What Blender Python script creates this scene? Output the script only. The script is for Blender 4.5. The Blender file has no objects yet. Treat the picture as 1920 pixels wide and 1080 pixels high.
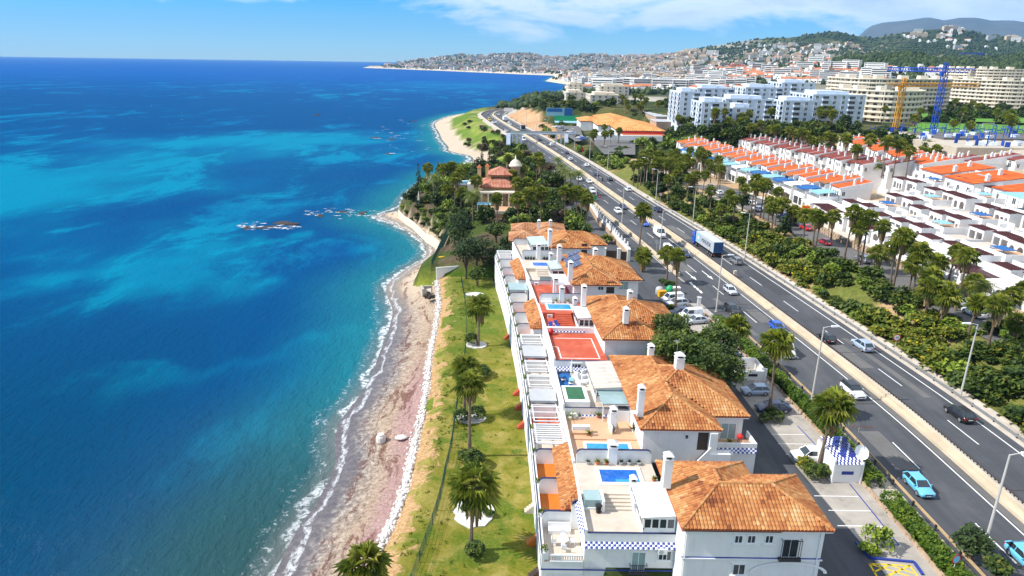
import bpy,math,random
import numpy as np
from mathutils import Vector,Matrix,noise as mnoise
random.seed(7); np.random.seed(7)
SC = bpy.context.scene
COL = SC.collection
# ------------------------------------------------------------------ camera
F = 1280.0; CAMZ = 45.0
PITCH = math.radians(18.297); ROLL = math.radians(0.818)
cam_data = bpy.data.cameras.new('camera'); cam = bpy.data.objects.new('camera',cam_data); COL.objects.link(cam)
cam_data.sensor_width = 36.0; cam_data.lens = 36.0 * F / 1920.0
cam_data.clip_start = 1.0; cam_data.clip_end = 150000.0
cam.matrix_world = Matrix.Translation((0,0,CAMZ)) @ Matrix.Rotation(math.pi / 2 - PITCH,4,'X') @ Matrix.Rotation(ROLL,4,'Z')
SC.camera = cam
# ------------------------------------------------------------------ light
SUN_EL = math.radians(43.0)
world = bpy.data.worlds.new('World'); SC.world = world; world.use_nodes = True
wn,wl = world.node_tree.nodes,world.node_tree.links
wn.clear()
w_out = wn.new('ShaderNodeOutputWorld'); w_bg = wn.new('ShaderNodeBackground')
w_sky = wn.new('ShaderNodeTexSky'); w_sky.sky_type = 'NISHITA'; w_sky.sun_disc = False
w_sky.sun_elevation = SUN_EL; w_sky.sun_rotation = math.radians(-94.0)
w_sky.altitude = 200; w_sky.air_density = 1.0; w_sky.dust_density = 0.0; w_sky.ozone_density = 6.0
w_bg.inputs['Strength'].default_value = 0.102
# clouds: a drifting deck mapped on the sky by direction
tc = wn.new('ShaderNodeTexCoord'); sep = wn.new('ShaderNodeSeparateXYZ'); wl.new(tc.outputs['Generated'],sep.inputs[0])
def wmath(op,a,b=None,c=None):
 n = wn.new('ShaderNodeMath'); n.operation = op
 for i,v in enumerate((a,b,c)):
  if v is None: continue
  if isinstance(v,(int,float)): n.inputs[i].default_value = v
  else: wl.new(v,n.inputs[i])
 return n.outputs[0]
mp = wn.new('ShaderNodeMapping'); mp.inputs['Scale'].default_value = (5.5,5.5,17.0); mp.inputs['Location'].default_value = (1.3,4.1,0.2); wl.new(tc.outputs['Generated'],mp.inputs[0])
nz = wn.new('ShaderNodeTexNoise'); nz.inputs['Scale'].default_value = 1.15; nz.inputs['Detail'].default_value = 9.0; nz.inputs['Roughness'].default_value = 0.58; nz.inputs['Distortion'].default_value = 0.35
wl.new(mp.outputs[0],nz.inputs['Vector'])
# more cloud over the land, to the east, and above the haze line
landside = wmath('MULTIPLY_ADD',sep.outputs['X'],0.31,0.01)
dens = wmath('ADD',wmath('ADD',nz.outputs['Fac'],landside),wmath('MULTIPLY_ADD',wmath('MINIMUM',wmath('MAXIMUM',sep.outputs['Z'],0.0),0.10),4.2,-0.20))
ramp = wn.new('ShaderNodeValToRGB'); ramp.color_ramp.elements[0].position = 0.50; ramp.color_ramp.elements[1].position = 0.66
wl.new(dens,ramp.inputs[0])
shade = wn.new('ShaderNodeValToRGB'); shade.color_ramp.elements[0].position = 0.6; shade.color_ramp.elements[1].position = 0.9
shade.color_ramp.elements[0].color = (9.6,10.0,10.4,1); shade.color_ramp.elements[1].color = (5.2,6.0,7.2,1)
wl.new(dens,shade.inputs[0])
fade = wmath('MULTIPLY',ramp.outputs['Color'],wmath('MINIMUM',wmath('MULTIPLY',wmath('MAXIMUM',sep.outputs['Z'],0.0),22.0),0.88))
hs = wn.new('ShaderNodeHueSaturation'); hs.inputs['Saturation'].default_value = 1.55; skt = wn.new('ShaderNodeVectorMath'); skt.operation = 'MULTIPLY'; skt.inputs[1].default_value = (0.74,0.95,1.10); wl.new(w_sky.outputs[0],skt.inputs[0]); wl.new(skt.outputs[0],hs.inputs['Color'])
wmix = wn.new('ShaderNodeMix'); wmix.data_type = 'RGBA'
wl.new(fade,wmix.inputs['Factor']); wl.new(hs.outputs[0],wmix.inputs['A']); wl.new(shade.outputs['Color'],wmix.inputs['B'])
wl.new(wmix.outputs['Result'],w_bg.inputs['Color']); wl.new(w_bg.outputs[0],w_out.inputs['Surface'])
sun_d = bpy.data.lights.new('sun','SUN'); sun_d.energy = 4.9; sun_d.angle = math.radians(0.5); sun_d.color = (1.0,0.955,0.88)
sun = bpy.data.objects.new('sun',sun_d); COL.objects.link(sun)
sun.rotation_euler = (Vector((-math.cos(SUN_EL),-0.05,math.sin(SUN_EL)))).to_track_quat('Z','Y').to_euler()
SC.view_settings.view_transform = 'Standard'; SC.view_settings.look = 'None'
SC.view_settings.exposure = 0.52; SC.view_settings.gamma = 1.0; SC.view_settings.use_curve_mapping = False
SC.cycles.max_bounces = 6; SC.cycles.diffuse_bounces = 3; SC.cycles.glossy_bounces = 3; SC.cycles.transparent_max_bounces = 8
SC.cycles.volume_bounces = 0; SC.cycles.use_denoising = True
# ------------------------------------------------------------------ helpers
_cp,_sp,_cr,_sr = math.cos(PITCH),math.sin(PITCH),math.cos(ROLL),math.sin(ROLL)
def ray(px,py):
 x = (px - 960) / F; y = -(py - 540) / F
 xr = x * _cr - y * _sr; yr = x * _sr + y * _cr
 return Vector((xr,_cp + yr * _sp,-_sp + yr * _cp))
def at(px,py,z=0.0):                  # the ground point, at height z, that a pixel of the photograph shows
 d = ray(px,py); t = (z - CAMZ) / d.z
 return Vector((d.x * t,d.y * t,z))
def at_r(px,py,r):                    # the point at horizontal distance r
 d = ray(px,py); t = r / math.hypot(d.x,d.y)
 return Vector((d.x * t,d.y * t,CAMZ + d.z * t))
def crop(ox,oy,k):
 return lambda x,y,z=0.0: at(ox + x / k,oy + y / k,z)
c1 = crop(900,780,1920 / 700); c2 = crop(900,600,1920 / 550); c3 = crop(880,380,3.6)
c4 = crop(1300,600,2.25); c5 = crop(480,380,3.375); c6 = crop(480,680,2.7); c7 = crop(740,260,4.5)
cA = crop(1600,820,4.153); cB = crop(1400,600,4.153); cC = crop(1200,440,5.4); cD = crop(1060,290,6.354)
cE = crop(880,190,7.2); cF = crop(1640,600,4.153); k3 = crop(1240,220,4.908); k4 = crop(1560,240,4.5); k5 = crop(1440,380,3.6)
def lerp(a,b,t): return a + (b - a) * t
def rnd(a,b): return random.uniform(a,b)
def tag(o,label=None,cat=None,group=None,kind=None):
 if label: o['label'] = label
 if cat: o['category'] = cat
 if group: o['group'] = group
 if kind: o['kind'] = kind
 return o
def empty(name,loc=(0,0,0),rz=0.0,label=None,cat=None,group=None):
 o = bpy.data.objects.new(name,None); COL.objects.link(o); o.location = loc; o.rotation_euler = (0,0,rz)
 return tag(o,label,cat,group)
def link(name,me,parent=None,loc=None):
 o = bpy.data.objects.new(name,me); COL.objects.link(o)
 if parent is not None: o.parent = parent
 if loc is not None: o.location = loc
 return o
def kids_of(o): return KIDS.get(o.name,())
def dup(root,loc,rz=None,sc=None,label=None,group=None):
 """a copy of a thing with copies of its parts and sub-parts"""
 r = root.copy(); COL.objects.link(r); r.location = loc
 if rz is not None: r.rotation_euler = (0,0,rz)
 if sc is not None: r.scale = (sc,sc,sc) if isinstance(sc,(int,float)) else sc
 if label: r['label'] = label
 if group: r['group'] = group
 for ch in root.children:
  c = ch.copy(); COL.objects.link(c); c.parent = r
  for g in ch.children:
   d = g.copy(); COL.objects.link(d); d.parent = c
 return r
class MB:
 """collects boxes, bars, tubes and faces; build() links them as one mesh object"""
 def __init__(s,bend=None): s.v = []; s.f = []; s.m = []; s.t = []; s.bend = bend; s.mi = 0; s.tint = 0.5
 def add(s,vs,fs):
  n = len(s.v); s.v.extend(vs)
  for f in fs: s.f.append([i + n for i in f]); s.m.append(s.mi); s.t.append(s.tint)
  return s
 def box(s,x0,x1,y0,y1,z0,z1,rz=0.0,c=None):
  vs = [(x0,y0,z0),(x1,y0,z0),(x1,y1,z0),(x0,y1,z0),(x0,y0,z1),(x1,y0,z1),(x1,y1,z1),(x0,y1,z1)]
  if rz:
   cx,cy = c if c else ((x0 + x1) / 2,(y0 + y1) / 2); ca,sa = math.cos(rz),math.sin(rz)
   vs = [(cx + (x - cx) * ca - (y - cy) * sa,cy + (x - cx) * sa + (y - cy) * ca,z) for x,y,z in vs]
  return s.add(vs,[(3,2,1,0),(4,5,6,7),(0,1,5,4),(1,2,6,5),(2,3,7,6),(3,0,4,7)])
 def poly(s,pts): return s.add([tuple(p) for p in pts],[list(range(len(pts)))])
 def prism(s,pts,z0,z1):
  n = len(pts); vs = [(p[0],p[1],z0) for p in pts] + [(p[0],p[1],z1) for p in pts]
  fs = [list(range(n))[::-1],list(range(n,2 * n))] + [(i,(i + 1) % n,(i + 1) % n + n,i + n) for i in range(n)]
  return s.add(vs,fs)
 def tube(s,pts,rad,n=6,cap=True):
  pts = [Vector(p) for p in pts]; rings = []
  rr = rad if isinstance(rad,(list,tuple)) else [rad] * len(pts)
  for i,p in enumerate(pts):
   t = (pts[min(i + 1,len(pts) - 1)] - pts[max(i - 1,0)]).normalized()
   a = t.cross(Vector((0,0,1)) if abs(t.z) < 0.9 else Vector((1,0,0))).normalized(); b = t.cross(a)
   rings.append([tuple(p + (a * math.cos(2 * math.pi * k / n) + b * math.sin(2 * math.pi * k / n)) * rr[i]) for k in range(n)])
  vs = [v for r in rings for v in r]; fs = []
  for i in range(len(pts) - 1):
   for k in range(n): fs.append((i * n + k,i * n + (k + 1) % n,(i + 1) * n + (k + 1) % n,(i + 1) * n + k))
  if cap: fs += [list(range(n))[::-1],[(len(pts) - 1) * n + k for k in range(n)]]
  return s.add(vs,fs)
 def lathe(s,cx,cy,prof,n=10):
  vs = []; fs = []
  for r,z in prof: vs += [(cx + r * math.cos(2 * math.pi * k / n),cy + r * math.sin(2 * math.pi * k / n),z) for k in range(n)]
  for i in range(len(prof) - 1):
   for k in range(n): fs.append((i * n + k,i * n + (k + 1) % n,(i + 1) * n + (k + 1) % n,(i + 1) * n + k))
  fs += [list(range(n))[::-1],[(len(prof) - 1) * n + k for k in range(n)]]
  return s.add(vs,fs)
 def mesh(s,name,mats,smooth=False,off=(0,0,0)):
  vs = s.v
  if s.bend: vs = [s.bend(*p) for p in vs]
  if off[0] or off[1] or off[2]: vs = [(p[0] - off[0],p[1] - off[1],p[2] - off[2]) for p in vs]
  me = bpy.data.meshes.new(name); me.from_pydata([tuple(p) for p in vs],[],s.f)
  for m in (mats if isinstance(mats,(list,tuple)) else [mats]): me.materials.append(m)
  if any(s.m): me.polygons.foreach_set('material_index',s.m)
  if len(set(s.t)) > 1:
   a = me.attributes.new('tint','FLOAT','FACE'); a.data.foreach_set('value',s.t)
  if smooth: me.polygons.foreach_set('use_smooth',[True] * len(me.polygons))
  return me
 def build(s,name,mats,parent=None,smooth=False,loc=None):
  """parts keep their world coordinates: they are stored relative to the place of their (unrotated) parents"""
  off = Vector((0,0,0)); p = parent
  while p is not None: off += p.location; p = p.parent
  if parent is None and loc is not None: off = Vector(loc)
  me = s.mesh(name,mats,smooth,off)
  o = link(name,me,parent)
  if parent is None and loc is not None: o.location = loc
  return o
def np_mesh(name,v,f,mats,smooth=False,tint=None):
 """v (n,3) array, f (m,k) array"""
 me = bpy.data.meshes.new(name); k = f.shape[1]
 me.vertices.add(len(v)); me.vertices.foreach_set('co',np.ascontiguousarray(v,dtype=np.float32).ravel())
 me.loops.add(f.size); me.loops.foreach_set('vertex_index',np.ascontiguousarray(f,dtype=np.int32).ravel())
 me.polygons.add(len(f)); me.polygons.foreach_set('loop_start',np.arange(0,f.size,k,dtype=np.int32))
 for m in (mats if isinstance(mats,(list,tuple)) else [mats]): me.materials.append(m)
 if tint is not None:
  a = me.attributes.new('tint','FLOAT','FACE'); a.data.foreach_set('value',np.asarray(tint,dtype=np.float32))
 me.update(calc_edges=True); me.validate()
 if smooth: me.polygons.foreach_set('use_smooth',np.ones(len(f),dtype=bool))
 return me
# ------------------------------------------------------------------ materials
M = {}
def nodes_of(m):
 m.use_nodes = True; nt = m.node_tree; return nt,nt.nodes['Principled BSDF']
def mat(name,col,rough=0.7,var=0.12,scale=1.5,metal=0.0,bump=0.0,bscale=None,col2=None,spec=0.4,emit=None):
 m = bpy.data.materials.new(name); nt,b = nodes_of(m); N,L = nt.nodes,nt.links
 b.inputs['Roughness'].default_value = rough; b.inputs['Metallic'].default_value = metal
 b.inputs['Specular IOR Level'].default_value = spec
 g = N.new('ShaderNodeNewGeometry'); n = N.new('ShaderNodeTexNoise'); n.inputs['Scale'].default_value = scale; n.inputs['Detail'].default_value = 5
 n.inputs['Roughness'].default_value = 0.65
 L.new(g.outputs['Position'],n.inputs['Vector'])
 r = N.new('ShaderNodeValToRGB'); r.color_ramp.elements[0].position = 0.3; r.color_ramp.elements[1].position = 0.7
 c2 = col2 if col2 else tuple(c * (1 - var * 2) for c in col)
 r.color_ramp.elements[0].color = (*c2,1); r.color_ramp.elements[1].color = (*col,1)
 L.new(n.outputs['Fac'],r.inputs[0]); L.new(r.outputs[0],b.inputs['Base Color'])
 if bump:
  n2 = N.new('ShaderNodeTexNoise'); n2.inputs['Scale'].default_value = bscale or scale * 6; n2.inputs['Detail'].default_value = 4
  L.new(g.outputs['Position'],n2.inputs['Vector'])
  bp = N.new('ShaderNodeBump'); bp.inputs['Strength'].default_value = bump; bp.inputs['Distance'].default_value = 0.05
  L.new(n2.outputs['Fac'],bp.inputs['Height']); L.new(bp.outputs[0],b.inputs['Normal'])
 if emit: b.inputs['Emission Color'].default_value = (*emit[:3],1); b.inputs['Emission Strength'].default_value = emit[3]
 M[name] = m; return m
def tint_mat(name,stops,rough=0.8,spec=0.3,noise=0.25,nscale=3.0,trans=0.0):
 """colour taken from each face's own 'tint' value, so every tile or leaf has its own colour"""
 m = bpy.data.materials.new(name); nt,b = nodes_of(m); N,L = nt.nodes,nt.links
 a = N.new('ShaderNodeAttribute'); a.attribute_name = 'tint'
 r = N.new('ShaderNodeValToRGB'); cr = r.color_ramp
 while len(cr.elements) < len(stops): cr.elements.new(0.5)
 for e,(p,c) in zip(cr.elements,stops): e.position = p; e.color = (*c,1)
 L.new(a.outputs['Fac'],r.inputs[0])
 g = N.new('ShaderNodeNewGeometry'); n = N.new('ShaderNodeTexNoise'); n.inputs['Scale'].default_value = nscale; n.inputs['Detail'].default_value = 4
 L.new(g.outputs['Position'],n.inputs['Vector'])
 mm = N.new('ShaderNodeMath'); mm.operation = 'MULTIPLY_ADD'; mm.inputs[1].default_value = noise * 2; mm.inputs[2].default_value = 1 - noise
 L.new(n.outputs['Fac'],mm.inputs[0])
 mx = N.new('ShaderNodeVectorMath'); mx.operation = 'SCALE'; L.new(r.outputs[0],mx.inputs[0]); L.new(mm.outputs[0],mx.inputs['Scale'])
 L.new(mx.outputs[0],b.inputs['Base Color'])
 b.inputs['Roughness'].default_value = rough; b.inputs['Specular IOR Level'].default_value = spec
 if trans:
  t = N.new('ShaderNodeBsdfTranslucent'); L.new(mx.outputs[0],t.inputs['Color'])
  ms = N.new('ShaderNodeMixShader'); ms.inputs[0].default_value = trans
  out = [x for x in N if x.type == 'OUTPUT_MATERIAL'][0]
  L.new(b.outputs[0],ms.inputs[1]); L.new(t.outputs[0],ms.inputs[2]); L.new(ms.outputs[0],out.inputs['Surface'])
 M[name] = m; return m
mat('white_wall',(0.80,0.79,0.77),0.85,0.05,0.5,bump=0.15,bscale=9)
mat('cream_wall',(0.68,0.60,0.47),0.85,0.06,0.4)
mat('ivory_wall',(0.76,0.68,0.54),0.85,0.05,0.3)
mat('yellow_wall',(0.66,0.48,0.24),0.85,0.08,0.5)
mat('white_paint',(0.82,0.82,0.81),0.5,0.04,1.0)
mat('grey_paint',(0.42,0.43,0.44),0.6,0.06,1.0)
mat('dark_metal',(0.03,0.032,0.036),0.5,0.1,3.0)
mat('steel',(0.52,0.53,0.54),0.35,0.1,2.0,metal=0.7)
mat('coping_blue',(0.02,0.028,0.09),0.5,0.1,2.0)
mat('blue_paint',(0.02,0.045,0.28),0.5,0.1,2.0)
mat('glass',(0.035,0.05,0.06),0.08,0.2,0.6,spec=0.8)
mat('pale_glass',(0.30,0.42,0.42),0.12,0.1,0.6,spec=0.8)
mat('asphalt',(0.070,0.074,0.084),0.85,0.10,0.35,bump=0.2,bscale=30)
mat('worn_asphalt',(0.145,0.14,0.135),0.9,0.12,0.4,bump=0.2,bscale=25)
mat('concrete',(0.50,0.44,0.35),0.9,0.12,0.6,bump=0.2,bscale=10)
mat('pale_concrete',(0.56,0.50,0.42),0.9,0.1,0.5,bump=0.2,bscale=10)
mat('barrier_concrete',(0.60,0.50,0.36),0.9,0.12,0.4,bump=0.2,bscale=8)
mat('parking_paving',(0.42,0.38,0.33),0.9,0.16,0.35,bump=0.15,bscale=12)
mat('road_paint',(0.78,0.77,0.74),0.7,0.08,3.0)
mat('yellow_paint',(0.75,0.52,0.02),0.7,0.1,3.0)
mat('stone_wall',(0.50,0.36,0.24),0.9,0.22,1.2,bump=0.5,bscale=3)
mat('red_floor',(0.50,0.085,0.035),0.6,0.12,1.0)
mat('orange_floor',(0.62,0.17,0.015),0.55,0.10,1.0)
mat('peach_floor',(0.62,0.37,0.22),0.6,0.08,1.0)
mat('stone_floor',(0.58,0.50,0.41),0.65,0.08,0.8)
mat('pool_water',(0.01,0.16,0.66),0.06,0.28,1.6,spec=0.6,bump=0.35,bscale=3)
mat('pool_cyan',(0.03,0.34,0.62),0.06,0.2,1.6,spec=0.6,bump=0.35,bscale=3)
mat('pool_green',(0.01,0.13,0.03),0.06,0.2,1.2,spec=0.6,bump=0.08,bscale=3)
mat('terracotta',(0.46,0.13,0.05),0.8,0.1,3.0)
mat('soil',(0.20,0.115,0.06),0.95,0.2,1.0)
mat('dark_wood',(0.06,0.04,0.03),0.7,0.1,2.0)
mat('red_slat',(0.13,0.035,0.035),0.7,0.15,2.0)
mat('blue_awning',(0.015,0.12,0.36),0.7,0.1,2.0)
mat('teal_awning',(0.25,0.50,0.60),0.7,0.1,2.0)
mat('trunk',(0.20,0.145,0.10),0.95,0.25,4.0,bump=0.5,bscale=14)
mat('bark',(0.12,0.085,0.06),0.95,0.2,4.0,bump=0.4,bscale=10)
mat('rubber',(0.02,0.02,0.02),0.85,0.1,3.0)
mat('rim_alloy',(0.45,0.46,0.48),0.35,0.1,5.0,metal=0.6)
mat('head_lamp',(0.75,0.78,0.8),0.1,0.05,3.0,spec=0.8)
mat('tail_lamp',(0.45,0.01,0.01),0.2,0.05,3.0,spec=0.8)
mat('red_paint',(0.55,0.02,0.02),0.45,0.08,2.0)
mat('green_plastic',(0.01,0.32,0.12),0.5,0.08,2.0)
mat('yellow_plastic',(0.72,0.36,0.01),0.5,0.08,2.0)
mat('fence_green',(0.03,0.10,0.07),0.7,0.15,3.0)
mat('solar_cell',(0.01,0.03,0.12),0.12,0.15,1.5,spec=0.8)
mat('dark_rock',(0.055,0.045,0.035),0.9,0.25,0.8,bump=0.6,bscale=3)
mat('pale_rock',(0.72,0.66,0.61),0.95,0.12,1.0,bump=0.4,bscale=5)
mat('pebbles',(0.66,0.64,0.60),0.9,0.1,6.0,bump=0.5,bscale=9)
TILE_STOPS = [(0.0,(0.15,0.05,0.022)),(0.22,(0.31,0.105,0.038)),(0.5,(0.42,0.172,0.060)),(0.75,(0.49,0.25,0.098)),(1.0,(0.54,0.34,0.165))]
tint_mat('roof_tile',TILE_STOPS,0.85,0.2,0.3,2.5)
tint_mat('old_tile',[(0.0,(0.22,0.09,0.04)),(0.5,(0.45,0.21,0.10)),(1.0,(0.58,0.36,0.22))],0.9,0.2,0.3,2.0)
tint_mat('pink_tile',[(0.0,(0.35,0.12,0.07)),(0.5,(0.48,0.20,0.13)),(1.0,(0.60,0.33,0.24))],0.85,0.2,0.2,2.0)
tint_mat('orange_tile',[(0.0,(0.48,0.085,0.022)),(0.5,(0.60,0.12,0.03)),(1.0,(0.68,0.19,0.05))],0.85,0.2,0.15,1.0)
tint_mat('glazed_tile',[(0.0,(0.02,0.04,0.25)),(0.49,(0.02,0.04,0.25)),(0.51,(0.8,0.8,0.8)),(1.0,(0.8,0.8,0.8))],0.3,0.5,0.05,1.0)
tint_mat('palm_leaf',[(0.0,(0.03,0.055,0.008)),(0.4,(0.12,0.165,0.016)),(0.75,(0.28,0.31,0.035)),(1.0,(0.40,0.34,0.10))],0.45,0.5,0.15,2.0,0.3)
tint_mat('dry_frond',[(0.0,(0.12,0.08,0.04)),(1.0,(0.28,0.20,0.10))],0.9,0.2,0.2,2.0)
tint_mat('leaf',[(0.0,(0.012,0.032,0.006)),(0.5,(0.042,0.080,0.010)),(1.0,(0.125,0.165,0.018))],0.6,0.35,0.2,2.0,0.2)
tint_mat('bright_leaf',[(0.0,(0.04,0.09,0.01)),(0.5,(0.13,0.20,0.018)),(1.0,(0.28,0.34,0.035))],0.6,0.35,0.2,2.0,0.2)
tint_mat('dark_leaf',[(0.0,(0.010,0.026,0.008)),(0.5,(0.030,0.058,0.014)),(1.0,(0.075,0.11,0.025))],0.65,0.3,0.2,2.0,0.15)
tint_mat('scrub_leaf',[(0.0,(0.014,0.036,0.007)),(0.45,(0.048,0.088,0.012)),(0.85,(0.115,0.14,0.016)),(1.0,(0.21,0.18,0.015))],0.65,0.3,0.2,1.5,0.2)
tint_mat('yellow_leaf',[(0.0,(0.035,0.075,0.01)),(0.6,(0.12,0.16,0.016)),(0.88,(0.22,0.21,0.016)),(1.0,(0.42,0.32,0.01))],0.65,0.3,0.2,1.5,0.2)
tint_mat('dry_leaf',[(0.0,(0.05,0.04,0.02)),(0.5,(0.11,0.08,0.05)),(1.0,(0.17,0.12,0.08))],0.8,0.2,0.2,1.5,0.1)
tint_mat('hedge_leaf',[(0.0,(0.016,0.05,0.004)),(0.5,(0.07,0.13,0.008)),(1.0,(0.17,0.23,0.014))],0.6,0.3,0.2,2.0,0.2)
def weather(name,axis_scale,lo,hi,p0,p1,dark):
 """streaks and blotches of wear over a painted or paved surface"""
 m = M[name]; nt = m.node_tree; N,L = nt.nodes,nt.links; b = N['Principled BSDF']; src = b.inputs['Base Color'].links[0].from_socket
 g = N.new('ShaderNodeNewGeometry'); mp = N.new('ShaderNodeMapping'); mp.inputs['Scale'].default_value = axis_scale; L.new(g.outputs['Position'],mp.inputs[0])
 n = N.new('ShaderNodeTexNoise'); n.inputs['Scale'].default_value = 1.0; n.inputs['Detail'].default_value = 6; n.inputs['Roughness'].default_value = 0.7; L.new(mp.outputs[0],n.inputs['Vector'])
 r = N.new('ShaderNodeMapRange'); r.inputs[1].default_value = p0; r.inputs[2].default_value = p1; r.inputs[3].default_value = lo; r.inputs[4].default_value = hi; L.new(n.outputs['Fac'],r.inputs[0])
 x = N.new('ShaderNodeMix'); x.data_type = 'RGBA'; L.new(r.outputs[0],x.inputs['Factor']); L.new(src,x.inputs['A']); x.inputs['B'].default_value = (*dark,1); L.new(x.outputs['Result'],b.inputs['Base Color'])
for nm in ('white_wall','cream_wall','ivory_wall'): weather(nm,(1.6,1.6,0.22),0.0,0.22,0.50,0.75,(0.40,0.36,0.31))
weather('asphalt',(0.9,0.035,1),0.0,0.75,0.46,0.66,(0.045,0.046,0.05)); weather('asphalt',(0.12,0.05,1),0.0,0.5,0.50,0.60,(0.105,0.105,0.108)); weather('asphalt',(2.2,0.5,1),0.0,0.7,0.66,0.70,(0.03,0.03,0.032))
weather('parking_paving',(0.5,0.5,1),0.0,0.6,0.55,0.68,(0.16,0.14,0.12)); weather('barrier_concrete',(0.5,0.12,2),0.0,0.5,0.5,0.7,(0.26,0.22,0.17)); weather('pale_concrete',(0.7,0.3,1),0.0,0.45,0.5,0.7,(0.24,0.20,0.16)); weather('stone_floor',(0.6,0.6,1),0.0,0.4,0.5,0.7,(0.36,0.29,0.22)); weather('red_floor',(0.5,0.5,1),0.0,0.5,0.5,0.7,(0.62,0.20,0.12)); weather('worn_asphalt',(0.4,0.08,1),0.0,0.5,0.5,0.68,(0.07,0.07,0.07))
# ------------------------------------------------------------------ curves of the place
RC = [(52.9,10),(52.6,45),(52.3,65),(52.0,80),(51.0,95),(49.3,114),(46.7,141),(43.7,169),(40.3,196),(35.9,229),
  (31.0,268),(27.6,297),(18.5,365),(4.2,456),(-7.5,527),(-16,582),(-20.2,614),(-21.2,637),(-18.5,668),(-10,698),(4,722),(30,750),(80,785)]
def catmull(pts,step):
 out = []
 P = [Vector((*p,0)) for p in pts]
 for i in range(len(P) - 1):
  a,b,c,d = P[max(i - 1,0)],P[i],P[i + 1],P[min(i + 2,len(P) - 1)]
  n = max(1,int((c - b).length / step))
  for k in range(n):
   t = k / n
   out.append(0.5 * ((2 * b) + (c - a) * t + (2 * a - 5 * b + 4 * c - d) * t * t + (3 * b - a - 3 * c + d) * t ** 3))
 out.append(P[-1]); return out
ROADC = catmull(RC,3.0)
def normals(line):
 out = []
 for i in range(len(line)):
  t = (line[min(i + 1,len(line) - 1)] - line[max(i - 1,0)]).normalized(); out.append(Vector((t.y,-t.x,0)))
 return out
ROADN = normals(ROADC)
def road_pt(y,s,z=0.0):               # point on the road at forward distance y, offset s to its right
 for i in range(len(ROADC) - 1):
  if ROADC[i + 1].y >= y:
   t = (y - ROADC[i].y) / max(1e-6,ROADC[i + 1].y - ROADC[i].y)
   p = ROADC[i].lerp(ROADC[i + 1],t) + ROADN[i].lerp(ROADN[i + 1],t) * s; p.z = z
   d = ROADC[i + 1] - ROADC[i]; return p,math.atan2(d.y,d.x)
 return ROADC[-1] + Vector((s,0,z)),0.0
XLx = np.array([p[0] for p in RC[:18]]); XLy = np.array([p[1] for p in RC[:18]])
def XL(y): return np.interp(y,XLy,XLx)
def ribbon(name,line,s0,s1,z,material,parent=None,kind=None,z1=None,y0=None,y1=None,step=1):
 N = normals(line); vs = []; fs = []
 pts = [(p,n) for p,n in zip(line,N) if (y0 is None or p.y >= y0) and (y1 is None or p.y <= y1)]
 for p,n in pts:
  a = p + n * s0; b = p + n * s1; vs += [(a.x,a.y,z),(b.x,b.y,z if z1 is None else z1)]
 for i in range(len(pts) - 1): fs.append((2 * i,2 * i + 1,2 * i + 3,2 * i + 2))
 mb = MB(); mb.add(vs,fs); o = mb.build(name,material,parent)
 if kind: o['kind'] = kind
 return o
def wall_strip(mb,line,s0,s1,z0,z1,y0=None,y1=None):
 N = normals(line); pts = [(p,n) for p,n in zip(line,N) if (y0 is None or p.y >= y0) and (y1 is None or p.y <= y1)]
 vs = []; fs = []
 for p,n in pts:
  a = p + n * s0; b = p + n * s1; vs += [(a.x,a.y,z0),(b.x,b.y,z0),(b.x,b.y,z1),(a.x,a.y,z1)]
 for i in range(len(pts) - 1):
  o = 4 * i
  for k in range(4): fs.append((o + k,o + (k + 1) % 4,o + 4 + (k + 1) % 4,o + 4 + k))
 if len(pts) > 1: fs += [(0,3,2,1),tuple(4 * (len(pts) - 1) + k for k in range(4))]
 mb.add(vs,fs)
SHORE = [(-26,-80),(-26,30),(-25,55),(-24.8,67),(-24.1,72),(-23.6,77),(-23.7,83),(-25.5,89.5),(-26,94),(-25,100.7),(-24.3,110),(-24.7,120),
   (-25.1,133),(-26.3,144.7),(-28.9,153.3),(-30.7,161.7),(-29.7,169.6),(-27.7,178.4),(-24.7,187.2),(-25.1,196.7),(-26.3,202),(-32,216),
   (-41.4,231),(-48.7,241),(-46,252),(-43.5,262),(-44.5,275),(-44,290),(-42,310),(-38,335),(-30,365),(-26,385),(-25,399),(-29,415),(-37,425),(-43.5,439),
   (-44.6,455),(-53,497),(-60,544),(-73,630),(-71,691),(-64,735),(-45,790),(-15,850),(20,960),(60,1150),(110,1500),(147,1806),(120,2000),
   (94,2192),(178,3133),(40,3350),(-108,3640),(-500,4350),(-982,5076),(-1130,5300),(-1100,5900),(-700,7000),(1500,12000),(3000,30000)]
SHL = catmull(SHORE[1:42],2.5)
SHP = np.array([(p.x,p.y) for p in SHL] + [p for p in SHORE[42:]]); SHP = np.vstack([[SHORE[0]],SHP])
def shore_d(x,y):
 """distance to the waterline, positive on land"""
 x = np.asarray(x,float); y = np.asarray(y,float); best = np.full(x.shape,1e18); inside = np.zeros(x.shape,bool)
 P = np.vstack([SHP,[(60000,30000),(60000,-80)]]); n = len(P)
 for i in range(n):
  ax,ay = P[i]; bx,by = P[(i + 1) % n]
  if i < len(SHP) - 1:
   dx,dy = bx - ax,by - ay; L2 = dx * dx + dy * dy + 1e-12
   t = np.clip(((x - ax) * dx + (y - ay) * dy) / L2,0,1); q = (x - ax - t * dx) ** 2 + (y - ay - t * dy) ** 2
   np.minimum(best,q,out=best)
  c = (ay > y) != (by > y)
  if ay != by: inside ^= c & (x < (bx - ax) * (y - ay) / (by - ay) + ax)
 return np.where(inside,1,-1) * np.sqrt(best)
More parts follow.
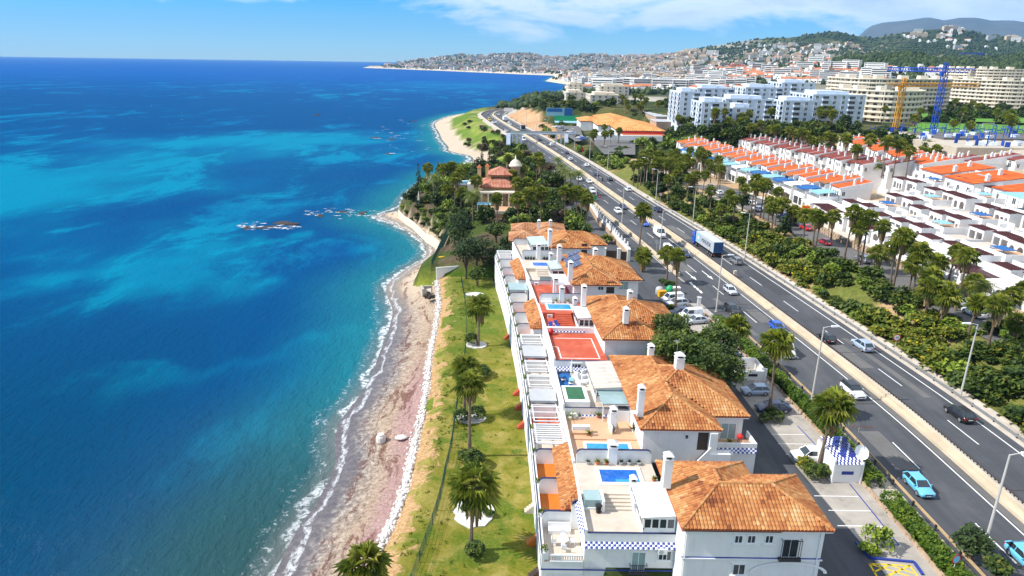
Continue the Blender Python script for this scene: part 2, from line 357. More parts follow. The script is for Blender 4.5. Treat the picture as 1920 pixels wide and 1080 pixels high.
def vnoise(x,y,seed=0):
 xi = np.floor(x).astype(np.int64); yi = np.floor(y).astype(np.int64); fx = x - xi; fy = y - yi
 fx = fx * fx * (3 - 2 * fx); fy = fy * fy * (3 - 2 * fy)
 def h(a,b):
  n = (a * 374761393 + b * 668265263 + seed * 144269504) & 0xffffffff
  n = ((n ^ (n >> 13)) * 1274126177) & 0xffffffff
  return ((n ^ (n >> 16)) & 0xffff) / 65535.0
 return (h(xi,yi) * (1 - fx) + h(xi + 1,yi) * fx) * (1 - fy) + (h(xi,yi + 1) * (1 - fx) + h(xi + 1,yi + 1) * fx) * fy
def fbm(x,y,seed=0,oct=4):
 s = 0; a = 0.5; t = 0
 for k in range(oct): s = s + a * vnoise(x * 2 ** k,y * 2 ** k,seed + k); t += a; a *= 0.55
 return s / t
def sstep(a,b,x): t = np.clip((x - a) / (b - a),0,1); return t * t * (3 - 2 * t)
RIDGES = [
 (6200,4300,9000,[(690,132),(706,126),(716,122),(745,117),(800,109),(830,105),(870,101),(900,105),(935,100),(985,97),(1000,100),(1020,106),(1060,107),(1080,102),(1110,100),(1150,104),(1200,103),(1240,100),(1300,98),(1400,104),(1500,112)]),
 (4200,2100,7000,[(1180,118),(1240,108),(1290,97),(1330,86),(1380,79),(1410,74),(1450,70),(1480,70),(1510,66),(1545,60),(1570,58),(1600,66),(1640,71),(1680,63),(1720,57),(1760,53),(1800,51),(1830,59),(1860,67),(1920,72),(2100,80)]),
 (1500,850,2300,[(1300,132),(1400,126),(1480,119),(1560,109),(1610,99),(1680,94),(1720,94),(1760,105),(1820,106),(1880,103),(1920,98),(2100,95)]),
 (14500,8500,20500,[(1540,118),(1580,95),(1612,66),(1630,50),(1655,43),(1700,39),(1740,33),(1770,39),(1800,34),(1830,34),(1860,39),(1900,39),(1920,42),(2100,36),(2300,60)])]
def far_hills(x,y):
 r = np.hypot(x,y); az = np.arctan2(x,y); out = np.full(x.shape,-50.0)
 for k,(rc,rf,rb,pts) in enumerate(RIDGES):
  A = []; Z = []
  for p in pts:
   q = at_r(p[0],p[1],rc); A.append(math.atan2(q.x,q.y)); Z.append(q.z)
  z = np.interp(az,A,Z,left=-60,right=Z[-1])
  bump = np.where(r < rc,sstep(rf,rc,r),1 - sstep(rc,rb,r))
  nn = fbm(x / (rc * 0.05),y / (rc * 0.05),5 + k) - 0.5; ridge = np.abs(nn)
  rough = (nn * 0.35 - ridge * 0.35) * np.clip(z,0,400) * (1 - np.clip(1 - np.abs(r - rc) / (rc * 0.16),0,1) * 0.8)
  out = np.maximum(out,(z - 8) * bump + rough * bump + 8 * bump - 4)
 return out
def estate_dx(v): t = np.maximum(np.asarray(v,float) - 50,-10); return -0.0006 * t * t - 0.012 * t
def ground_z(x,y,d):
 s = x - XL(np.minimum(y,637))
 s0 = np.interp(y,[0,212,232,322,345,375,398,500,560,900],[52,52,105,105,60,62,86,84,16,20])
 bank = 3.5 * sstep(16,26,s) * (1 - sstep(290,330,y)) + 2.0 * sstep(14,26,s) * sstep(290,330,y)
 hi = np.clip((s - s0) * np.interp(y,[0,300,345,500,560],[0.2,0.2,0.9,0.9,0.35]),0,12)
 plat = bank + hi * (1 - 0.0 * x)
 plat = np.where(y > 420,np.maximum(plat * (1 - sstep(700,1400,y)) + 8 * sstep(700,1400,y),plat * 0),plat)
 beach = -8.6 + np.where(d > 0,0.1,0.07) * np.clip(d,-40,30)
 # three stretches of coast: lawn, villa garden, open green slope
 lawn_x = np.where(y < 53,30.0,9.0 + estate_dx(y))
 near = np.where(x < lawn_x,np.where(d < 13,-9.3 + 0.2 * np.clip(d,0,30),np.where((y < 53) & (x > 4),-7.5,-4.6)),-0.15)
 garden = -9.0 + 0.12 * np.clip(d,0,7) + sstep(5.5,8.5,d) * 5.6 + sstep(8,20,d) * 2.3
 slope = np.minimum(-8.7 + 0.12 * np.clip(d,0,14) + 0.42 * np.clip(d - 14,0,100),50)
 wg = sstep(156,160,y); ws = sstep(295,330,y)
 coast = near * (1 - wg) + garden * (1 - ws) * wg + slope * ws
 z = np.where(s > -10,np.minimum(plat - 0.15,np.where(y > 640,slope,99)),np.minimum(coast,-0.15))
 z = np.where(y > 650,np.minimum(slope,plat - 0.2),z)
 z = np.where(d < 0,-8.7 + 0.12 * np.clip(d,-60,0),z)
 fh = far_hills(x,y)
 z = np.where((y > 800) & (d > 0),np.maximum(z,np.minimum(fh,-8.5 + d * 0.25)),z)
 return z,s
def ground(x,y):
 x = np.array([float(x)]); y = np.array([float(y)]); d = shore_d(x,y); return float(ground_z(x,y,d)[0][0])
# ------------------------------------------------------------------ terrain sheet
nr = 470; nc = 330
ys = 18 * np.exp(np.linspace(0,math.log(21000 / 18),nr)); ts = np.linspace(-0.85,1.25,nc)
YY,TT = np.meshgrid(ys,ts,indexing='ij'); XX = TT * (YY + 70)
D = shore_d(XX,YY); ZZ,SS = ground_z(XX,YY,D)
relief = (fbm(XX / 9,YY / 9,3) - 0.5) * 0.5 * (np.abs(SS - 20) < 7) * (YY < 300) + (fbm(XX / 14,YY / 14,9) - 0.5) * 2.2 * ((YY > 320) & (D > 16) & (SS < -14))
ZZ = ZZ + relief
v = np.stack([XX,YY,ZZ],-1).reshape(-1,3)
idx = np.arange(nr * nc).reshape(nr,nc)
fq = np.stack([idx[:-1,:-1],idx[:-1,1:],idx[1:,1:],idx[1:,:-1]],-1).reshape(-1,4)
def C(*c): return np.array(c)
n1 = fbm(XX / 12,YY / 12,11)[...,None]; n2 = fbm(XX / 160,YY / 160,21)[...,None]; n3 = fbm(XX / 420,YY / 300,31)[...,None]
def cmix(a,b,w): return a * (1 - w) + b * w
sand = C(0.50,0.40,0.30); green = cmix(C(0.06,0.11,0.012),C(0.20,0.22,0.03),sstep(0.35,0.7,n1)); dirt = cmix(C(0.34,0.20,0.10),C(0.46,0.32,0.18),n1)
scrub = cmix(C(0.03,0.05,0.012),C(0.12,0.11,0.04),sstep(0.4,0.75,n1)); paving = C(0.34,0.31,0.28)
col = np.tile(scrub,1) * np.ones_like(XX)[...,None]
SSe = SS[...,None]; Ye = YY[...,None]; De = D[...,None]; Xe = XX[...,None]
def put(col,mask,c): return np.where(mask,c,col)
col = put(col,(SSe > 13) & (SSe < 30) & (Ye < 320),cmix(cmix(C(0.09,0.12,0.02),C(0.22,0.20,0.06),n1),dirt,sstep(0.56,0.66,n1)))
col = put(col,(SSe > 28) & (Ye < 330),cmix(C(0.42,0.36,0.28),dirt,sstep(0.45,0.6,n1)))
col = put(col,(SSe > -30) & (SSe <= 13) & (Ye < 330),paving)
col = put(col,(SSe < -9) & (Ye > 157) & (Ye < 330),cmix(C(0.10,0.075,0.045),C(0.05,0.075,0.015),sstep(0.4,0.6,n1)))
col = put(col,(Xe < 9.0 + estate_dx(YY)[...,None]) & (Ye < 158),green)
slope_c = cmix(cmix(C(0.10,0.17,0.02),C(0.24,0.27,0.05),sstep(0.4,0.65,n1)),C(0.30,0.24,0.13),sstep(0.62,0.72,n1))
col = put(col,(SSe < -8) & (Ye >= 330) & (Ye < 800),slope_c)
col = put(col,(SSe > 13) & (SSe < 32) & (Ye > 430) & (Ye < 620),cmix(C(0.42,0.22,0.10),C(0.50,0.34,0.2),n1))
col = put(col,(De < np.where(Ye < 320,5.5,14)) & (Ye > 158) & (Ye < 800),sand)
urban = cmix(C(0.40,0.36,0.30),C(0.06,0.075,0.035),sstep(0.42,0.60,n2))
forest = cmix(C(0.022,0.04,0.014),C(0.07,0.09,0.03),sstep(0.35,0.75,n2)); hillc = cmix(forest,C(0.20,0.18,0.10),sstep(0.5,0.68,n3))
Re = np.hypot(XX,YY)[...,None]; AZ = np.arctan2(XX,YY)[...,None]
farc = cmix(urban,hillc,np.clip(sstep(0.26,0.40,AZ) * sstep(900,1300,Re) + sstep(3000,5200,Re) * 0.6,0,1))
farc = np.where(Re > 8000,cmix(C(0.035,0.05,0.035),C(0.10,0.10,0.08),n3),farc)
col = put(col,(Ye > 620) & (SSe > 12),farc); col = put(col,Ye > 900,farc)
col = put(col,(De < 40) & (De > -50) & (Ye > 900) & (Ye < 5600),C(0.52,0.44,0.34))
me = np_mesh('ground',v,fq,[],True)
ca = me.attributes.new('earth','FLOAT_COLOR','POINT'); ca.data.foreach_set('color',np.concatenate([col,np.ones_like(XX)[...,None]],-1).reshape(-1).astype(np.float32))
m = bpy.data.materials.new('ground_earth'); nt,b = nodes_of(m); N,L = nt.nodes,nt.links
a = N.new('ShaderNodeAttribute'); a.attribute_name = 'earth'; g = N.new('ShaderNodeNewGeometry')
nn = N.new('ShaderNodeTexNoise'); nn.inputs['Scale'].default_value = 0.9; nn.inputs['Detail'].default_value = 8; nn.inputs['Roughness'].default_value = 0.7; L.new(g.outputs['Position'],nn.inputs['Vector'])
mr = N.new('ShaderNodeMapRange'); mr.inputs[1].default_value = 0.3; mr.inputs[2].default_value = 0.7; mr.inputs[3].default_value = 0.6; mr.inputs[4].default_value = 1.35; L.new(nn.outputs['Fac'],mr.inputs[0])
sc = N.new('ShaderNodeVectorMath'); sc.operation = 'SCALE'; L.new(a.outputs['Color'],sc.inputs[0]); L.new(mr.outputs[0],sc.inputs['Scale']); L.new(sc.outputs[0],b.inputs['Base Color'])
bp = N.new('ShaderNodeBump'); bp.inputs['Strength'].default_value = 0.6; bp.inputs['Distance'].default_value = 0.3; L.new(nn.outputs['Fac'],bp.inputs['Height']); L.new(bp.outputs[0],b.inputs['Normal'])
b.inputs['Roughness'].default_value = 0.95; b.inputs['Specular IOR Level'].default_value = 0.1
me.materials.append(m); o = link('ground',me); o['kind'] = 'structure'
GRID = (XX,YY,ZZ)
# ------------------------------------------------------------------ sea
nr2,nc2 = 420,300
ys = np.concatenate([np.linspace(-30,24,20),26 * np.exp(np.linspace(0,math.log(24000 / 26),nr2 - 20))]); ts = np.concatenate([np.linspace(-1.6,-0.36,150),np.linspace(-0.355,0.40,150)])
YS,TS = np.meshgrid(ys,ts,indexing='ij'); XS = TS * (np.abs(YS) + 70)
DS = -shore_d(XS,YS)
v = np.stack([XS,YS,np.full_like(XS,-8.5)],-1).reshape(-1,3)
idx = np.arange(nr2 * nc2).reshape(nr2,nc2); fq = np.stack([idx[:-1,:-1],idx[:-1,1:],idx[1:,1:],idx[1:,:-1]],-1).reshape(-1,4)
me = np_mesh('sea',v,fq,[],False)
ca = me.attributes.new('offshore','FLOAT','POINT'); ca.data.foreach_set('value',DS.reshape(-1).astype(np.float32))
# broad meadows of sea grass (negative) and sand bottoms (positive)
bed = np.zeros_like(XS); wx = (fbm(XS / 38,YS / 50,71,6) - .5) * 95; wy = (fbm(XS / 38,YS / 50,72,6) - .5) * 130
for px,py,rx,ry,s in ((590,530,150,70,-1),(330,600,330,55,-.9),(640,212,210,14,-1),(330,190,400,12,-.6),(150,720,240,60,-.8),(660,410,80,22,-.8),(430,395,110,18,-.7),(120,340,260,60,1),(570,262,230,20,1),(330,470,180,30,.8),(560,440,60,16,.8),(420,700,150,40,.9),(715,610,50,50,.9),(850,160,160,8,.7),(250,265,200,16,.6),(620,640,70,40,.5)):
 c = at(px,py,-8.5); ex = abs(at(px + rx,py,-8.5).x - c.x); ey = abs(at(px,py - ry,-8.5).y - at(px,py + ry,-8.5).y) / 2; bed += s * np.exp(-((XS + wx - c.x) / ex) ** 2 - ((YS + wy - c.y) / ey) ** 2)
ca = me.attributes.new('meadow','FLOAT','POINT'); ca.data.foreach_set('value',np.clip(bed,-1,1).reshape(-1).astype(np.float32))
m = bpy.data.materials.new('sea_water'); nt,b = nodes_of(m); N,L = nt.nodes,nt.links
class NG:
 def __init__(s,N,L): s.N = N; s.L = L
 def set(s,sock,v):
  if isinstance(v,(int,float)): sock.default_value = v
  elif isinstance(v,(tuple,list)): sock.default_value = v
  else: s.L.new(v,sock)
 def math(s,op,a,b=None,c=None,clamp=False):
  n = s.N.new('ShaderNodeMath'); n.operation = op; n.use_clamp = clamp
  for i,q in enumerate((a,b,c)):
   if q is not None: s.set(n.inputs[i],q)
  return n.outputs[0]
 def noise(s,vec,scale,detail=4,rough=0.5,dist=0.0):
  n = s.N.new('ShaderNodeTexNoise'); n.inputs['Scale'].default_value = scale; n.inputs['Detail'].default_value = detail; n.inputs['Roughness'].default_value = rough; n.inputs['Distortion'].default_value = dist
  s.L.new(vec,n.inputs['Vector']); return n.outputs['Fac']
 def mapping(s,vec,sc=(1,1,1),rot=(0,0,0),loc=(0,0,0)):
  n = s.N.new('ShaderNodeMapping'); n.inputs['Scale'].default_value = sc; n.inputs['Rotation'].default_value = rot; n.inputs['Location'].default_value = loc; s.L.new(vec,n.inputs[0]); return n.outputs[0]
 def ramp(s,fac,stops):
  n = s.N.new('ShaderNodeValToRGB'); cr = n.color_ramp
  while len(cr.elements) < len(stops): cr.elements.new(0.5)
  for e,(p,c) in zip(cr.elements,stops): e.position = p; e.color = (c,c,c,1) if isinstance(c,(int,float)) else (*c,1)
  s.L.new(fac,n.inputs[0]); return n.outputs[0]
 def mix(s,f,a,b):
  n = s.N.new('ShaderNodeMix'); n.data_type = 'RGBA'; s.set(n.inputs['Factor'],f)
  for k,q in (('A',a),('B',b)): s.set(n.inputs[k],(*q,1) if isinstance(q,tuple) else q)
  return n.outputs['Result']
 def smooth(s,x,a,b):
  n = s.N.new('ShaderNodeMapRange'); n.interpolation_type = 'SMOOTHSTEP'; s.set(n.inputs[0],x); n.inputs[1].default_value = a; n.inputs[2].default_value = b; return n.outputs[0]
G = NG(N,L)
pos = N.new('ShaderNodeNewGeometry').outputs['Position']; at_ = N.new('ShaderNodeAttribute'); at_.attribute_name = 'offshore'; off = at_.outputs['Fac']; at2 = N.new('ShaderNodeAttribute'); at2.attribute_name = 'meadow'; bed = at2.outputs['Fac']
sepn = N.new('ShaderNodeSeparateXYZ'); L.new(pos,sepn.inputs[0]); PX,PY = sepn.outputs['X'],sepn.outputs['Y']
# sea grass meadows (dark) and pale sand (turquoise) on the bottom, drawn out along the coast
warp = G.mapping(pos,(0.012,0.0065,0),(0,0,math.radians(-28)))
patch = G.noise(warp,1.0,5,0.55,0.6)
patch2 = G.noise(G.mapping(pos,(0.035,0.018,0),(0,0,math.radians(-40)),(3,7,0)),1.0,8,0.68,0.5)
big = G.noise(G.mapping(pos,(0.0028,0.0011,0),(0,0,0),(5.2,1.7,0)),1.0,3,0.5,0.3)
mixv = G.math('ADD',G.math('MULTIPLY',patch,0.62),G.math('MULTIPLY',patch2,0.40)); mixv = G.math('ADD',G.math('ADD',mixv,G.math('MULTIPLY',big,0.30)),G.math('MULTIPLY',bed,0.21))
lagoon = G.math('MULTIPLY',G.smooth(PY,60.0,150.0),G.math('SUBTRACT',1.0,G.smooth(PY,230.0,520.0))); turq = G.smooth(G.math('ADD',mixv,G.math('MULTIPLY_ADD',lagoon,0.06,-0.13)),0.46,0.74)
deep = (0.0,0.088,0.240); tq = (0.0,0.172,0.285); indigo = (0.0,0.046,0.150)
colr = G.mix(turq,deep,tq)
dark_pat = G.smooth(G.math('ADD',G.math('MULTIPLY',patch2,0.6),G.math('MULTIPLY',patch,0.4)),0.50,0.60)
colr = G.mix(G.math('MULTIPLY',G.math('SUBTRACT',1.0,G.math('ADD',dark_pat,bed,clamp=True)),0.8),colr,indigo)
# open water far out
farw = G.smooth(PY,450.0,2600.0); colr = G.mix(G.math('MULTIPLY',farw,0.85),colr,(0.0,0.070,0.29))
# shallows: bottom shows through near the waterline
sh1 = G.math('SUBTRACT',1.0,G.smooth(G.math('ADD',off,G.math('MULTIPLY',G.math('SUBTRACT',patch2,0.5),14.0)),0.0,26.0))
colr = G.mix(G.math('MULTIPLY',sh1,0.8),colr,(0.012,0.165,0.185))
peb = G.math('SUBTRACT',1.0,G.smooth(PY,62.0,118.0))          # pebble bottom off the near beach
sh2 = G.math('MULTIPLY',G.math('SUBTRACT',1.0,G.smooth(off,3.0,46.0)),peb)
colr = G.mix(G.math('MULTIPLY',sh2,0.9),colr,(0.022,0.056,0.054))
dk = G.math('MULTIPLY',G.math('SUBTRACT',1.0,G.smooth(PY,45.0,185.0)),G.smooth(off,8.0,45.0)); colr = G.mix(G.math('MULTIPLY',dk,0.82),colr,(0.0,0.036,0.072))
sh3 = G.math('SUBTRACT',1.0,G.smooth(off,0.0,5.0)); colr = G.mix(G.math('MULTIPLY',sh3,0.8),colr,(0.14,0.15,0.14))
# foam: the breaking edge, a second line outside it, and specks further out
wob = G.math('MULTIPLY',G.math('SUBTRACT',G.noise(pos,0.13,4,0.6),0.5),9.0); o2 = G.math('ADD',off,wob)
lace = G.noise(pos,1.3,6,0.7,0.8); lace2 = G.noise(pos,0.45,5,0.65,0.5)
b1 = G.math('SUBTRACT',1.0,G.smooth(G.math('ABSOLUTE',G.math('SUBTRACT',o2,0.7)),0.25,1.1))
b2 = G.math('SUBTRACT',1.0,G.smooth(G.math('ABSOLUTE',G.math('SUBTRACT',o2,3.6)),0.1,0.9))
b3 = G.math('MULTIPLY',G.math('SUBTRACT',1.0,G.smooth(off,1.0,9.0)),G.smooth(lace2,0.52,0.62))
foam = G.math('MAXIMUM',G.math('MULTIPLY',b1,G.math('MULTIPLY',G.smooth(lace,0.42,0.56),G.math('MULTIPLY_ADD',peb,-0.35,0.85))),G.math('MULTIPLY',b2,G.math('MULTIPLY',G.smooth(lace,0.52,0.64),0.4)))
foam = G.math('MAXIMUM',foam,G.math('MULTIPLY',b3,G.math('MULTIPLY',G.smooth(lace,0.55,0.66),0.35)))
caps = G.math('MULTIPLY',G.smooth(G.noise(G.mapping(pos,(0.11,0.05,0),(0,0,0.3)),1.0,3,0.6),0.735,0.76),G.smooth(PY,260.0,700.0)); foam = G.math('MAXIMUM',foam,G.math('MULTIPLY',caps,0.6))
colr = G.mix(foam,colr,(0.78,0.80,0.80))
L.new(colr,b.inputs['Base Color'])
b.inputs['Specular IOR Level'].default_value = 0.0; b.inputs['IOR'].default_value = 1.33
L.new(G.math('MULTIPLY_ADD',foam,0.5,0.22),b.inputs['Roughness'])
w1 = G.noise(G.mapping(pos,(0.85,0.42,1),(0,0,-0.35)),1.0,6,0.68,0.3); w2 = G.noise(G.mapping(pos,(0.10,0.05,1),(0,0,-0.5)),1.0,4,0.6,0.4)
hgt = G.math('ADD',G.math('MULTIPLY',w1,0.5),w2)
bp = N.new('ShaderNodeBump'); bp.inputs['Strength'].default_value = 0.85; bp.inputs['Distance'].default_value = 1.15; L.new(hgt,bp.inputs['Height']); L.new(bp.outputs[0],b.inputs['Normal'])
gl = N.new('ShaderNodeBsdfGlossy'); gl.inputs['Color'].default_value = (0.55,0.8,1.0,1); gl.inputs['Roughness'].default_value = 0.16; L.new(bp.outputs[0],gl.inputs['Normal'])
lw = N.new('ShaderNodeLayerWeight'); lw.inputs['Blend'].default_value = 0.12; L.new(bp.outputs[0],lw.inputs['Normal']); ms = N.new('ShaderNodeMixShader'); L.new(G.math('MULTIPLY_ADD',lw.outputs['Fresnel'],0.10,0.015),ms.inputs[0])
L.new(b.outputs[0],ms.inputs[1]); L.new(gl.outputs[0],ms.inputs[2]); L.new(ms.outputs[0],[n for n in N if n.type == 'OUTPUT_MATERIAL'][0].inputs['Surface'])
me.materials.append(m); o = link('sea',me); o['kind'] = 'structure'
# ------------------------------------------------------------------ air
mb = MB(); mb.box(-26500,26500,-500,26500,-60,1500); m = bpy.data.materials.new('air_haze'); m.use_nodes = True; nt = m.node_tree; nt.nodes.clear()
vo = nt.nodes.new('ShaderNodeVolumePrincipled'); vo.inputs['Color'].default_value = (0.30,0.58,1.0,1); vo.inputs['Density'].default_value = 4.0e-5; vo.inputs['Anisotropy'].default_value = 0.0
mo = nt.nodes.new('ShaderNodeOutputMaterial'); nt.links.new(vo.outputs[0],mo.inputs['Volume'])
o = mb.build('haze',m); o['kind'] = 'stuff'
# ------------------------------------------------------------------ highway
mat('fresh_asphalt',(0.055,0.057,0.062),0.85,0.1,0.5)
road = ribbon('road',ROADC,-8.7,12.3,0.0,M['asphalt'],kind='structure')
for nm,a,b_ in (('edge_line',0.0,0.17),('edge_line',3.75,3.92),('edge_line',10.75,10.93)):
 ribbon(nm,ROADC,a,b_,0.006,M['road_paint'],road)
ribbon('median_shoulder',ROADC,0.35,1.3,0.004,M['worn_asphalt'],road)
def walk_curve(y_start,y_end,step,s):
 out = []; y = y_start
 while y < y_end:
  p,a = road_pt(y,s); q,_ = road_pt(y + 6.0 * math.sin(a),s); out.append((p,q)); y += step * math.sin(a)
 return out
for s,ph in ((-3.7,54.2),(7.05,75.7)):
 y = ph - 16.0 * 3
 for p,q in walk_curve(y,600,16.0,s):
  if p.y < 16: continue
  d = (q - p).normalized(); n = Vector((d.y,-d.x,0)) * 0.08
  MB().poly([(*(p - n).xy,0.006),(*(p + n).xy,0.006),(*(q + n).xy,0.006),(*(q - n).xy,0.006)]).build('lane_dash',M['road_paint'],road)
for y,s0,s1,h in ((86.5,-8.4,1.2,.10),(128,-8.4,1.2,.10),(104,3.4,12,.08),(66,3.4,12,.08),(171,-8,1.2,.12)):
 p,_ = road_pt(y,s0); q,_ = road_pt(y,s1); MB().poly([(p.x,p.y - h,.003),(q.x,q.y - h,.003),(q.x,q.y + h,.003),(p.x,p.y + h,.003)]).build('surface_joint',M['dark_rock'],road)
for y,s0,w,l in ((70,-6.6,2.6,9),(98,4.4,2.2,14),(118,-2.9,2.4,7),(133,7.6,2.8,18),(150,-7,2.8,10),(180,4.3,2.5,16),(205,-3.2,2.6,14),(60,8,2.4,6),(88,8.0,1.1,22),(112,-6.9,1.0,20)):
 vs = []
 for k in range(6): p,_ = road_pt(y + l * k / 5,s0); q,_ = road_pt(y + l * k / 5,s0 + w); vs += [(p.x,p.y,.0025),(q.x,q.y,.0025)]
 a = MB(); a.add(vs,[(2 * k,2 * k + 1,2 * k + 3,2 * k + 2) for k in range(5)]); a.build('repair_patch',M[('worn_asphalt','fresh_asphalt')[int(y) % 2]],road)
# two turn arrows and the give-way dashes at the slip road
for px,py,qx,qy in ((462,372,575,462),(628,366,742,456)):
 p = cC(px,py); q = cC(qx,qy); d = (q - p).normalized(); n = Vector((d.y,-d.x,0)); h = p.lerp(q,0.62); mb = MB()
 mb.poly([(*w.xy,0.007) for w in (p - n * .12,p + n * .12,h + n * .12,h + n * .5,q,h - n * .5,h - n * .12)]); mb.build('arrow_marking',M['road_paint'],road)
for (x,y) in ((520,495),(553,525),(585,552),(613,577)):
 p = cC(x,y); MB().box(p.x - .25,p.x + .25,p.y - 1,p.y + 1,0.007,0.010).build('lane_dash',M['road_paint'],road)
sh = ribbon('verge',ROADC,-11.2,-8.7,-0.02,M['concrete'],kind='structure',y0=15,y1=118)
ribbon('pavement',ROADC,12.3,14.6,0.10,M['pale_concrete'],kind='structure',y1=640)
t = empty('kerb',(60,60,0),0,'low concrete kerb between right carriageway and bush bank','kerb')
mb = MB(); wall_strip(mb,ROADC,12.25,12.45,-0.05,0.13,y1=640); mb.build('kerb_edge',M['pale_concrete'],t)
# broken upstand of stone blocks along the planted bank
y = 62.0; k = 0
blk = MB(); blk.box(-0.22,0.22,-0.9,0.9,-0.15,0.30); blk_me = blk.mesh('kerb_block',M['pale_concrete'])
while y < 200:
 p,a = road_pt(y,14.75 + rnd(-.05,.05)); o = link('kerb_block',blk_me,t,p - t.location); o.rotation_euler = (rnd(-.04,.04),0,a - math.pi / 2 + rnd(-.04,.04)); y += rnd(1.9,2.6); k += 1
t = empty('median_barrier',(54,60,0),0,'pale concrete barrier with dark picket rail between the carriageways','barrier')
mb = MB(); wall_strip(mb,ROADC,1.3,3.0,-0.05,0.42); wall_strip(mb,ROADC,1.9,2.6,0.42,0.86); mb.build('concrete_wall',M['barrier_concrete'],t)
mb = MB(); wall_strip(mb,ROADC,3.02,3.30,-0.05,0.18); mb.build('drain_kerb',M['dark_rock'],t)
post = MB(); post.box(-.05,.05,-.05,.05,0,.62); post_me = post.mesh('picket',M['dark_wood'])
y = 40.0; k = 0
while y < 205:
 p,a = road_pt(y,3.12); o = link('picket',post_me,t,Vector((p.x,p.y,0.15)) - t.location); y += 0.62 if y < 150 else 1.0; k += 1
 if k > 290: break
mb = MB(); wall_strip(mb,ROADC,3.05,3.2,0.70,0.78,y0=38,y1=480); mb.build('rail',M['dark_wood'],t)
b_p = cC(958,430); mb = MB(); mb.box(b_p.x - .3,b_p.x + .3,b_p.y - .3,b_p.y + .3,0,1.5); mb.build('marker_stone',M['pale_concrete'],t)
def guardrail(name,label,s,y0,y1,dy,mats,zt=0.72,side=1):
 p0,_ = road_pt((y0 + y1) / 2,s); t = empty(name,p0,0,label,'guardrail')
 mb = MB(); wall_strip(mb,ROADC,s - .05,s + .05,zt - .30,zt,y0,y1)
 wall_strip(mb,ROADC,s + .05,s + .09,zt - .27,zt - .18,y0,y1); wall_strip(mb,ROADC,s + .05,s + .09,zt - .12,zt - .03,y0,y1)
 mb.build('rail',mats[0],t)
 pm = MB(); pm.box(-.07,.07,-.09,.09,-.1,zt - .02); pm.box(-.05,.12,-.05,.05,zt - .25,zt - .1); pme = pm.mesh('post',mats[1])
 y = y0 + 1
 while y < y1:
  p,a = road_pt(y,s - .16 * side); o = link('post',pme,t,Vector((p.x,p.y,0)) - t.location); o.rotation_euler = (0,0,a - math.pi / 2); y += dy
 return t
mat('rail_wood',(0.50,0.36,0.20),0.7,0.12,1.0)
guardrail('guardrail','beige crash rail on dark posts beside the green hedge',-8.55,30,116,4.0,(M['rail_wood'],M['dark_metal']))
guardrail('guardrail','grey steel crash rail along the foot of the bush bank',12.75,40,232,4.0,(M['steel'],M['dark_metal']),side=-1)
t = empty('roadside_barrier',(30,190,0),0,'pale concrete barrier with dark top rail beside the service lane','barrier')
mb = MB(); wall_strip(mb,ROADC,-9.3,-8.5,-.05,.8,146,235); mb.build('concrete_wall',M['barrier_concrete'],t)
mb = MB(); wall_strip(mb,ROADC,-8.75,-8.65,.95,1.03,146,235); mb.build('rail',M['dark_metal'],t)
t = empty('roadside_barrier',(0,470,0),0,'pale kerb wall on the seaward edge of the far bend','barrier')
mb = MB(); wall_strip(mb,ROADC,-9.4,-8.7,-.3,.8,440,745); mb.build('concrete_wall',M['pale_concrete'],t)
t = empty('roadside_barrier',(0,470,0),0,'pale kerb wall on the landward edge of the far bend','barrier')
mb = MB(); wall_strip(mb,ROADC,12.4,13.0,-.3,.7,235,745); mb.build('concrete_wall',M['pale_concrete'],t)
ribbon('verge',ROADC,-12.5,-8.7,-0.1,M['concrete'],kind='structure',y0=430,y1=690)
# service lane, turning circle, car park and drive of the estate
svc = MB(); pts = [(x,y) for x,y in []]
L_ = [p for p in ROADC if 112 <= p.y <= 235]; N_ = [n for p,n in zip(ROADC,ROADN) if 112 <= p.y <= 235]
svc.add([tuple((p + n * o_).xy) + (-0.03,) for p,n in zip(L_,N_) for o_ in ((-19.5 if p.y > 142 else -26.0),(-9.3 if p.y > 142 else -8.7))],[(2 * i,2 * i + 1,2 * i + 3,2 * i + 2) for i in range(len(L_) - 1)])
o = svc.build('service_road',M['asphalt']); o['kind'] = 'structure'
ribbon('edge_line',ROADC,-9.75,-9.6,-0.022,M['road_paint'],o,y0=148,y1=230)
mb = MB(); mb.poly([(26,20,-.015),(36.2,20,-.015),(35.2,56,-.015),(34.0,70,-.015),(33.2,90,-.015),(31,118,-.015),(22,118,-.015),(22,20,-.015)]); o = mb.build('driveway',M['asphalt']); o['kind'] = 'structure'
mb = MB(); mb.poly([(36.2,20,.004),(42.1,20,.004),(42.0,66,.004),(41.6,90,.004),(38.9,118,.004),(37.6,128,.004),(32,128,.004),(31.0,118,.004),(33.2,90,.004),(34.0,70,.004),(35.2,56,.004)])
park = mb.build('car_park',M['parking_paving']); park['kind'] = 'structure'
bay = [(510,742,700,748),(570,803,755,808),(608,868,800,874),(330,482,470,484),(358,522,520,526),(390,566,545,570)]
for x0,y0,x1,y1 in bay:
 p = c4(x0,y0); q = c4(x1,y1); MB().box(p.x,q.x,p.y - .06,p.y + .06,0.008,0.011).build('bay_line',M['road_paint'],park)
for pts in ([(660,692),(868,950),(800,945)],[(440,447),(518,530)]):
 for a_,b_ in zip(pts,pts[1:]):
  p = c4(*a_); q = c4(*b_); d = (q - p).normalized(); n = Vector((d.y,-d.x,0)) * .07
  MB().poly([(*(p - n).xy,.012),(*(p + n).xy,.012),(*(q + n).xy,.012),(*(q - n).xy,.012)]).build('kerb_line',M['blue_paint'],park)
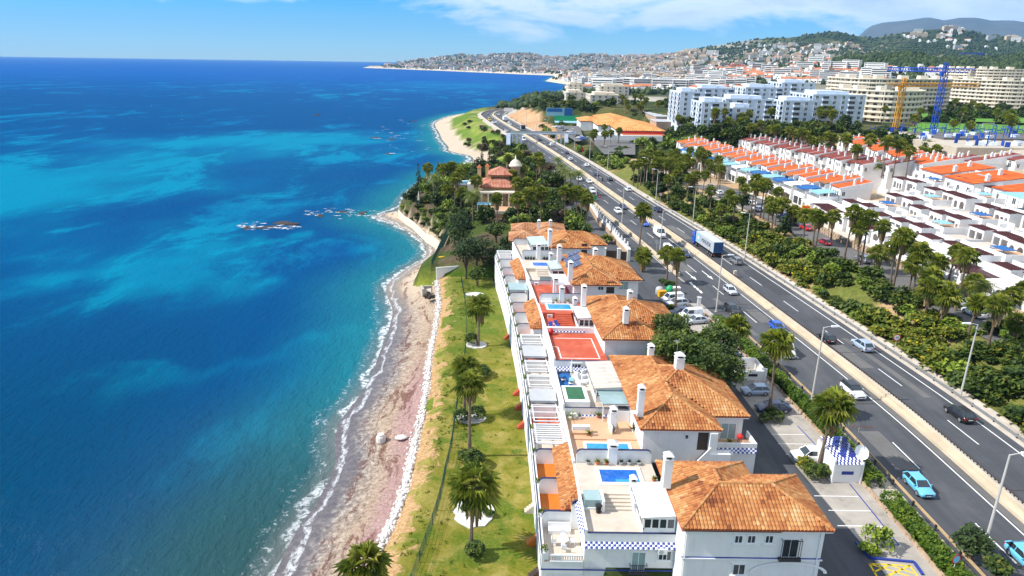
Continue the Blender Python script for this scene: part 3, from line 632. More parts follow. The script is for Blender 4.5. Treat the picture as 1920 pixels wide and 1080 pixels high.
for a_,b_ in (((125,985),(440,1000)),((125,985),(200,1110)),((440,1000),(520,1110)),((125,985),(520,1110)),((440,1000),(200,1110)),((280,992),(470,1060)),((280,992),(160,1050)),((200,1110),(520,1110))):
 p = cA(*a_); q = cA(*b_); d = (q - p).normalized(); n = Vector((d.y,-d.x,0)) * .09
 MB().poly([(*(p - n).xy,.012),(*(p + n).xy,.012),(*(q + n).xy,.012),(*(q - n).xy,.012)]).build('yellow_marking',M['yellow_paint'],park)
mb = MB(); wall = [cA(20,820),cA(130,945),cA(470,975),cA(540,1075)]
for a_,b_ in zip(wall,wall[1:]):
 d = (b_ - a_).normalized(); n = Vector((d.y,-d.x,0)) * .12
 mb.prism([(*(a_ - n).xy,),(*(a_ + n).xy,),(*(b_ + n).xy,),(*(b_ - n).xy,)],0,.16)
t = mb.build('kerb',M['blue_paint']); tag(t,'blue painted kerb around the yellow hatched bay','kerb')
t = empty('planter_wall',(41.6,70,0),0,'low rough stone edging wall along foot of the hedge','wall')
mb = MB()
for i in range(44):
 y = 36 + i * 2.0; x = float(XL(y)) - 12.0; mb.box(x - .18,x + .1,y,y + 1.96,-.1,.34 + rnd(-.04,.04))
mb.build('stone_row',M['stone_wall'],t)
# frontage street on the right
STREET = [Vector((x,y,0)) for x,y in ((80,60),(79.2,90),(77.5,112),(76.3,130),(75.3,146),(74.6,168),(73.4,190),(71.5,212),(68,236),(62,262),(56,285),(54,306),(57,326),(62,345))]
STREETC = catmull([(p.x,p.y) for p in STREET],3)
o = ribbon('street',STREETC,-1.6,10.4,3.62,M['worn_asphalt'],kind='structure',y1=248)
ribbon('pavement',STREETC,10.4,13.0,3.74,M['pale_concrete'],kind='structure',y1=232)
# ------------------------------------------------------------------ beach, rubble bank, lawn
RUB = catmull([(-13.9,44),(-13.7,60.4),(-13.4,64),(-12.9,67.6),(-12.7,73.5),(-12.9,80.4),(-13.0,88.4),(-13.3,97.8),(-14.2,109),(-14.6,118),(-15.0,128),(-15.6,138),(-16.5,146),(-18.0,156)],1.0)
def aty(px,py,Y):
 d = ray(px,py); t = Y / d.y; return Vector((d.x * t,Y,CAMZ + d.z * t))
inner = [Vector((p.x,p.y)) for p in RUB] + [Vector(p) for p in ((-20.5,163),(-19.5,178),(-20.8,190.7),(-23.5,198),(-26.5,203.5),(-33.3,221.6),(-38,232),(-41,240),(-42.5,246))]
ys_b = np.arange(36,247,0.9); NB = 40
iy = np.interp(ys_b,[p.y for p in inner],[p.x for p in inner])
shp = [p for p in SHL if 30 < p.y < 243]; sy = np.interp(ys_b,[p.y for p in shp],[p.x for p in shp])
U = np.linspace(0,1,NB)[None,:]; X0 = (sy - 3.2)[:,None]; X1 = iy[:,None]
BX = X0 + (X1 - X0) * U; BY = np.repeat(ys_b[:,None],NB,1)
dd = shore_d(BX,BY)
BZ = -8.56 + np.where(dd > 0,0.20 * dd + 0.05 * np.sin(dd * 1.1),0.10 * dd) + (fbm(BX / 2.2,BY / 3.5,41) - 0.5) * 0.28 * sstep(2,6,dd)
BZ = np.maximum(BZ,GRID[2].min())
idx = np.arange(BX.size).reshape(BX.shape); fq = np.stack([idx[:-1,:-1],idx[:-1,1:],idx[1:,1:],idx[1:,:-1]],-1).reshape(-1,4)
me = np_mesh('beach',np.stack([BX,BY,BZ + 0.12],-1).reshape(-1,3),fq,[],True)
a = me.attributes.new('inland','FLOAT','POINT'); a.data.foreach_set('value',dd.reshape(-1).astype(np.float32))
a = me.attributes.new('across','FLOAT','POINT'); a.data.foreach_set('value',np.repeat(U,len(ys_b),0).reshape(-1).astype(np.float32))
m = bpy.data.materials.new('beach_shingle'); nt,b = nodes_of(m); N,L = nt.nodes,nt.links; G = NG(N,L)
pos = N.new('ShaderNodeNewGeometry').outputs['Position']; A = N.new('ShaderNodeAttribute'); A.attribute_name = 'inland'; dn = A.outputs['Fac']
A2 = N.new('ShaderNodeAttribute'); A2.attribute_name = 'across'; ac = A2.outputs['Fac']
sp = N.new('ShaderNodeSeparateXYZ'); L.new(pos,sp.inputs[0]); PY = sp.outputs['Y']
grain = G.noise(pos,3.4,5,0.8); peb = G.noise(pos,1.3,6,0.75); drift = G.noise(G.mapping(pos,(0.5,0.16,0.5),(0,0,0.05)),1.0,6,0.65,0.5)
base = G.ramp(G.math('ADD',G.math('MULTIPLY',grain,0.5),G.math('MULTIPLY',peb,0.5)),[(0.36,(0.075,0.052,0.038)),(0.46,(0.29,0.208,0.145)),(0.60,(0.50,0.385,0.27))])
far_s = G.smooth(PY,118.0,170.0); base = G.mix(G.math('MULTIPLY',far_s,0.7),base,(0.56,0.45,0.33))
shing = G.math('MULTIPLY',G.math('SUBTRACT',1.0,far_s),G.math('SUBTRACT',1.0,G.smooth(G.math('ADD',dn,G.math('MULTIPLY',drift,4.0)),4.0,9.5)))
base = G.mix(shing,base,G.ramp(peb,[(0.36,(0.07,0.065,0.075)),(0.5,(0.20,0.18,0.17)),(0.62,(0.46,0.41,0.36))]))
# purple-pink sorted shingle below the bank, rusty weed cast up in lines
pink = G.math('MULTIPLY',G.smooth(G.math('ADD',ac,G.math('MULTIPLY_ADD',drift,0.3,-0.15)),0.64,0.86),G.math('SUBTRACT',1.0,G.smooth(PY,100.0,125.0)))
base = G.mix(G.math('MULTIPLY',pink,0.75),base,G.ramp(grain,[(0.38,(0.22,0.115,0.115)),(0.60,(0.47,0.30,0.29))]))
weedn = G.noise(G.mapping(pos,(0.42,0.13,0.3),(0,0,-0.12),(2.2,0.6,0)),1.0,7,0.72,0.7)
weed = G.math('MULTIPLY',G.smooth(weedn,0.525,0.56),G.math('MULTIPLY',G.smooth(ac,0.36,0.48),G.math('SUBTRACT',1.0,G.smooth(ac,0.82,0.92))))
weed = G.math('MULTIPLY',weed,G.smooth(grain,0.36,0.56)); base = G.mix(G.math('MULTIPLY',weed,0.9),base,(0.10,0.022,0.012))
wet = G.math('SUBTRACT',1.0,G.smooth(G.math('ADD',dn,G.math('MULTIPLY_ADD',drift,3.0,-1.5)),1.2,4.2))
wetc = G.mix(far_s,(0.095,0.082,0.088),(0.16,0.125,0.10)); base = G.mix(G.math('MULTIPLY',wet,0.8),base,wetc)
fo = G.math('MULTIPLY',G.math('SUBTRACT',1.0,G.smooth(G.math('ABSOLUTE',G.math('ADD',G.math('SUBTRACT',dn,0.6),G.math('MULTIPLY_ADD',drift,5.0,-2.5))),0.1,0.55)),G.smooth(G.noise(pos,1.6,5,0.7,0.6),0.40,0.54))
base = G.mix(G.math('MULTIPLY',fo,0.6),base,(0.74,0.76,0.76))
L.new(base,b.inputs['Base Color']); L.new(G.math('MULTIPLY_ADD',wet,-0.65,0.95),b.inputs['Roughness']); b.inputs['Specular IOR Level'].default_value = 0.3
bp = N.new('ShaderNodeBump'); bp.inputs['Strength'].default_value = 0.9; bp.inputs['Distance'].default_value = 0.18; L.new(G.math('ADD',G.math('MULTIPLY',grain,0.6),peb),bp.inputs['Height']); L.new(bp.outputs[0],b.inputs['Normal'])
me.materials.append(m); o = link('beach',me); o['kind'] = 'structure'
# rock: a lumpy low-poly stone, used everywhere stones lie
def rock_mesh(name,m,seed,sub=2,flat=0.7,amp=0.35):
 bm_ = __import__('bmesh').new(); bmesh = __import__('bmesh'); bmesh.ops.create_icosphere(bm_,subdivisions=sub,radius=1.0)
 for q in bm_.verts:
  n = mnoise.noise(q.co * 1.3 + Vector((seed * 7.1,seed * 3.3,0))); q.co *= 1 + n * amp; q.co.z *= flat
 me = bpy.data.meshes.new(name); bm_.to_mesh(me); bm_.free(); me.materials.append(m); return me
def scatter_np(vs0,fs0,placements):
 """placements rows: x,y,z,sx,sy,sz,rz -> joined arrays"""
 P = np.asarray(placements,float); n = len(P); k = len(vs0); ca,sa = np.cos(P[:,6]),np.sin(P[:,6])
 X = vs0[None,:,0] * P[:,3:4]; Y = vs0[None,:,1] * P[:,4:5]; Z = vs0[None,:,2] * P[:,5:6]
 V = np.stack([X * ca[:,None] - Y * sa[:,None] + P[:,0:1],X * sa[:,None] + Y * ca[:,None] + P[:,1:2],Z + P[:,2:3]],-1).reshape(-1,3)
 Fc = (fs0[None] + (np.arange(n) * k)[:,None,None]).reshape(-1,fs0.shape[1]); return V,Fc
def mesh_np(me):
 v = np.empty(len(me.vertices) * 3); me.vertices.foreach_get('co',v); f = np.array([list(p.vertices) for p in me.polygons]); return v.reshape(-1,3),f
stones = [mesh_np(rock_mesh('stone',M['pale_rock'],i,1,0.75,0.4)) for i in range(4)]
allV = []; allF = []; base_i = 0
for k in range(4):
 pl = []
 for i in range(len(RUB) - 1):
  for j in range(17 if RUB[i].y < 120 else 10):
   t = random.random(); p = RUB[i].lerp(RUB[i + 1],t); s = rnd(.09,.24) * (1.25 if RUB[i].y < 80 else 1.0); w = random.gauss(0,.34)
   pl.append((p.x + w,p.y,-5.25 + rnd(0,.5) - abs(w) * .35,s * rnd(.8,1.3),s,s,rnd(0,6.3)))
 V,Fc = scatter_np(*stones[k],pl); allV.append(V); allF.append(Fc + base_i); base_i += len(V)
me = np_mesh('rubble',np.vstack(allV),np.vstack(allF),[M['pale_rock']]); o = link('rubble',me)
tag(o,'long bank of white rubble stones between beach and lawn','rubble',None,'stuff')
rock_mes = [rock_mesh('boulder',M['dark_rock'],11 + i,3,0.6,0.75) for i in range(3)]
def boulder(p,s,label,grp=None,z=0.0,m=0):
 o = link('boulder',rock_mes[m % 3],None,Vector((p.x,p.y,p.z + z))); o.scale = s; o.rotation_euler = (0,0,rnd(0,6)); return tag(o,label,'rock',grp)
for (px,py,sx,sy,sz,lab) in ((540,420,4.2,1.6,1.2,'long dark rock breaking the surface off the cove'),(500,426,3.4,1.2,.5,'low dark rock in white foam at seaward end of reef'),(462,427,2.2,1.0,.35,'small foamy rock farthest out on the reef'),
 (600,405,2.0,1.0,.5,'small rock behind the long dark reef rock'),(640,398,2.6,1.2,.6,'rock midway between the reef and headland garden'),(680,400,2.4,1.3,.55,'rock awash close to the sandy cove'),(594,216,5,2.2,1.2,'lone dark rock far out in open blue water'),
 (728,289,2.6,1.4,.8,'dark rock off the second beach'),(705,258,4,2,.6,'pale foamy rock north of the second beach'),(735,262,3.6,1.8,.7,'wave washed rock beside the second beach'),(775,228,4,2,.8,'rock at the far end of second beach')):
 boulder(at(px,py,-8.5),(sx,sy,sz),lab,None,0.0,int(px))
t_ = 0
for px,py,s in ((770,383,2.2),(760,392,1.3),(764,376,2.6),(776,370,2.2),(772,395,.9),(749,398,.7)):
 boulder(at(px,py,-8.3),(s,s * .8,s * .8),'brown rock at the foot of the headland garden','rocks at the foot of the headland',0.3,t_); t_ += 1
for px,py,s in ((801,555,.7),(806,558,.6),(812,556,.55),(798,556,.5),(803,550,.5)):
 boulder(at(px,py,-5.5),(s,s,s),'broken rock beside the collapsed wall end','rocks at the collapsed wall',0.1,t_); t_ += 1
# foam washing round the reef: thin lacy sheets
mb = MB()
for i in range(150):
 p = at(rnd(450,566),424 + random.gauss(1,3.2),-8.5) if i < 70 else at(rnd(575,706),401 + random.gauss(0,4),-8.5) if i < 125 else at(rnd(700,800),rnd(225,292),-8.5); r = rnd(.25,.9) * (1 if i < 125 else 2)
 mb.poly([(p.x + 2.2 * r * math.cos(k * .7) * rnd(.35,1.1),p.y + .8 * r * math.sin(k * .7) * rnd(.35,1.1),-8.42 + i * .0008) for k in range(9)])
mat('sea_foam',(0.74,0.77,0.78),0.8,0.1,2.0); m = M['sea_foam']; nt = m.node_tree; G = NG(nt.nodes,nt.links); gp = nt.nodes.new('ShaderNodeNewGeometry').outputs['Position']; nt.links.new(G.smooth(G.noise(gp,1.1,6,0.75,0.6),0.46,0.56),nt.nodes['Principled BSDF'].inputs['Alpha'])
o = mb.build('foam',M['sea_foam']); o['kind'] = 'stuff'; o['label'] = 'white foam washing round the reef rocks'
boulder_white = link('boulder',rock_mesh('boulder',M['pale_rock'],21,2,.7,.2),None,c6(735,378,-6.4)); boulder_white.scale = (.95,.7,.4); tag(boulder_white,'flat white boulder lying on the pink shingle','rock')
t = MB(); p = c6(633,385,-6.8); t.lathe(p.x,p.y,[(.72,-7.2),(.68,-6.5),(.58,-6.3),(.5,-6.25),(.46,-6.05),(0.2,-6.0)],12); o = t.build('drain_well',M['pale_rock']); tag(o,'round white concrete well cap on the shingle beach','well')
# lawn sheet with bare sandy margin
LY = np.arange(40,158,0.8); NL = 34
lx0 = np.interp(LY,[p.y for p in RUB],[p.x for p in RUB]) + .3; lx1 = 3.3 + estate_dx(LY)
U = np.linspace(0,1,NL)[None]; LX = lx0[:,None] + (lx1 - lx0)[:,None] * U; LYY = np.repeat(LY[:,None],NL,1)
LZ = np.where(LX < lx0[:,None] + 2.2,-5.0 + (LX - lx0[:,None]) * .42,-4.05) + (fbm(LX / 3,LYY / 3,55) - .5) * .22
idx = np.arange(LX.size).reshape(LX.shape); fq = np.stack([idx[:-1,:-1],idx[:-1,1:],idx[1:,1:],idx[1:,:-1]],-1).reshape(-1,4)
me = np_mesh('lawn',np.stack([LX,LYY,LZ],-1).reshape(-1,3),fq,[],True)
a = me.attributes.new('margin','FLOAT','POINT'); a.data.foreach_set('value',(LX - lx0[:,None]).reshape(-1).astype(np.float32))
m = bpy.data.materials.new('lawn_turf'); nt,b = nodes_of(m); N,L = nt.nodes,nt.links; G = NG(N,L); pos = N.new('ShaderNodeNewGeometry').outputs['Position']
A = N.new('ShaderNodeAttribute'); A.attribute_name = 'margin'; mg = A.outputs['Fac']; sp = N.new('ShaderNodeSeparateXYZ'); L.new(pos,sp.inputs[0]); PY = sp.outputs['Y']
gn = G.noise(pos,3.2,6,0.75); pt = G.noise(pos,0.33,5,0.6,0.6); pt2 = G.noise(G.mapping(pos,(1,1,1),(0,0,0),(9,4,2)),0.16,4,0.6,0.4)
turf = G.ramp(G.math('ADD',G.math('MULTIPLY',pt,0.65),G.math('MULTIPLY',gn,0.35)),[(0.36,(0.085,0.12,0.008)),(0.48,(0.175,0.165,0.022)),(0.62,(0.30,0.245,0.07))])
turf = G.mix(G.math('MULTIPLY',G.smooth(pt2,0.50,0.60),0.8),turf,G.ramp(gn,[(0.4,(0.05,0.10,0.008)),(0.62,(0.12,0.17,0.018))]))
turf = G.mix(G.math('MULTIPLY',G.smooth(PY,100.0,135.0),0.55),turf,(0.10,0.14,0.02))
bare = G.math('SUBTRACT',1.0,G.smooth(G.math('ADD',mg,G.math('MULTIPLY_ADD',pt,13.0,-6.0)),1.6,3.0))
earth = G.ramp(gn,[(0.38,(0.28,0.15,0.06)),(0.62,(0.52,0.35,0.18))])
L.new(G.mix(bare,turf,earth),b.inputs['Base Color']); b.inputs['Roughness'].default_value = 0.95; b.inputs['Specular IOR Level'].default_value = 0.1
bp = N.new('ShaderNodeBump'); bp.inputs['Strength'].default_value = 0.8; bp.inputs['Distance'].default_value = 0.12; L.new(gn,bp.inputs['Height']); L.new(bp.outputs[0],b.inputs['Normal'])
me.materials.append(m); o = link('lawn',me); o['kind'] = 'structure'
# grass tufts along the bare margin
def tufts(name,pts,mat_,label,h=0.25,n=7):
 V = []; Fc = []; T = []
 for (x,y,z) in pts:
  for k in range(n):
   a = rnd(0,6.28); r = rnd(0,.28); w = rnd(.04,.10); hh = h * rnd(.6,1.3); bx,by = x + r * math.cos(a),y + r * math.sin(a); q = rnd(0,6.28); i = len(V)
   V += [(bx - w * math.cos(q),by - w * math.sin(q),z - .03),(bx + w * math.cos(q),by + w * math.sin(q),z - .03),(bx + rnd(-.15,.15),by + rnd(-.15,.15),z + hh)]; Fc.append((i,i + 1,i + 2)); T.append(random.random())
 me = np_mesh(name,np.array(V),np.array(Fc),[mat_],False,T); o = link(name,me); tag(o,label,None,None,'stuff'); return o
pts = []
for i in range(1500):
 y = rnd(44,156); x0 = float(np.interp(y,[p.y for p in RUB],[p.x for p in RUB])); x = x0 + rnd(1.5,8.0)
 if fbm(np.array([x / 2.5]),np.array([y / 2.5]),77)[0] > .52: pts.append((x,y,-4.05 if x > x0 + 2.5 else -4.5))
for i in range(160):
 y = rnd(44,156); x0 = float(np.interp(y,[p.y for p in RUB],[p.x for p in RUB])); x = rnd(x0 + 5,2.5 + float(estate_dx(y))); pts.append((x,y,-4.05))
tufts('grass',pts,M['bright_leaf'],'tufts of rough grass on the lawn and its sandy margin')
# ------------------------------------------------------------------ white estate by the sea
BEND = lambda u,v,z: (u + float(estate_dx(v)),v,z)
def hip_h(r,u,v,ze,k):
 d = min(u - r[0],r[1] - u,v - r[2],r[3] - v); return ze + k * d if d > -1e-6 else -99
def tiled_roof(parent,rects,ze,k=0.44,bend=BEND,mat_='roof_tile',cw=0.33,rl=0.42,seed=0,name='roof',lift=0.0):
 """hip roofs over rectangles; where they run into each other the higher one wins. Deck + barrel tiles + ridge tiles"""
 rg = random.Random(seed); deck = MB(bend); deck.mi = 0
 for r in rects:
  u0,u1,v0,v1 = r; hw = min(u1 - u0,v1 - v0) / 2; zr = ze + k * hw - .06 - .02 * rects.index(r)
  if u1 - u0 >= v1 - v0: ra,rb = (u0 + hw,(v0 + v1) / 2),(u1 - hw,(v0 + v1) / 2)
  else: ra,rb = ((u0 + u1) / 2,v0 + hw),((u0 + u1) / 2,v1 - hw)
  z0 = ze - .10 - .02 * rects.index(r)
  vs = [(u0,v0,z0),(u1,v0,z0),(u1,v1,z0),(u0,v1,z0),(*ra,zr),(*rb,zr)]
  fs = [(3,2,1,0)]
  if u1 - u0 >= v1 - v0: fs += [(0,1,5,4),(1,2,5),(2,3,4,5),(3,0,4)]
  else: fs += [(0,1,4),(1,2,5,4),(2,3,5),(3,0,4,5)]
  deck.add(vs,fs)
 roof = deck.build(name,M['terracotta'],parent)
 tb = MB(bend); rad = cw * .46
 seg = [(-rad,0.0),(-rad * .55,rad * .62),(rad * .55,rad * .62),(rad,0.0)]
 for ri,r in enumerate(rects):
  u0,u1,v0,v1 = r; hw = min(u1 - u0,v1 - v0) / 2
  sides = (((u0,v0),(1,0),(0,1),u1 - u0),((u1,v0),(0,1),(-1,0),v1 - v0),((u1,v1),(-1,0),(0,-1),u1 - u0),((u0,v1),(0,-1),(1,0),v1 - v0))
  for (ou,ov),e,n,ln in sides:
   nc_ = int(ln / cw); off = (ln - nc_ * cw) / 2; cosk = 1 / math.sqrt(1 + k * k)
   step = rl * cosk
   for c in range(nc_):
    a = off + (c + .5) * cw; maxd = min(a,ln - a,hw); colt = rg.gauss(0,.05)
    nrow = int((maxd + step * .5) / step)
    for q in range(nrow):
     d = (q + .5) * step; u = ou + e[0] * a + n[0] * d; v_ = ov + e[1] * a + n[1] * d; z = ze + k * d
     if any((lambda hz: hz > z + .05 or (j < ri and hz > z - .05))(hip_h(o_,u,v_,ze,k)) for j,o_ in enumerate(rects) if j != ri): continue
     d0 = d - step * .55; d1 = min(d + step * .58,maxd + .05)
     w = fbm_t(u,v_); tb.tint = min(1,max(0,.5 + rg.gauss(0,.13) + colt + (w - .5) * .8))
     vs = []
     for dq,hh in ((d0,.055 + lift),(d1,.012 + lift)):
      for (sx,sz) in seg:
       uu = ou + e[0] * (a + sx) + n[0] * dq; vv = ov + e[1] * (a + sx) + n[1] * dq; vs.append((uu,vv,ze + k * dq + sz + hh))
     tb.add(vs,[(0,1,5,4),(1,2,6,5),(2,3,7,6)])
  # ridge and hip tiles
  if u1 - u0 >= v1 - v0: ra,rb = (u0 + hw,(v0 + v1) / 2),(u1 - hw,(v0 + v1) / 2)
  else: ra,rb = ((u0 + u1) / 2,v0 + hw),((u0 + u1) / 2,v1 - hw)
  zr = ze + k * hw
  if u1 - u0 >= v1 - v0: lines = [((u0,v0),ra),((u0,v1),ra),((u1,v0),rb),((u1,v1),rb),(ra,rb)]
  else: lines = [((u0,v0),ra),((u1,v0),ra),((u0,v1),rb),((u1,v1),rb),(ra,rb)]
  for p,q in lines:
   isr = (p == ra and q == rb); A_ = Vector((*p,zr if isr else ze)); B_ = Vector((*q,zr)); n_ = int((B_ - A_).length / .42)
   for i in range(n_):
    P0 = A_.lerp(B_,i / n_); P1 = A_.lerp(B_,(i + 1.15) / n_); mid = (P0 + P1) / 2
    if any(hip_h(o_,mid.x,mid.y,ze,k) > mid.z + (.04 if j > ri else -.12) for j,o_ in enumerate(rects) if j != ri): continue
    dv = (P1 - P0); sd = Vector((dv.y,-dv.x,0)).normalized(); tb.tint = min(1,max(0,.6 + rg.gauss(0,.13)))
    vs = []
    for P,hh in ((P0,.10 + lift),(P1,.06 + lift)):
     for sx,sz in ((-.16,-.02),(-.09,.11),(.09,.11),(.16,-.02)): vs.append(tuple(P + sd * sx + Vector((0,0,sz + hh))))
    tb.add(vs,[(0,1,5,4),(1,2,6,5),(2,3,7,6)])
 o = tb.build('roof_tiles',M[mat_],roof); o['kind'] = 'stuff'
 return roof
def fbm_t(u,v): return mnoise.noise(Vector((u * .45,v * .45,1.7))) * .5 + .5 + mnoise.noise(Vector((u * 1.7,v * 1.7,4.1))) * .18
def lean_roof(parent,u0,u1,v0,v1,zl,zr,bend=BEND,seed=0,mat_='roof_tile',cw=.30,rl=.42,name='awning_roof',hip=True):
 """a narrow tiled lean-to: low edge at u0 (zl), high edge at u1 (zr), tiles running down to the sea side; hipped near end"""
 rg = random.Random(seed); d = MB(bend); d.add([(u0,v0,zl - .08),(u1,v0,zl - .08),(u1,v1,zl - .08),(u0,v1,zl - .08),(u1,v0 + (u1 - u0 if hip else 0),zr - .06),(u1,v1,zr - .06)],
  [(3,2,1,0),(0,4,5,3),(0,1,4),(1,2,5,4),(2,3,5)])
 o = d.build(name,M['terracotta'],parent); tb = MB(bend); k = (zr - zl) / (u1 - u0); rad = cw * .46; seg = [(-rad,0),(-rad * .55,rad * .62),(rad * .55,rad * .62),(rad,0)]
 step = rl / math.sqrt(1 + k * k); w = u1 - u0
 for c in range(int((v1 - v0) / cw)):
  a = v0 + (c + .5) * cw; dm = w if not hip else min(w,a - v0)
  for q in range(int((dm + step * .5) / step)):
   dd_ = (q + .5) * step; tb.tint = min(1,max(0,.5 + rg.gauss(0,.17))); vs = []
   for dq,hh in ((dd_ - step * .55,.055),(min(dd_ + step * .58,dm),.012)):
    for sx,sz in seg: vs.append((u0 + dq,a + sx,zl + k * dq + sz + hh))
   tb.add(vs,[(4,5,1,0),(5,6,2,1),(6,7,3,2)])
 if hip:
  for c in range(int(w / cw)):
   a = u0 + (c + .5) * cw; dm = a - u0
   for q in range(int((dm + step * .5) / step)):
    dd_ = (q + .5) * step; tb.tint = min(1,max(0,.42 + rg.gauss(0,.17))); vs = []
    for dq,hh in ((dd_ - step * .55,.055),(min(dd_ + step * .58,dm),.012)):
     for sx,sz in seg: vs.append((a + sx,v0 + dq,zl + k * dq + sz + hh))
    tb.add(vs,[(0,1,5,4),(1,2,6,5),(2,3,7,6)])
 t_ = tb.build('roof_tiles',M[mat_],o); t_['kind'] = 'stuff'; return o
def chimney(parent,u,v,z0,h,w=.62,bend=BEND,cap=True):
 m_ = MB(bend); m_.box(u - w / 2,u + w / 2,v - w / 2,v + w / 2,z0,z0 + h); m_.box(u - w / 2 - .06,u + w / 2 + .06,v - w / 2 - .06,v + w / 2 + .06,z0 + h,z0 + h + .10)
 if cap:
  zt = z0 + h + .10
  for sx in (-1,1):
   for sy in (-1,1): m_.box(u + sx * w * .42 - .06,u + sx * w * .42 + .06,v + sy * w * .42 - .06,v + sy * w * .42 + .06,zt,zt + .34)
  e = w / 2 + .08; zt += .34
  m_.add([(u - e,v - e,zt),(u + e,v - e,zt),(u + e,v + e,zt),(u - e,v + e,zt),(u,v,zt + .42)],[(3,2,1,0),(0,1,4),(1,2,4),(2,3,4),(3,0,4)])
 o = m_.build('chimney',M['white_wall'],parent); mm_ = MB(bend)
 if cap: mm_.box(u - w * .3,u + w * .3,v - w * .3,v + w * .3,z0 + h + .08,z0 + h + .42); mm_.build('flue',M['dark_metal'],o)
 return o
def window_y(parent,x,Y,z,w,h,surround=True,bars=1,bend=None,glass='glass',name='window'):
 """a window in a wall that faces the camera side (towards smaller y)"""
 f_ = MB(bend); t_ = .07
 for a0,a1,b0,b1 in ((x - w / 2 - t_,x - w / 2,z,z + h),(x + w / 2,x + w / 2 + t_,z,z + h),(x - w / 2 - t_,x + w / 2 + t_,z + h,z + h + t_),(x - w / 2 - t_,x + w / 2 + t_,z - t_,z)):
  f_.box(a0,a1,Y - .08,Y + .06,b0,b1)
 for i in range(bars): bx = x - w / 2 + w * (i + 1) / (bars + 1); f_.box(bx - .03,bx + .03,Y - .05,Y + .03,z,z + h)
 if surround: f_.box(x - w / 2 - .25,x + w / 2 + .25,Y - .14,Y + .02,z - .2,z - t_); f_.box(x - w / 2 - .22,x + w / 2 + .22,Y - .10,Y + .02,z + h + t_,z + h + .2)
 o = f_.build(name,M['white_paint'],parent); p_ = MB(bend); p_.box(x - w / 2,x + w / 2,Y - .03,Y + .02,z,z + h); p_.build('pane',M[glass],o); return o
def window_x(parent,X,y,z,w,h,bend=None,glass='glass',side=-1,name='window'):
 f_ = MB(bend); t_ = .07; s = side
 for a0,a1,b0,b1 in ((y - w / 2 - t_,y - w / 2,z,z + h),(y + w / 2,y + w / 2 + t_,z,z + h),(y - w / 2 - t_,y + w / 2 + t_,z + h,z + h + t_),(y - w / 2 - t_,y + w / 2 + t_,z - t_,z),(y - .03,y + .03,z,z + h)):
  f_.box(min(X,X + s * .08),max(X,X + s * .08),a0,a1,b0,b1)
 o = f_.build(name,M['white_paint'],parent); p_ = MB(bend); p_.box(min(X,X + s * .03),max(X,X + s * .03),y - w / 2,y + w / 2,z,z + h); p_.build('pane',M[glass],o); return o
def cornice(parent,u0,u1,v,z,bend=BEND,out=.45,drop=.42,checker=True):
 """small sloping strip of glazed blue and white tiles along the top of a front wall"""
 m_ = MB(bend); n = int((u1 - u0) / .24); rows = 3
 for i in range(n):
  for j in range(rows):
   a = u0 + (u1 - u0) * i / n; b_ = u0 + (u1 - u0) * (i + .96) / n; t0 = j / rows; t1 = (j + 1) / rows; m_.tint = 1.0 if (i + j) % 2 else 0.0
   y0,y1 = v - out * t0,v - out * t1; z0,z1 = z - drop * t0,z - drop * t1; c_ = (a + b_) / 2
   m_.add([(a,y0,z0),(c_,y0,z0 + .05),(b_,y0,z0),(a,y1,z1 - .02),(c_,y1,z1 + .05),(b_,y1,z1 - .02)],[(0,3,4,1),(1,4,5,2)])
 o = m_.build('glazed_cornice',M['glazed_tile'],parent); o['kind'] = 'stuff'; return o
def cornice_side(parent,u,v0,v1,z,bend=BEND,out=.5,drop=.4):
 m_ = MB(bend); n = int((v1 - v0) / .26)
 for i in range(n):
  for j in range(3):
   a = v0 + (v1 - v0) * i / n; b_ = v0 + (v1 - v0) * (i + .96) / n; t0 = j / 3; t1 = (j + 1) / 3; m_.tint = 1.0 if (i + j) % 2 else 0.0; c_ = (a + b_) / 2
   x0,x1 = u - out * t0,u - out * t1; z0,z1 = z - drop * t0,z - drop * t1
   m_.add([(x0,a,z0),(x0,c_,z0 + .05),(x0,b_,z0),(x1,a,z1 - .02),(x1,c_,z1 + .05),(x1,b_,z1 - .02)],[(1,4,3,0),(2,5,4,1)])
 o = m_.build('glazed_cornice',M['glazed_tile'],parent); o['kind'] = 'stuff'; return o
def pool(parent,u0,u1,v0,v1,z,m='pool_water',bend=BEND,depth=1.1,rim=.32,rm='white_paint'):
 r_ = MB(bend)
 for a in ((u0 - rim,u1 + rim,v0 - rim,v0),(u0 - rim,u1 + rim,v1,v1 + rim),(u0 - rim,u0,v0,v1),(u1,u1 + rim,v0,v1)): r_.box(*a,z,z + .12)
 o = r_.build('pool',M[rm],parent); w_ = MB(bend); w_.box(u0,u1,v0,v1,z - .02,z + .05); w_.build('water',M[m],o); return o
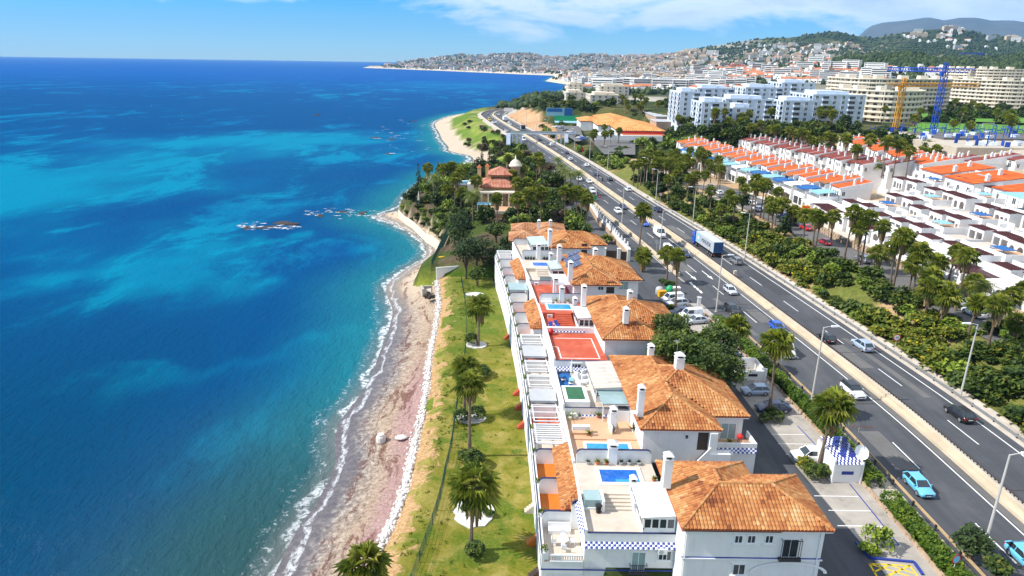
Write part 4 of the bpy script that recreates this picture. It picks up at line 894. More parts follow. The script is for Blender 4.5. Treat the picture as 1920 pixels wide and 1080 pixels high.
def pergola(parent,u0,u1,v0,v1,z0,z1,n,m='white_paint',bend=BEND,along='u',posts=True,slab=None,name='pergola'):
 f_ = MB(bend); b_ = .06
 for a in (u0,u1 - .12): f_.box(a,a + .12,v0,v1,z1 - .14,z1)
 for a in (v0,v1 - .12): f_.box(u0,u1,a,a + .12,z1 - .135,z1 + .005)
 if posts:
  for a in (u0,u1 - .12):
   for c_ in (v0,v1 - .12): f_.box(a,a + .12,c_,c_ + .12,z0,z1 - .14)
 o = f_.build(name,M[m],parent)
 for i in range(n):
  s_ = MB(bend)
  if along == 'u': q = lerp(v0,v1,(i + .5) / n); s_.box(u0 - .15,u1 + .15,q - b_,q + b_,z1 + .006,z1 + .10)
  else: q = lerp(u0,u1,(i + .5) / n); s_.box(q - b_,q + b_,v0 - .15,v1 + .15,z1 + .006,z1 + .10)
  s_.build('slat',M[m],o)
 if slab: s_ = MB(bend); s_.box(u0 - .1,u1 + .1,v0 - .1,v1 + .1,z1 + .11,z1 + .17); s_.build('cover',M[slab],o)
 return o
def round_wall(parent,u0,u1,v,z0,z1,bend=BEND,th=.22,name='partition_wall',cap='coping_blue'):
 """free-standing white garden wall with rounded upper corners and a thin coloured coping"""
 h = z1 - z0; r = min(.55,h * .6); pts = [(u0,z0),(u1,z0)] + [(u1 - r + r * math.cos(t),z1 - r + r * math.sin(t)) for t in (0,.4,.8,1.2,1.57)] + [(u0 + r - r * math.sin(t),z1 - r + r * math.cos(t)) for t in (0,.4,.8,1.2,1.57)]
 m_ = MB(bend); n = len(pts); vs = [(a,v - th / 2,c_) for a,c_ in pts] + [(a,v + th / 2,c_) for a,c_ in pts]
 m_.add(vs,[tuple(range(n)),tuple(range(2 * n - 1,n - 1,-1))] + [(i,i + n,(i + 1) % n + n,(i + 1) % n) for i in range(n)])
 o = m_.build(name,M['white_wall'],parent)
 if cap:
  c_ = MB(bend); top = pts[2:]
  for (a,b_),(e,f_) in zip(top,top[1:]): c_.add([(a,v - th / 2 - .03,b_ + .005),(a,v + th / 2 + .03,b_ + .005),(e,v + th / 2 + .03,f_ + .005),(e,v - th / 2 - .03,f_ + .005),(a,v - th / 2 - .03,b_ + .06),(a,v + th / 2 + .03,b_ + .06),(e,v + th / 2 + .03,f_ + .04),(e,v - th / 2 - .03,f_ + .04)],[(4,5,6,7),(0,4,7,3),(1,2,6,5)])
  c_.build('coping',M[cap],o)
 return o
# ------------------------------------------------------------------ the six houses of the estate, near to far
def B3(u,v,z): return Vector(BEND(u,v,z))
def potted(loc,label,kind='leafy',pot='terracotta',h=.7,grp=None):
 t = empty('potted_plant',loc,rnd(0,6),label,'potted plant',grp); m_ = MB(); m_.lathe(0,0,[(.16,0),(.24,.3),(.26,.34),(.2,.34)],8)
 link('pot',m_.mesh('pot',M[pot]),t); f_ = MB()
 for i in range(26):
  a = rnd(0,6.28); e = rnd(.2,1.4); r = rnd(.15,.5) * h; w = .05 if kind == 'spiky' else .09; f_.tint = random.random()
  d = Vector((math.cos(a) * math.cos(e),math.sin(a) * math.cos(e),math.sin(e))); sd = Vector((-math.sin(a),math.cos(a),0)) * w; b0 = Vector((0,0,.3)) + d * r * .3; p = Vector((0,0,.3)) + d * r * 1.6
  f_.add([tuple(b0 - sd),tuple(b0 + sd),tuple(p + sd * .3),tuple(p - sd * .3)],[(0,1,2,3)])
 link('foliage',f_.mesh('foliage',M['bright_leaf' if kind != 'dark' else 'leaf']),t); return t
def table(loc,label,m_='white_paint',r=.55,rz=0):
 t = empty('garden_table',loc,rz,label,'table'); a = MB(); a.lathe(0,0,[(r,.70),(r,.74)],12); link('table_top',a.mesh('table_top',M[m_]),t)
 a = MB(); a.lathe(0,0,[(.28,0),(.25,.03),(.05,.06),(.05,.70)],8); link('pedestal',a.mesh('pedestal',M[m_]),t); return t
def chair(loc,rz,label,m_='white_paint',grp=None):
 t = empty('garden_chair',loc,rz,label,'chair',grp); a = MB(); a.box(-.24,.24,-.24,.24,.40,.46); link('seat',a.mesh('seat',M[m_]),t)
 a = MB(); a.box(-.24,.24,.21,.26,.46,.92); link('backrest',a.mesh('backrest',M[m_]),t)
 lm = MB(); lm.box(-.02,.02,-.02,.02,0,.40); lme = lm.mesh('leg',M[m_])
 for sx in (-.2,.2):
  for sy in (-.2,.2): link('leg',lme,t,(sx,sy,0))
 return t
def lounger(loc,rz,label,m_='white_paint',fab='blue_awning'):
 t = empty('sun_lounger',loc,rz,label,'sun lounger'); a = MB(); a.box(-.32,.32,-.9,.9,.24,.30); link('frame',a.mesh('frame',M[m_]),t)
 a = MB(); a.box(-.3,.3,-.88,.35,.305,.36); a.add([(-.3,.36,.305),(.3,.36,.305),(.3,.95,.7),(-.3,.95,.7),(-.3,.36,.37),(.3,.36,.37),(.3,.93,.76),(-.3,.93,.76)],[(0,3,2,1),(4,5,6,7),(0,1,5,4),(1,2,6,5),(2,3,7,6),(3,0,4,7)]); link('mattress',a.mesh('mattress',M[fab]),t)
 lm = MB(); lm.box(-.03,.03,-.03,.03,0,.24); lme = lm.mesh('leg',M[m_])
 for sx in (-.28,.28):
  for sy in (-.8,.8): link('leg',lme,t,(sx,sy,0))
 return t
def balustrade(parent,u0,u1,v,z,h=.8,n=None,bend=BEND,axis='u',m_='white_paint'):
 a = MB(bend); n = n or int((u1 - u0) / .22)
 if axis == 'u': a.box(u0,u1,v - .09,v + .09,z + h - .12,z + h); a.box(u0,u1,v - .09,v + .09,z,z + .1)
 else: a.box(v - .09,v + .09,u0,u1,z + h - .12,z + h); a.box(v - .09,v + .09,u0,u1,z,z + .1)
 o = a.build('balustrade',M[m_],parent)
 for i in range(n):
  q = lerp(u0,u1,(i + .5) / n); b_ = MB(bend)
  if axis == 'u': b_.box(q - .05,q + .05,v - .05,v + .05,z + .1,z + h - .12)
  else: b_.box(v - .05,v + .05,q - .05,q + .05,z + .1,z + h - .12)
  b_.build('baluster',M[m_],o)
 return o
def box_part(parent,name,m_,*b,bend=BEND):
 a = MB(bend); a.box(*b); return a.build(name,M[m_],parent)
def house(label,v,u=18): return empty('terraced_house',B3(u,v,0),0,label,'house')
def main_block(t,rects,ze,seed,zb=-1.0,mat_='roof_tile'):
 a = MB(BEND)
 for i,r in enumerate(rects): e = .55 + .004 * i; a.box(r[0] + e,r[1] - e,r[2] + e,r[3] - e,zb,ze - .11 - .003 * i)
 a.build('wall',M['white_wall'],t); f_ = MB(BEND)
 for i,r in enumerate(rects): f_.box(r[0] + .08,r[1] - .08,r[2] + .08,r[3] - .08,ze - .26 - .02 * i,ze - .125 - .02 * i)
 f_.build('eaves',M['white_paint'],t); return tiled_roof(t,rects,ze,seed=seed,mat_=mat_)
def deck(t,u0,u1,v0,v1,z,fl,zb=-4.2,front=True,left_h=.65,cor=True):
 """roof terrace of one unit: white base, coloured floor, sea-side wall, tiled front"""
 a = MB(BEND); a.box(u0,u1,v0,v1,zb,z - .02); a.build('terrace_base',M['white_wall'],t)
 a = MB(BEND); a.box(u0 + .2,u1,v0 + .2,v1,z - .019,z); a.build('terrace_floor',M[fl],t)
 a = MB(BEND); a.box(u0 - .02,u0 + .2,v0 - .003,v1,z - .3,z + left_h); a.build('side_wall',M['white_wall'],t)
 if front:
  a = MB(BEND); a.box(u0 + .2,u1,v0 - .022,v0 + .18,z - .7,z + .3); a.build('parapet',M['white_wall'],t)
  a = MB(BEND); a.box(u0 + .2,u1,v0 - .04,v0 + .2,z + .301,z + .33); a.build('coping',M['coping_blue'],t)
  if cor: cornice(t,u0,u1,v0 - .03,z - .66)
def strip(t,v0,v1,z,fl,kind,zb=-4.3,u0=3.2,u1=7.15,h=.95):
 """garden-side lower terrace of one unit"""
 a = MB(BEND); a.box(u0,u1,v0,v1,zb,z - .02); a.build('terrace_base',M['white_wall'],t)
 a = MB(BEND); a.box(u0 + .25,u1,v0,v1,z - .019,z); a.build('terrace_floor',M[fl],t)
 a = MB(BEND); a.box(u0 - .02,u0 + .25,v0 + .002,v1 - .002,z - .4,z + h); a.build('side_wall',M['white_wall'],t)
 a = MB(BEND); a.box(u0 - .06,u0 + .06,v0,v1,z + h + .001,z + h + .05); a.box(u0 - .05,u0 - .022,v0,v1,z - .9,z - .7); a.build('blue_band',M['coping_blue'],t)
 round_wall(t,u0 + .3,u1 - .4,v1 - .13,z,z + 1.9)
 if kind == 'beams':
  pergola(t,u0 + .4,u1 - .3,v0 + .3,v1 - .35,z,z + 2.2,9)
 elif kind == 'frame':
  pergola(t,u0 + .4,u1 - .3,v0 + .3,v1 - .35,z,z + 2.1,3,slab=None)
 elif kind == 'shade':
  pergola(t,u0 + .4,u1 - .3,v0 + .3,v1 - .35,z,z + 2.1,3,slab='grey_paint')
 elif kind == 'glassroof':
  pergola(t,u0 + .4,u1 - .3,v0 + .3,v1 - .35,z,z + 2.1,3,slab='pale_glass')
 a = MB(BEND); a.box(u0 - .05,u0 + .62,v0 + .05,v0 + .75,z + .2,z + 1.0); pl = a.build('planter',M['white_paint'],t)
 f_ = MB(BEND); c_ = (u0 + .28,v0 + .4)
 for i in range(60):
  p = Vector((c_[0] + rnd(-.34,.34),c_[1] + rnd(-.36,.36),z + 1.0 + rnd(0,.35))); f_.tint = random.random(); q = rnd(0,6); w = .10
  f_.add([(p.x - w * math.cos(q),p.y - w * math.sin(q),p.z),(p.x + w * math.cos(q),p.y + w * math.sin(q),p.z),(p.x + rnd(-.1,.1),p.y + rnd(-.1,.1),p.z + .22)],[(0,1,2)])
 f_.build('planting',M['bright_leaf'],pl)
def garden_steps(v,zt,label,m_='red_floor',u=3.15):
 t = empty('garden_steps',B3(u - .8,v,-4),0,label,'steps'); n = 4; zt = min(zt,-3.0)
 for i in range(n): a = MB(BEND); a.box(u - .25 * (i + 1) ,u - .25 * i - .004,v - .4,v + .4,-4.1,lerp(zt,-3.95,(i + .5) / n)); a.build('step',M[m_],t)
 return t
def stairs(t,u0,u1,v0,v1,z0,z1,n,m_,bend=BEND):
 s_ = MB(bend); o = None
 for i in range(n):
  a = MB(bend); a.box(u0,u1,lerp(v0,v1,i / n),v1,lerp(z0,z1,i / n) + .001,lerp(z0,z1,(i + 1) / n)); a.build('step',M[m_],t)
def sunroom(t,u0,u1,v0,v1,z,h,n,roof='white_paint',slope=.25):
 a = MB(BEND); a.box(u0,u1,v0,v0 + .12,z,z + .8); a.box(u0,u0 + .12,v0 + .12,v1,z,z + .6); a.box(u0,u1,v0,v0 + .12,z + h - .35,z + h - .02)
 for i in range(n + 1): q = lerp(u0,u1 - .14,i / n); a.box(q,q + .14,v0 - .01,v0 + .13,z + .8,z + h - .35)
 for i in range(4): q = lerp(v0,v1 - .14,i / 3); a.box(u0 - .01,u0 + .13,q,q + .14,z + .6,z + h - .02)
 o = a.build('sunroom',M['white_paint'],t); g_ = MB(BEND); g_.box(u0 + .14,u1,v0 + .04,v0 + .08,z + .8,z + h - .35); g_.box(u0 + .04,u0 + .08,v0 + .14,v1,z + .6,z + h - .05); g_.build('pane',M['glass'],o)
 r_ = MB(BEND); r_.add([(u0 - .3,v0 - .35,z + h),(u1 + .1,v0 - .35,z + h + slope),(u1 + .1,v1 + .1,z + h + slope),(u0 - .3,v1 + .1,z + h),(u0 - .3,v0 - .35,z + h + .08),(u1 + .1,v0 - .35,z + h + slope + .08),(u1 + .1,v1 + .1,z + h + slope + .08),(u0 - .3,v1 + .1,z + h + .08)],[(3,2,1,0),(4,5,6,7),(0,1,5,4),(1,2,6,5),(2,3,7,6),(3,0,4,7)])
 ro = r_.build('sunroom_roof',M[roof],t); b_ = MB(BEND)
 for i in range(7): q = lerp(v0,v1,(i + .5) / 7); b_.add([(u0 - .28,q - .03,z + h + .085),(u1 + .08,q - .03,z + h + slope + .085),(u1 + .08,q + .03,z + h + slope + .13),(u0 - .28,q + .03,z + h + .13)],[(0,1,2,3)])
 b_.build('roof_rib',M['white_paint'],ro); return o
def grille(t,x,Y,z,w,h,n=8,out=.35):
 g_ = MB(); g_.box(x - w / 2,x + w / 2,Y - out,Y - out + .04,z,z + .05); g_.box(x - w / 2,x + w / 2,Y - out,Y - out + .04,z + h - .05,z + h); g_.box(x - w / 2 - .1,x + w / 2 + .1,Y - out - .05,Y - .001,z - .25,z - .02)
 for i in range(n + 1): q = lerp(x - w / 2,x + w / 2,i / n); g_.box(q - .02,q + .02,Y - out,Y - out + .04,z,z + h)
 for q in (x - w / 2,x + w / 2): g_.box(q - .02,q + .02,Y - out,Y,z + h - .05,z + h)
 return g_.build('window_grille',M['dark_metal'],t)
# --- first house (nearest): wide front, blue pool
H = house('nearest white house with blue pool terrace and broad hipped front roof',55)
R1 = [(15.1,28.5,50.0,58.5),(15.1,24.0,50.0,60.7)]
main_block(H,R1,6.5,1,-7.6)
Y1 = 50.55
w1 = lambda x,y,Y=Y1: aty(900 + x / 2.743,780 + y / 2.743,Y)
zb = w1(1300,728).z
box_part(H,'string_course','white_paint',15.5,28.1,Y1 - .14,Y1 + .01,zb - .16,zb - .04); box_part(H,'blue_band','blue_paint',15.5,28.1,Y1 - .06,Y1 + .01,zb - .03,zb + .05)
for x in (1327,1393,1484):
 p = w1(x,650); window_y(H,p.x,Y1,p.z,.62,.72,True,1)
p = w1(1327,812); window_y(H,p.x,Y1,p.z,1.0,1.05,True,1)
p = w1(1586,728); q = w1(1586,640); window_y(H,p.x,Y1,p.z + .12,1.3,(q.z - p.z),False,1); grille(H,p.x,Y1,p.z + .1,1.75,q.z - p.z + .1,9)
p = w1(1590,757); a = MB(); pts = [(3.2 * math.cos(k_ * math.pi / 12),1.0 * math.sin(k_ * math.pi / 12)) for k_ in range(13)]
for (x0,z0),(x1,z1) in zip(pts,pts[1:]): a.add([(p.x + x0,Y1 - .12,p.z - 1.0 + z0),(p.x + x1,Y1 - .12,p.z - 1.0 + z1),(p.x + x1 * 1.1,Y1 - .12,p.z - 1.0 + z1 * 1.2 + .02),(p.x + x0 * 1.1,Y1 - .12,p.z - 1.0 + z0 * 1.2 + .02)],[(0,1,2,3)])
a.build('arch_trim',M['white_paint'],H)
deck(H,7.2,15.65,53.2,64.2,3.2,'stone_floor',-7.6)
box_part(H,'upper_deck','stone_floor',7.42,15.64,58.6,64.18,3.19,4.0); stairs(H,9.5,12.3,57.0,58.6,3.2,3.84,4,'stone_floor')
box_part(H,'stair_wall','white_paint',9.25,9.49,56.7,58.7,3.2,4.45); box_part(H,'stair_wall','white_paint',12.31,12.5,56.7,58.7,3.2,4.3)
pool(H,9.75,13.7,60.5,62.8,4.0,'pool_water',rim=.45)
o = box_part(H,'pool_step','pool_cyan',11.2,13.6,60.52,61.1,4.01,4.065)
box_part(H,'skylight','pale_glass',7.6,9.2,57.2,58.9,3.2,4.25)
box_part(H,'skylight_frame','white_paint',7.5,9.3,57.1,59.0,3.19,3.4)
sunroom(H,12.55,15.55,53.4,58.4,3.2,2.1,4)
round_wall(H,7.5,15.6,64.35,3.6,5.55); chimney(H,11.35,64.3,4.0,2.0,.95); chimney(H,12.6,59.0,4.0,1.25,.6)
p = c1(962,345,7.25); chimney(H,p.x,p.y,6.9,3.0,.75)
round_wall(H,6.4,7.2,58.0,0,3.6,name='end_wall'); cornice_side(H,7.2,53.3,58.2,3.75)
Yl = 53.2; p = w1(810,790,Yl); window_y(H,p.x,Yl,p.z,1.2,2.0,True,1,glass='pale_glass'); grille(H,p.x,Yl,p.z - .1,1.6,.85,8)
p = w1(948,738,Yl); window_y(H,p.x,Yl,p.z,1.1,.95,True,2)
box_part(H,'blue_band','blue_paint',3.1,15.5,Yl - .26,Yl - .24,-.55,-.4)
strip(H,53.0,58.3,.35,'stone_floor','none'); strip(H,58.3,63.6,.6,'orange_floor','none'); strip(H,63.6,69.4,.6,'orange_floor','none')
balustrade(H,4.0,7.1,53.05,.35,.8); lean_roof(H,5.35,7.25,58.0,69.6,2.5,3.45,seed=4)
box_part(H,'terrace_room','white_wall',5.9,7.15,58.5,69.3,.6,2.55)
table(B3(5.4,55.4,.35),'round white table on the white lower terrace of the nearest house')
for i,(du,dv,rz) in enumerate(((-.9,0,1.57),(.9,.1,-1.57),(0,-.9,3.14),(.1,.9,0))): chair(B3(5.4 + du,55.4 + dv,.35),rz,'white chair around the round table on the nearest lower terrace',grp='white chairs around the round terrace table')
t = empty('garden_sofa',B3(5.2,57.3,.35),0,'white outdoor sofa by the rounded wall of nearest terrace','sofa'); a = MB(); a.box(-1.1,1.1,-.35,.35,.0,.42); link('seat',a.mesh('seat',M['white_paint']),t); a = MB(); a.box(-1.1,1.1,.36,.5,0,.85); link('backrest',a.mesh('backrest',M['white_paint']),t)
for i,(x,y,lb) in enumerate(((603,240,'terracotta pot on the pool terrace left of big chimney'),(650,240,'terracotta pot with green plant beside the big terrace chimney'))): potted(B3(*(lambda q: (q.x - float(estate_dx(q.y)),63.9))(c1(x,y,4)),4.0),lb)
for i,(x,lb) in enumerate(((560,'low grey bowl plant at left end of the pool wall'),(728,'dark pot just right of the terrace chimney'),(770,'flat grey planter on the pool terrace wall foot'),(820,'grey pot at right end of the pool wall'))): potted(B3(c1(x,240,4).x + .15,63.9,4.0),lb,'dark','grey_paint',.45)
potted(B3(15.2,60.9,4.0),'terracotta pot against the roof edge of the nearest house')
t = empty('waste_bin',B3(8.9,56.7,3.2),0,'black bin by the terrace stairs of the nearest house','bin'); a = MB(); a.lathe(0,0,[(.24,0),(.3,.8)],10); link('bin_body',a.mesh('bin_body',M['rubber']),t); a = MB(); a.lathe(0,0,[(.32,.8),(.3,.88),(.1,.92)],10); link('lid',a.mesh('lid',M['rubber']),t)
# --- second house
H = house('second white house with two stepped tiled hips and stair porch',76)
R2 = [(14.8,24.0,67.0,86.9),(14.8,28.2,70.2,84.2)]
main_block(H,R2,6.5,2,-1)
Y2 = 67.55; w2 = lambda x,y,Y=Y2: aty(900 + x / 3.491,600 + y / 3.491,Y)
p = w2(1475,850); box_part(H,'porch_opening','dark_wood',p.x - .6,p.x + .55,Y2 - .03,Y2 + .02,p.z,p.z + 2.25); box_part(H,'porch_pillar','white_wall',p.x + .56,p.x + 1.4,Y2 - .7,Y2 + .01,p.z - 3,6.2)
zf = p.z
a = MB(BEND); u_l = w2(1320,900).x - float(estate_dx(67)); u_r = u_l + 2.9
a.add([(u_l,Y2 - .9,-.5),(u_r,Y2 - .9,-.5),(u_r,Y2 - .9,zf + .8),(u_l,Y2 - .9,.9),(u_l,Y2 - .75,-.5),(u_r,Y2 - .75,-.5),(u_r,Y2 - .75,zf + .8),(u_l,Y2 - .75,.9)],[(0,1,2,3),(7,6,5,4),(3,2,6,7),(1,5,6,2),(0,3,7,4)]); a.build('stair_parapet',M['white_wall'],H)
stairs(H,0,0,0,0,0,0,0,'stone_floor')
for i in range(10): box_part(H,'step','stone_floor',u_l + .29 * i,u_l + .29 * (i + 1) - .002,Y2 - .74,Y2 - .01,-.5,lerp(.1,zf,(i + 1) / 10))
box_part(H,'landing','white_wall',u_r,u_r + 2.3,Y2 - .9,Y2 - .005,-.5,zf - .01)
p = w2(1376,762); box_part(H,'wall_lamp','dark_metal',p.x - .1,p.x + .1,Y2 - .16,Y2 - .01,p.z - .2,p.z + .15)
box_part(H,'balcony','white_wall',24.0,28.7,68.6,70.7,-.5,3.28); box_part(H,'balcony_floor','peach_floor',24.1,28.5,68.8,70.72,3.281,3.31); box_part(H,'balcony_parapet','white_wall',24.0,28.72,68.58,68.78,3.2,4.0); box_part(H,'balcony_parapet','white_wall',28.5,28.7,68.79,71.5,3.2,4.0); cornice(H,24.0,28.7,68.56,3.4,out=.25,drop=.55)
q = aty(900 + 1617 / 3.491,600 + 775 / 3.491,70.75); window_y(H,q.x,70.75,3.35,1.7,2.0,False,1,glass='pale_glass')
box_part(H,'garage_door','dark_metal',16.6,20.2,Y2 - .03,Y2 + .02,-.2,2.0)
deck(H,7.2,15.4,64.5,75.6,3.4,'peach_floor',front=False)
pool(H,9.2,14.0,66.2,69.0,3.4,'pool_cyan')
box_part(H,'bench_wall','white_wall',7.9,10.0,71.4,71.9,3.4,4.3); box_part(H,'bench','peach_floor',7.9,10.0,70.8,71.39,3.4,3.8)
box_part(H,'low_step','peach_floor',8.0,15.3,69.9,71.0,3.401,3.52)
box_part(H,'fence_panel','white_paint',12.6,15.2,74.2,74.28,3.4,4.9); box_part(H,'fence_panel','white_paint',12.55,12.63,71.2,74.2,3.4,4.4)
pergola(H,11.9,15.3,74.3,78.6,3.4,5.7,6,slab='pale_glass'); p = c2(868,725,3.4); chimney(H,p.x - float(estate_dx(72)),72.2,3.4,2.5,.75)
deck(H,7.2,15.4,75.6,86.5,4.2,'stone_floor',left_h=.8)
box_part(H,'pool_base','white_wall',7.6,10.7,76.4,80.9,4.19,4.9); pool(H,8.0,10.2,76.9,80.4,4.88,'pool_green')
box_part(H,'blue_floor','blue_awning',7.5,9.4,81.5,86.3,4.201,4.215)
sunroom(H,11.6,15.3,77.8,85.4,4.2,2.0,3,roof='pale_concrete')
p = c2(1040,610,7.2); chimney(H,p.x - float(estate_dx(72)),p.y,6.9,3.2,.7); p = c2(1112,245,8.2); chimney(H,p.x - float(estate_dx(84)),p.y,7.6,1.9,.72); p = c2(1300,325,9.2); chimney(H,p.x - float(estate_dx(77)),p.y,8.6,2.2,1.0)
a = MB(BEND); p = c2(1030,600,7.2); a.lathe(p.x - .1,p.y - .9,[(.02,7.5),(.35,7.55),(.42,7.62)],12); a.build('satellite_dish',M['white_paint'],H)
strip(H,69.4,74.6,.8,'stone_floor','beams'); strip(H,74.6,79.5,.9,'red_floor','frame'); strip(H,79.5,83.4,1.0,'stone_floor','shade'); strip(H,83.4,88.0,1.1,'stone_floor','frame')
for x,y,lb,kd in ((712,620,'dark pot by the white wall of peach terrace','leafy'),(775,640,'yellow green bushy potted shrub on peach terrace','leafy'),(712,760,'terracotta pot at the end of the peach bench','leafy'),(870,730,'potted plant at foot of slim terrace chimney','leafy')): q = c2(x,y,3.4); potted(q,lb,kd,'terracotta',1.0)
q = c2(1005,735,3.4); potted(q,'dark sago palm in large white pot beside roof edge','dark','white_paint',1.6)
q = c2(590,650,3.4); potted(q,'young palm in white pot at corner of peach terrace','spiky','white_paint',2.2)
q = c2(650,645,3.4); potted(q,'white pot with low plant beside the young terrace palm','leafy','white_paint',.6)
q = aty(900 + 1700 / 3.491,600 + 780 / 3.491,69.8); t = empty('barbecue',(q.x,69.8,3.31),0,'round red covered barbecue on tiled balcony','barbecue'); a = MB(); a.lathe(0,0,[(.1,.55),(.35,.7),(.4,.85),(.36,1.05),(.15,1.22)],10); link('kettle',a.mesh('kettle',M['red_paint']),t); lm = MB(); lm.box(-.02,.02,-.02,.02,0,.7); lme = lm.mesh('leg',M['dark_metal'])
for a_ in (0,2.1,4.2): link('leg',lme,t,(.25 * math.cos(a_),.25 * math.sin(a_),0))
potted((q.x - 1.2,69.6,3.31),'terracotta pot beside the red barbecue on balcony','leafy')
t = empty('parasol',B3(9.3,84.2,4.2),.2,'furled white parasol on the green pool terrace','parasol'); a = MB(); a.tube([(0,0,0),(0,0,2.9)],.03); link('pole',a.mesh('pole',M['steel']),t); a = MB(); a.lathe(0,0,[(.05,.9),(.16,1.2),(.10,2.3),(.02,2.95)],8); link('canopy',a.mesh('canopy',M['white_paint']),t)
lounger(B3(8.1,84.3,4.2),3.3,'white sun lounger on the blue floor by green pool'); lounger(B3(9.2,83.2,4.2),3.0,'turquoise sun lounger beside the furled white parasol',fab='teal_awning')
for i,(x,y) in enumerate(((640,375),(690,375),(690,410),(650,425))):
 q = c2(x,y,4.2); t = empty('cushion_seat',q,rnd(0,3),'white wrapped armchair on the green pool terrace','armchair','white armchairs by the green pool'); a = MB(); a.box(-.42,.42,-.42,.42,0,.45); a.box(-.42,.42,.3,.46,.45,.95); link('body',a.mesh('body',M['white_paint']),t)
# --- third house (raised), red roof terrace
H = house('third white house behind the dense round tree with red roof terrace',98)
R3 = [(14.2,23.2,89.2,107.4),(14.2,27.0,92.0,104.5)]
main_block(H,R3,8.0,3,-1)
deck(H,7.2,14.9,86.6,97.6,5.6,'red_floor')
box_part(H,'upper_wall','white_wall',7.3,14.8,97.4,97.6,5.6,6.5)
a = MB(BEND)
for b_ in ((8.3,13.9,88.0,88.16),(8.3,8.46,88.17,92.0),(13.74,13.9,88.17,95.5),(7.6,8.29,92.0,92.16),(8.4,13.73,95.3,95.46)): a.box(*b_,5.601,5.607)
a.build('floor_line',M['road_paint'],H)
w4 = lambda x,y: aty(900 + x / 3.491,600 + y / 3.491,86.5); p = w4(628,332); window_y(H,p.x,86.58,p.z,1.3,1.0,True,2)
box_part(H,'terrace_base','white_wall',7.21,14.9,97.6,109.0,-1,5.58); box_part(H,'terrace_floor','red_floor',7.4,14.9,97.8,109.0,5.581,5.6); box_part(H,'side_wall','white_wall',7.18,7.4,97.61,109,5.3,6.3); box_part(H,'parapet','white_wall',7.41,14.0,97.61,97.8,5.6,6.55); cornice(H,8.4,13.2,97.58,6.3,out=.3,drop=.5)
box_part(H,'upper_deck','red_floor',7.42,14.88,104.0,108.98,5.59,6.5); stairs(H,9.4,12.0,100.4,104.0,5.6,6.5,7,'red_floor')
pool(H,8.6,12.4,105.4,107.8,6.5,'pool_cyan'); round_wall(H,7.5,14.7,109.0,6.3,8.1); chimney(H,11.2,109.0,6.4,2.4,.8); chimney(H,12.7,104.6,6.5,1.9,.65)
sunroom(H,12.4,14.8,98.6,103.4,5.6,2.1,3)
for x,y,zz,h in ((770,675,8.6,2.9),(1082,660,9.6,1.6),(1055,790,10.0,1.8)):
 p = c3(x,y,zz); chimney(H,p.x - float(estate_dx(p.y)),p.y,zz - .5,h,.75)
strip(H,88.0,92.5,1.3,'stone_floor','frame',h=1.0); strip(H,92.5,97.0,1.5,'red_floor','shade'); strip(H,97.0,101.6,1.7,'stone_floor','frame'); strip(H,101.6,106.0,1.9,'orange_floor','none'); strip(H,106.0,111.0,2.0,'stone_floor','none')
lean_roof(H,5.2,7.2,101.5,113.5,4.6,5.7,seed=5); box_part(H,'terrace_room','white_wall',5.8,7.14,102,113,1.9,4.6)
for i,du in enumerate((8.2,9.3)): lounger(B3(du,99.5 + i * .6,5.6),.3 * i,('dark blue covered lounger on the red stair terrace','dark lounger next to the glass sunroom on red terrace')[i],fab='blue_paint')
t = empty('lidded_jar',B3(7.9,96.8,5.6),0,'big round dark red clay jar at corner of the red terrace','jar'); a = MB(); a.lathe(0,0,[(.15,0),(.42,.4),(.4,.7),(.2,.95),(.22,1.0)],12); link('jar_body',a.mesh('jar_body',M['red_paint']),t)
t = empty('garden_sofa',B3(8.6,108.3,6.5),0,'white sofa against rounded wall by the pale blue pool','sofa'); a = MB(); a.box(-.9,.9,-.35,.35,0,.42); link('seat',a.mesh('seat',M['white_paint']),t); a = MB(); a.box(-.9,.9,.36,.5,0,.85); link('backrest',a.mesh('backrest',M['white_paint']),t)
for du,lb in ((10.2,'green plant left of the chimney wall by pale blue pool'),(12.2,'green plant right of the chimney wall by pale blue pool')): potted(B3(du,108.4,6.5),lb,'spiky','white_paint',1.2)
# --- fourth house, solar panels
H = house('fourth white house with dark solar panels on its roof',124)
R4 = [(13.7,22.6,114.0,132.6),(13.7,27.0,117.2,129.5)]
main_block(H,R4,8.0,4,-1)
Y4 = 114.55; w5 = lambda x,y,Y=Y4: aty(880 + x / 3.6,380 + y / 3.6,Y)
p = w5(950,612); box_part(H,'porch_opening','dark_wood',p.x - .7 + 4.2 - 4.2,p.x + .7,Y4 - .03 ,Y4 + .02,p.z,p.z + 2.2,bend=None); p = w5(1040,585,117.7); window_y(H,p.x,117.75,p.z,1.6,1.9,False,1,glass='pale_glass')
p = w5(885,610); window_y(H,p.x,Y4,p.z + .6,.9,.9,True,1)
deck(H,7.2,14.4,109.2,122.8,5.2,'red_floor',front=False); pergola(H,11.2,14.2,115.5,121.5,5.2,7.5,9,slab='white_paint')
p = c3(572,570,5.2); chimney(H,11.2,116.0,5.2,3.0,.85)
deck(H,7.2,14.4,122.8,136.4,5.6,'stone_floor'); stairs(H,9.4,12.0,126.4,129.6,5.6,6.3,5,'stone_floor'); box_part(H,'upper_deck','stone_floor',7.42,14.38,129.6,136.2,5.59,6.3)
pool(H,9.2,12.2,131.0,133.6,6.3,'pool_water'); round_wall(H,7.5,14.2,136.4,6.2,8.2); chimney(H,10.9,136.3,6.3,2.8,.8); chimney(H,12.6,131.2,6.3,2.2,.7)
sunroom(H,11.8,14.2,124.5,129.8,5.6,2.1,2,roof='pale_glass'); box_part(H,'glass_screen','pale_glass',9.4,11.8,123.6,123.66,5.6,6.5)
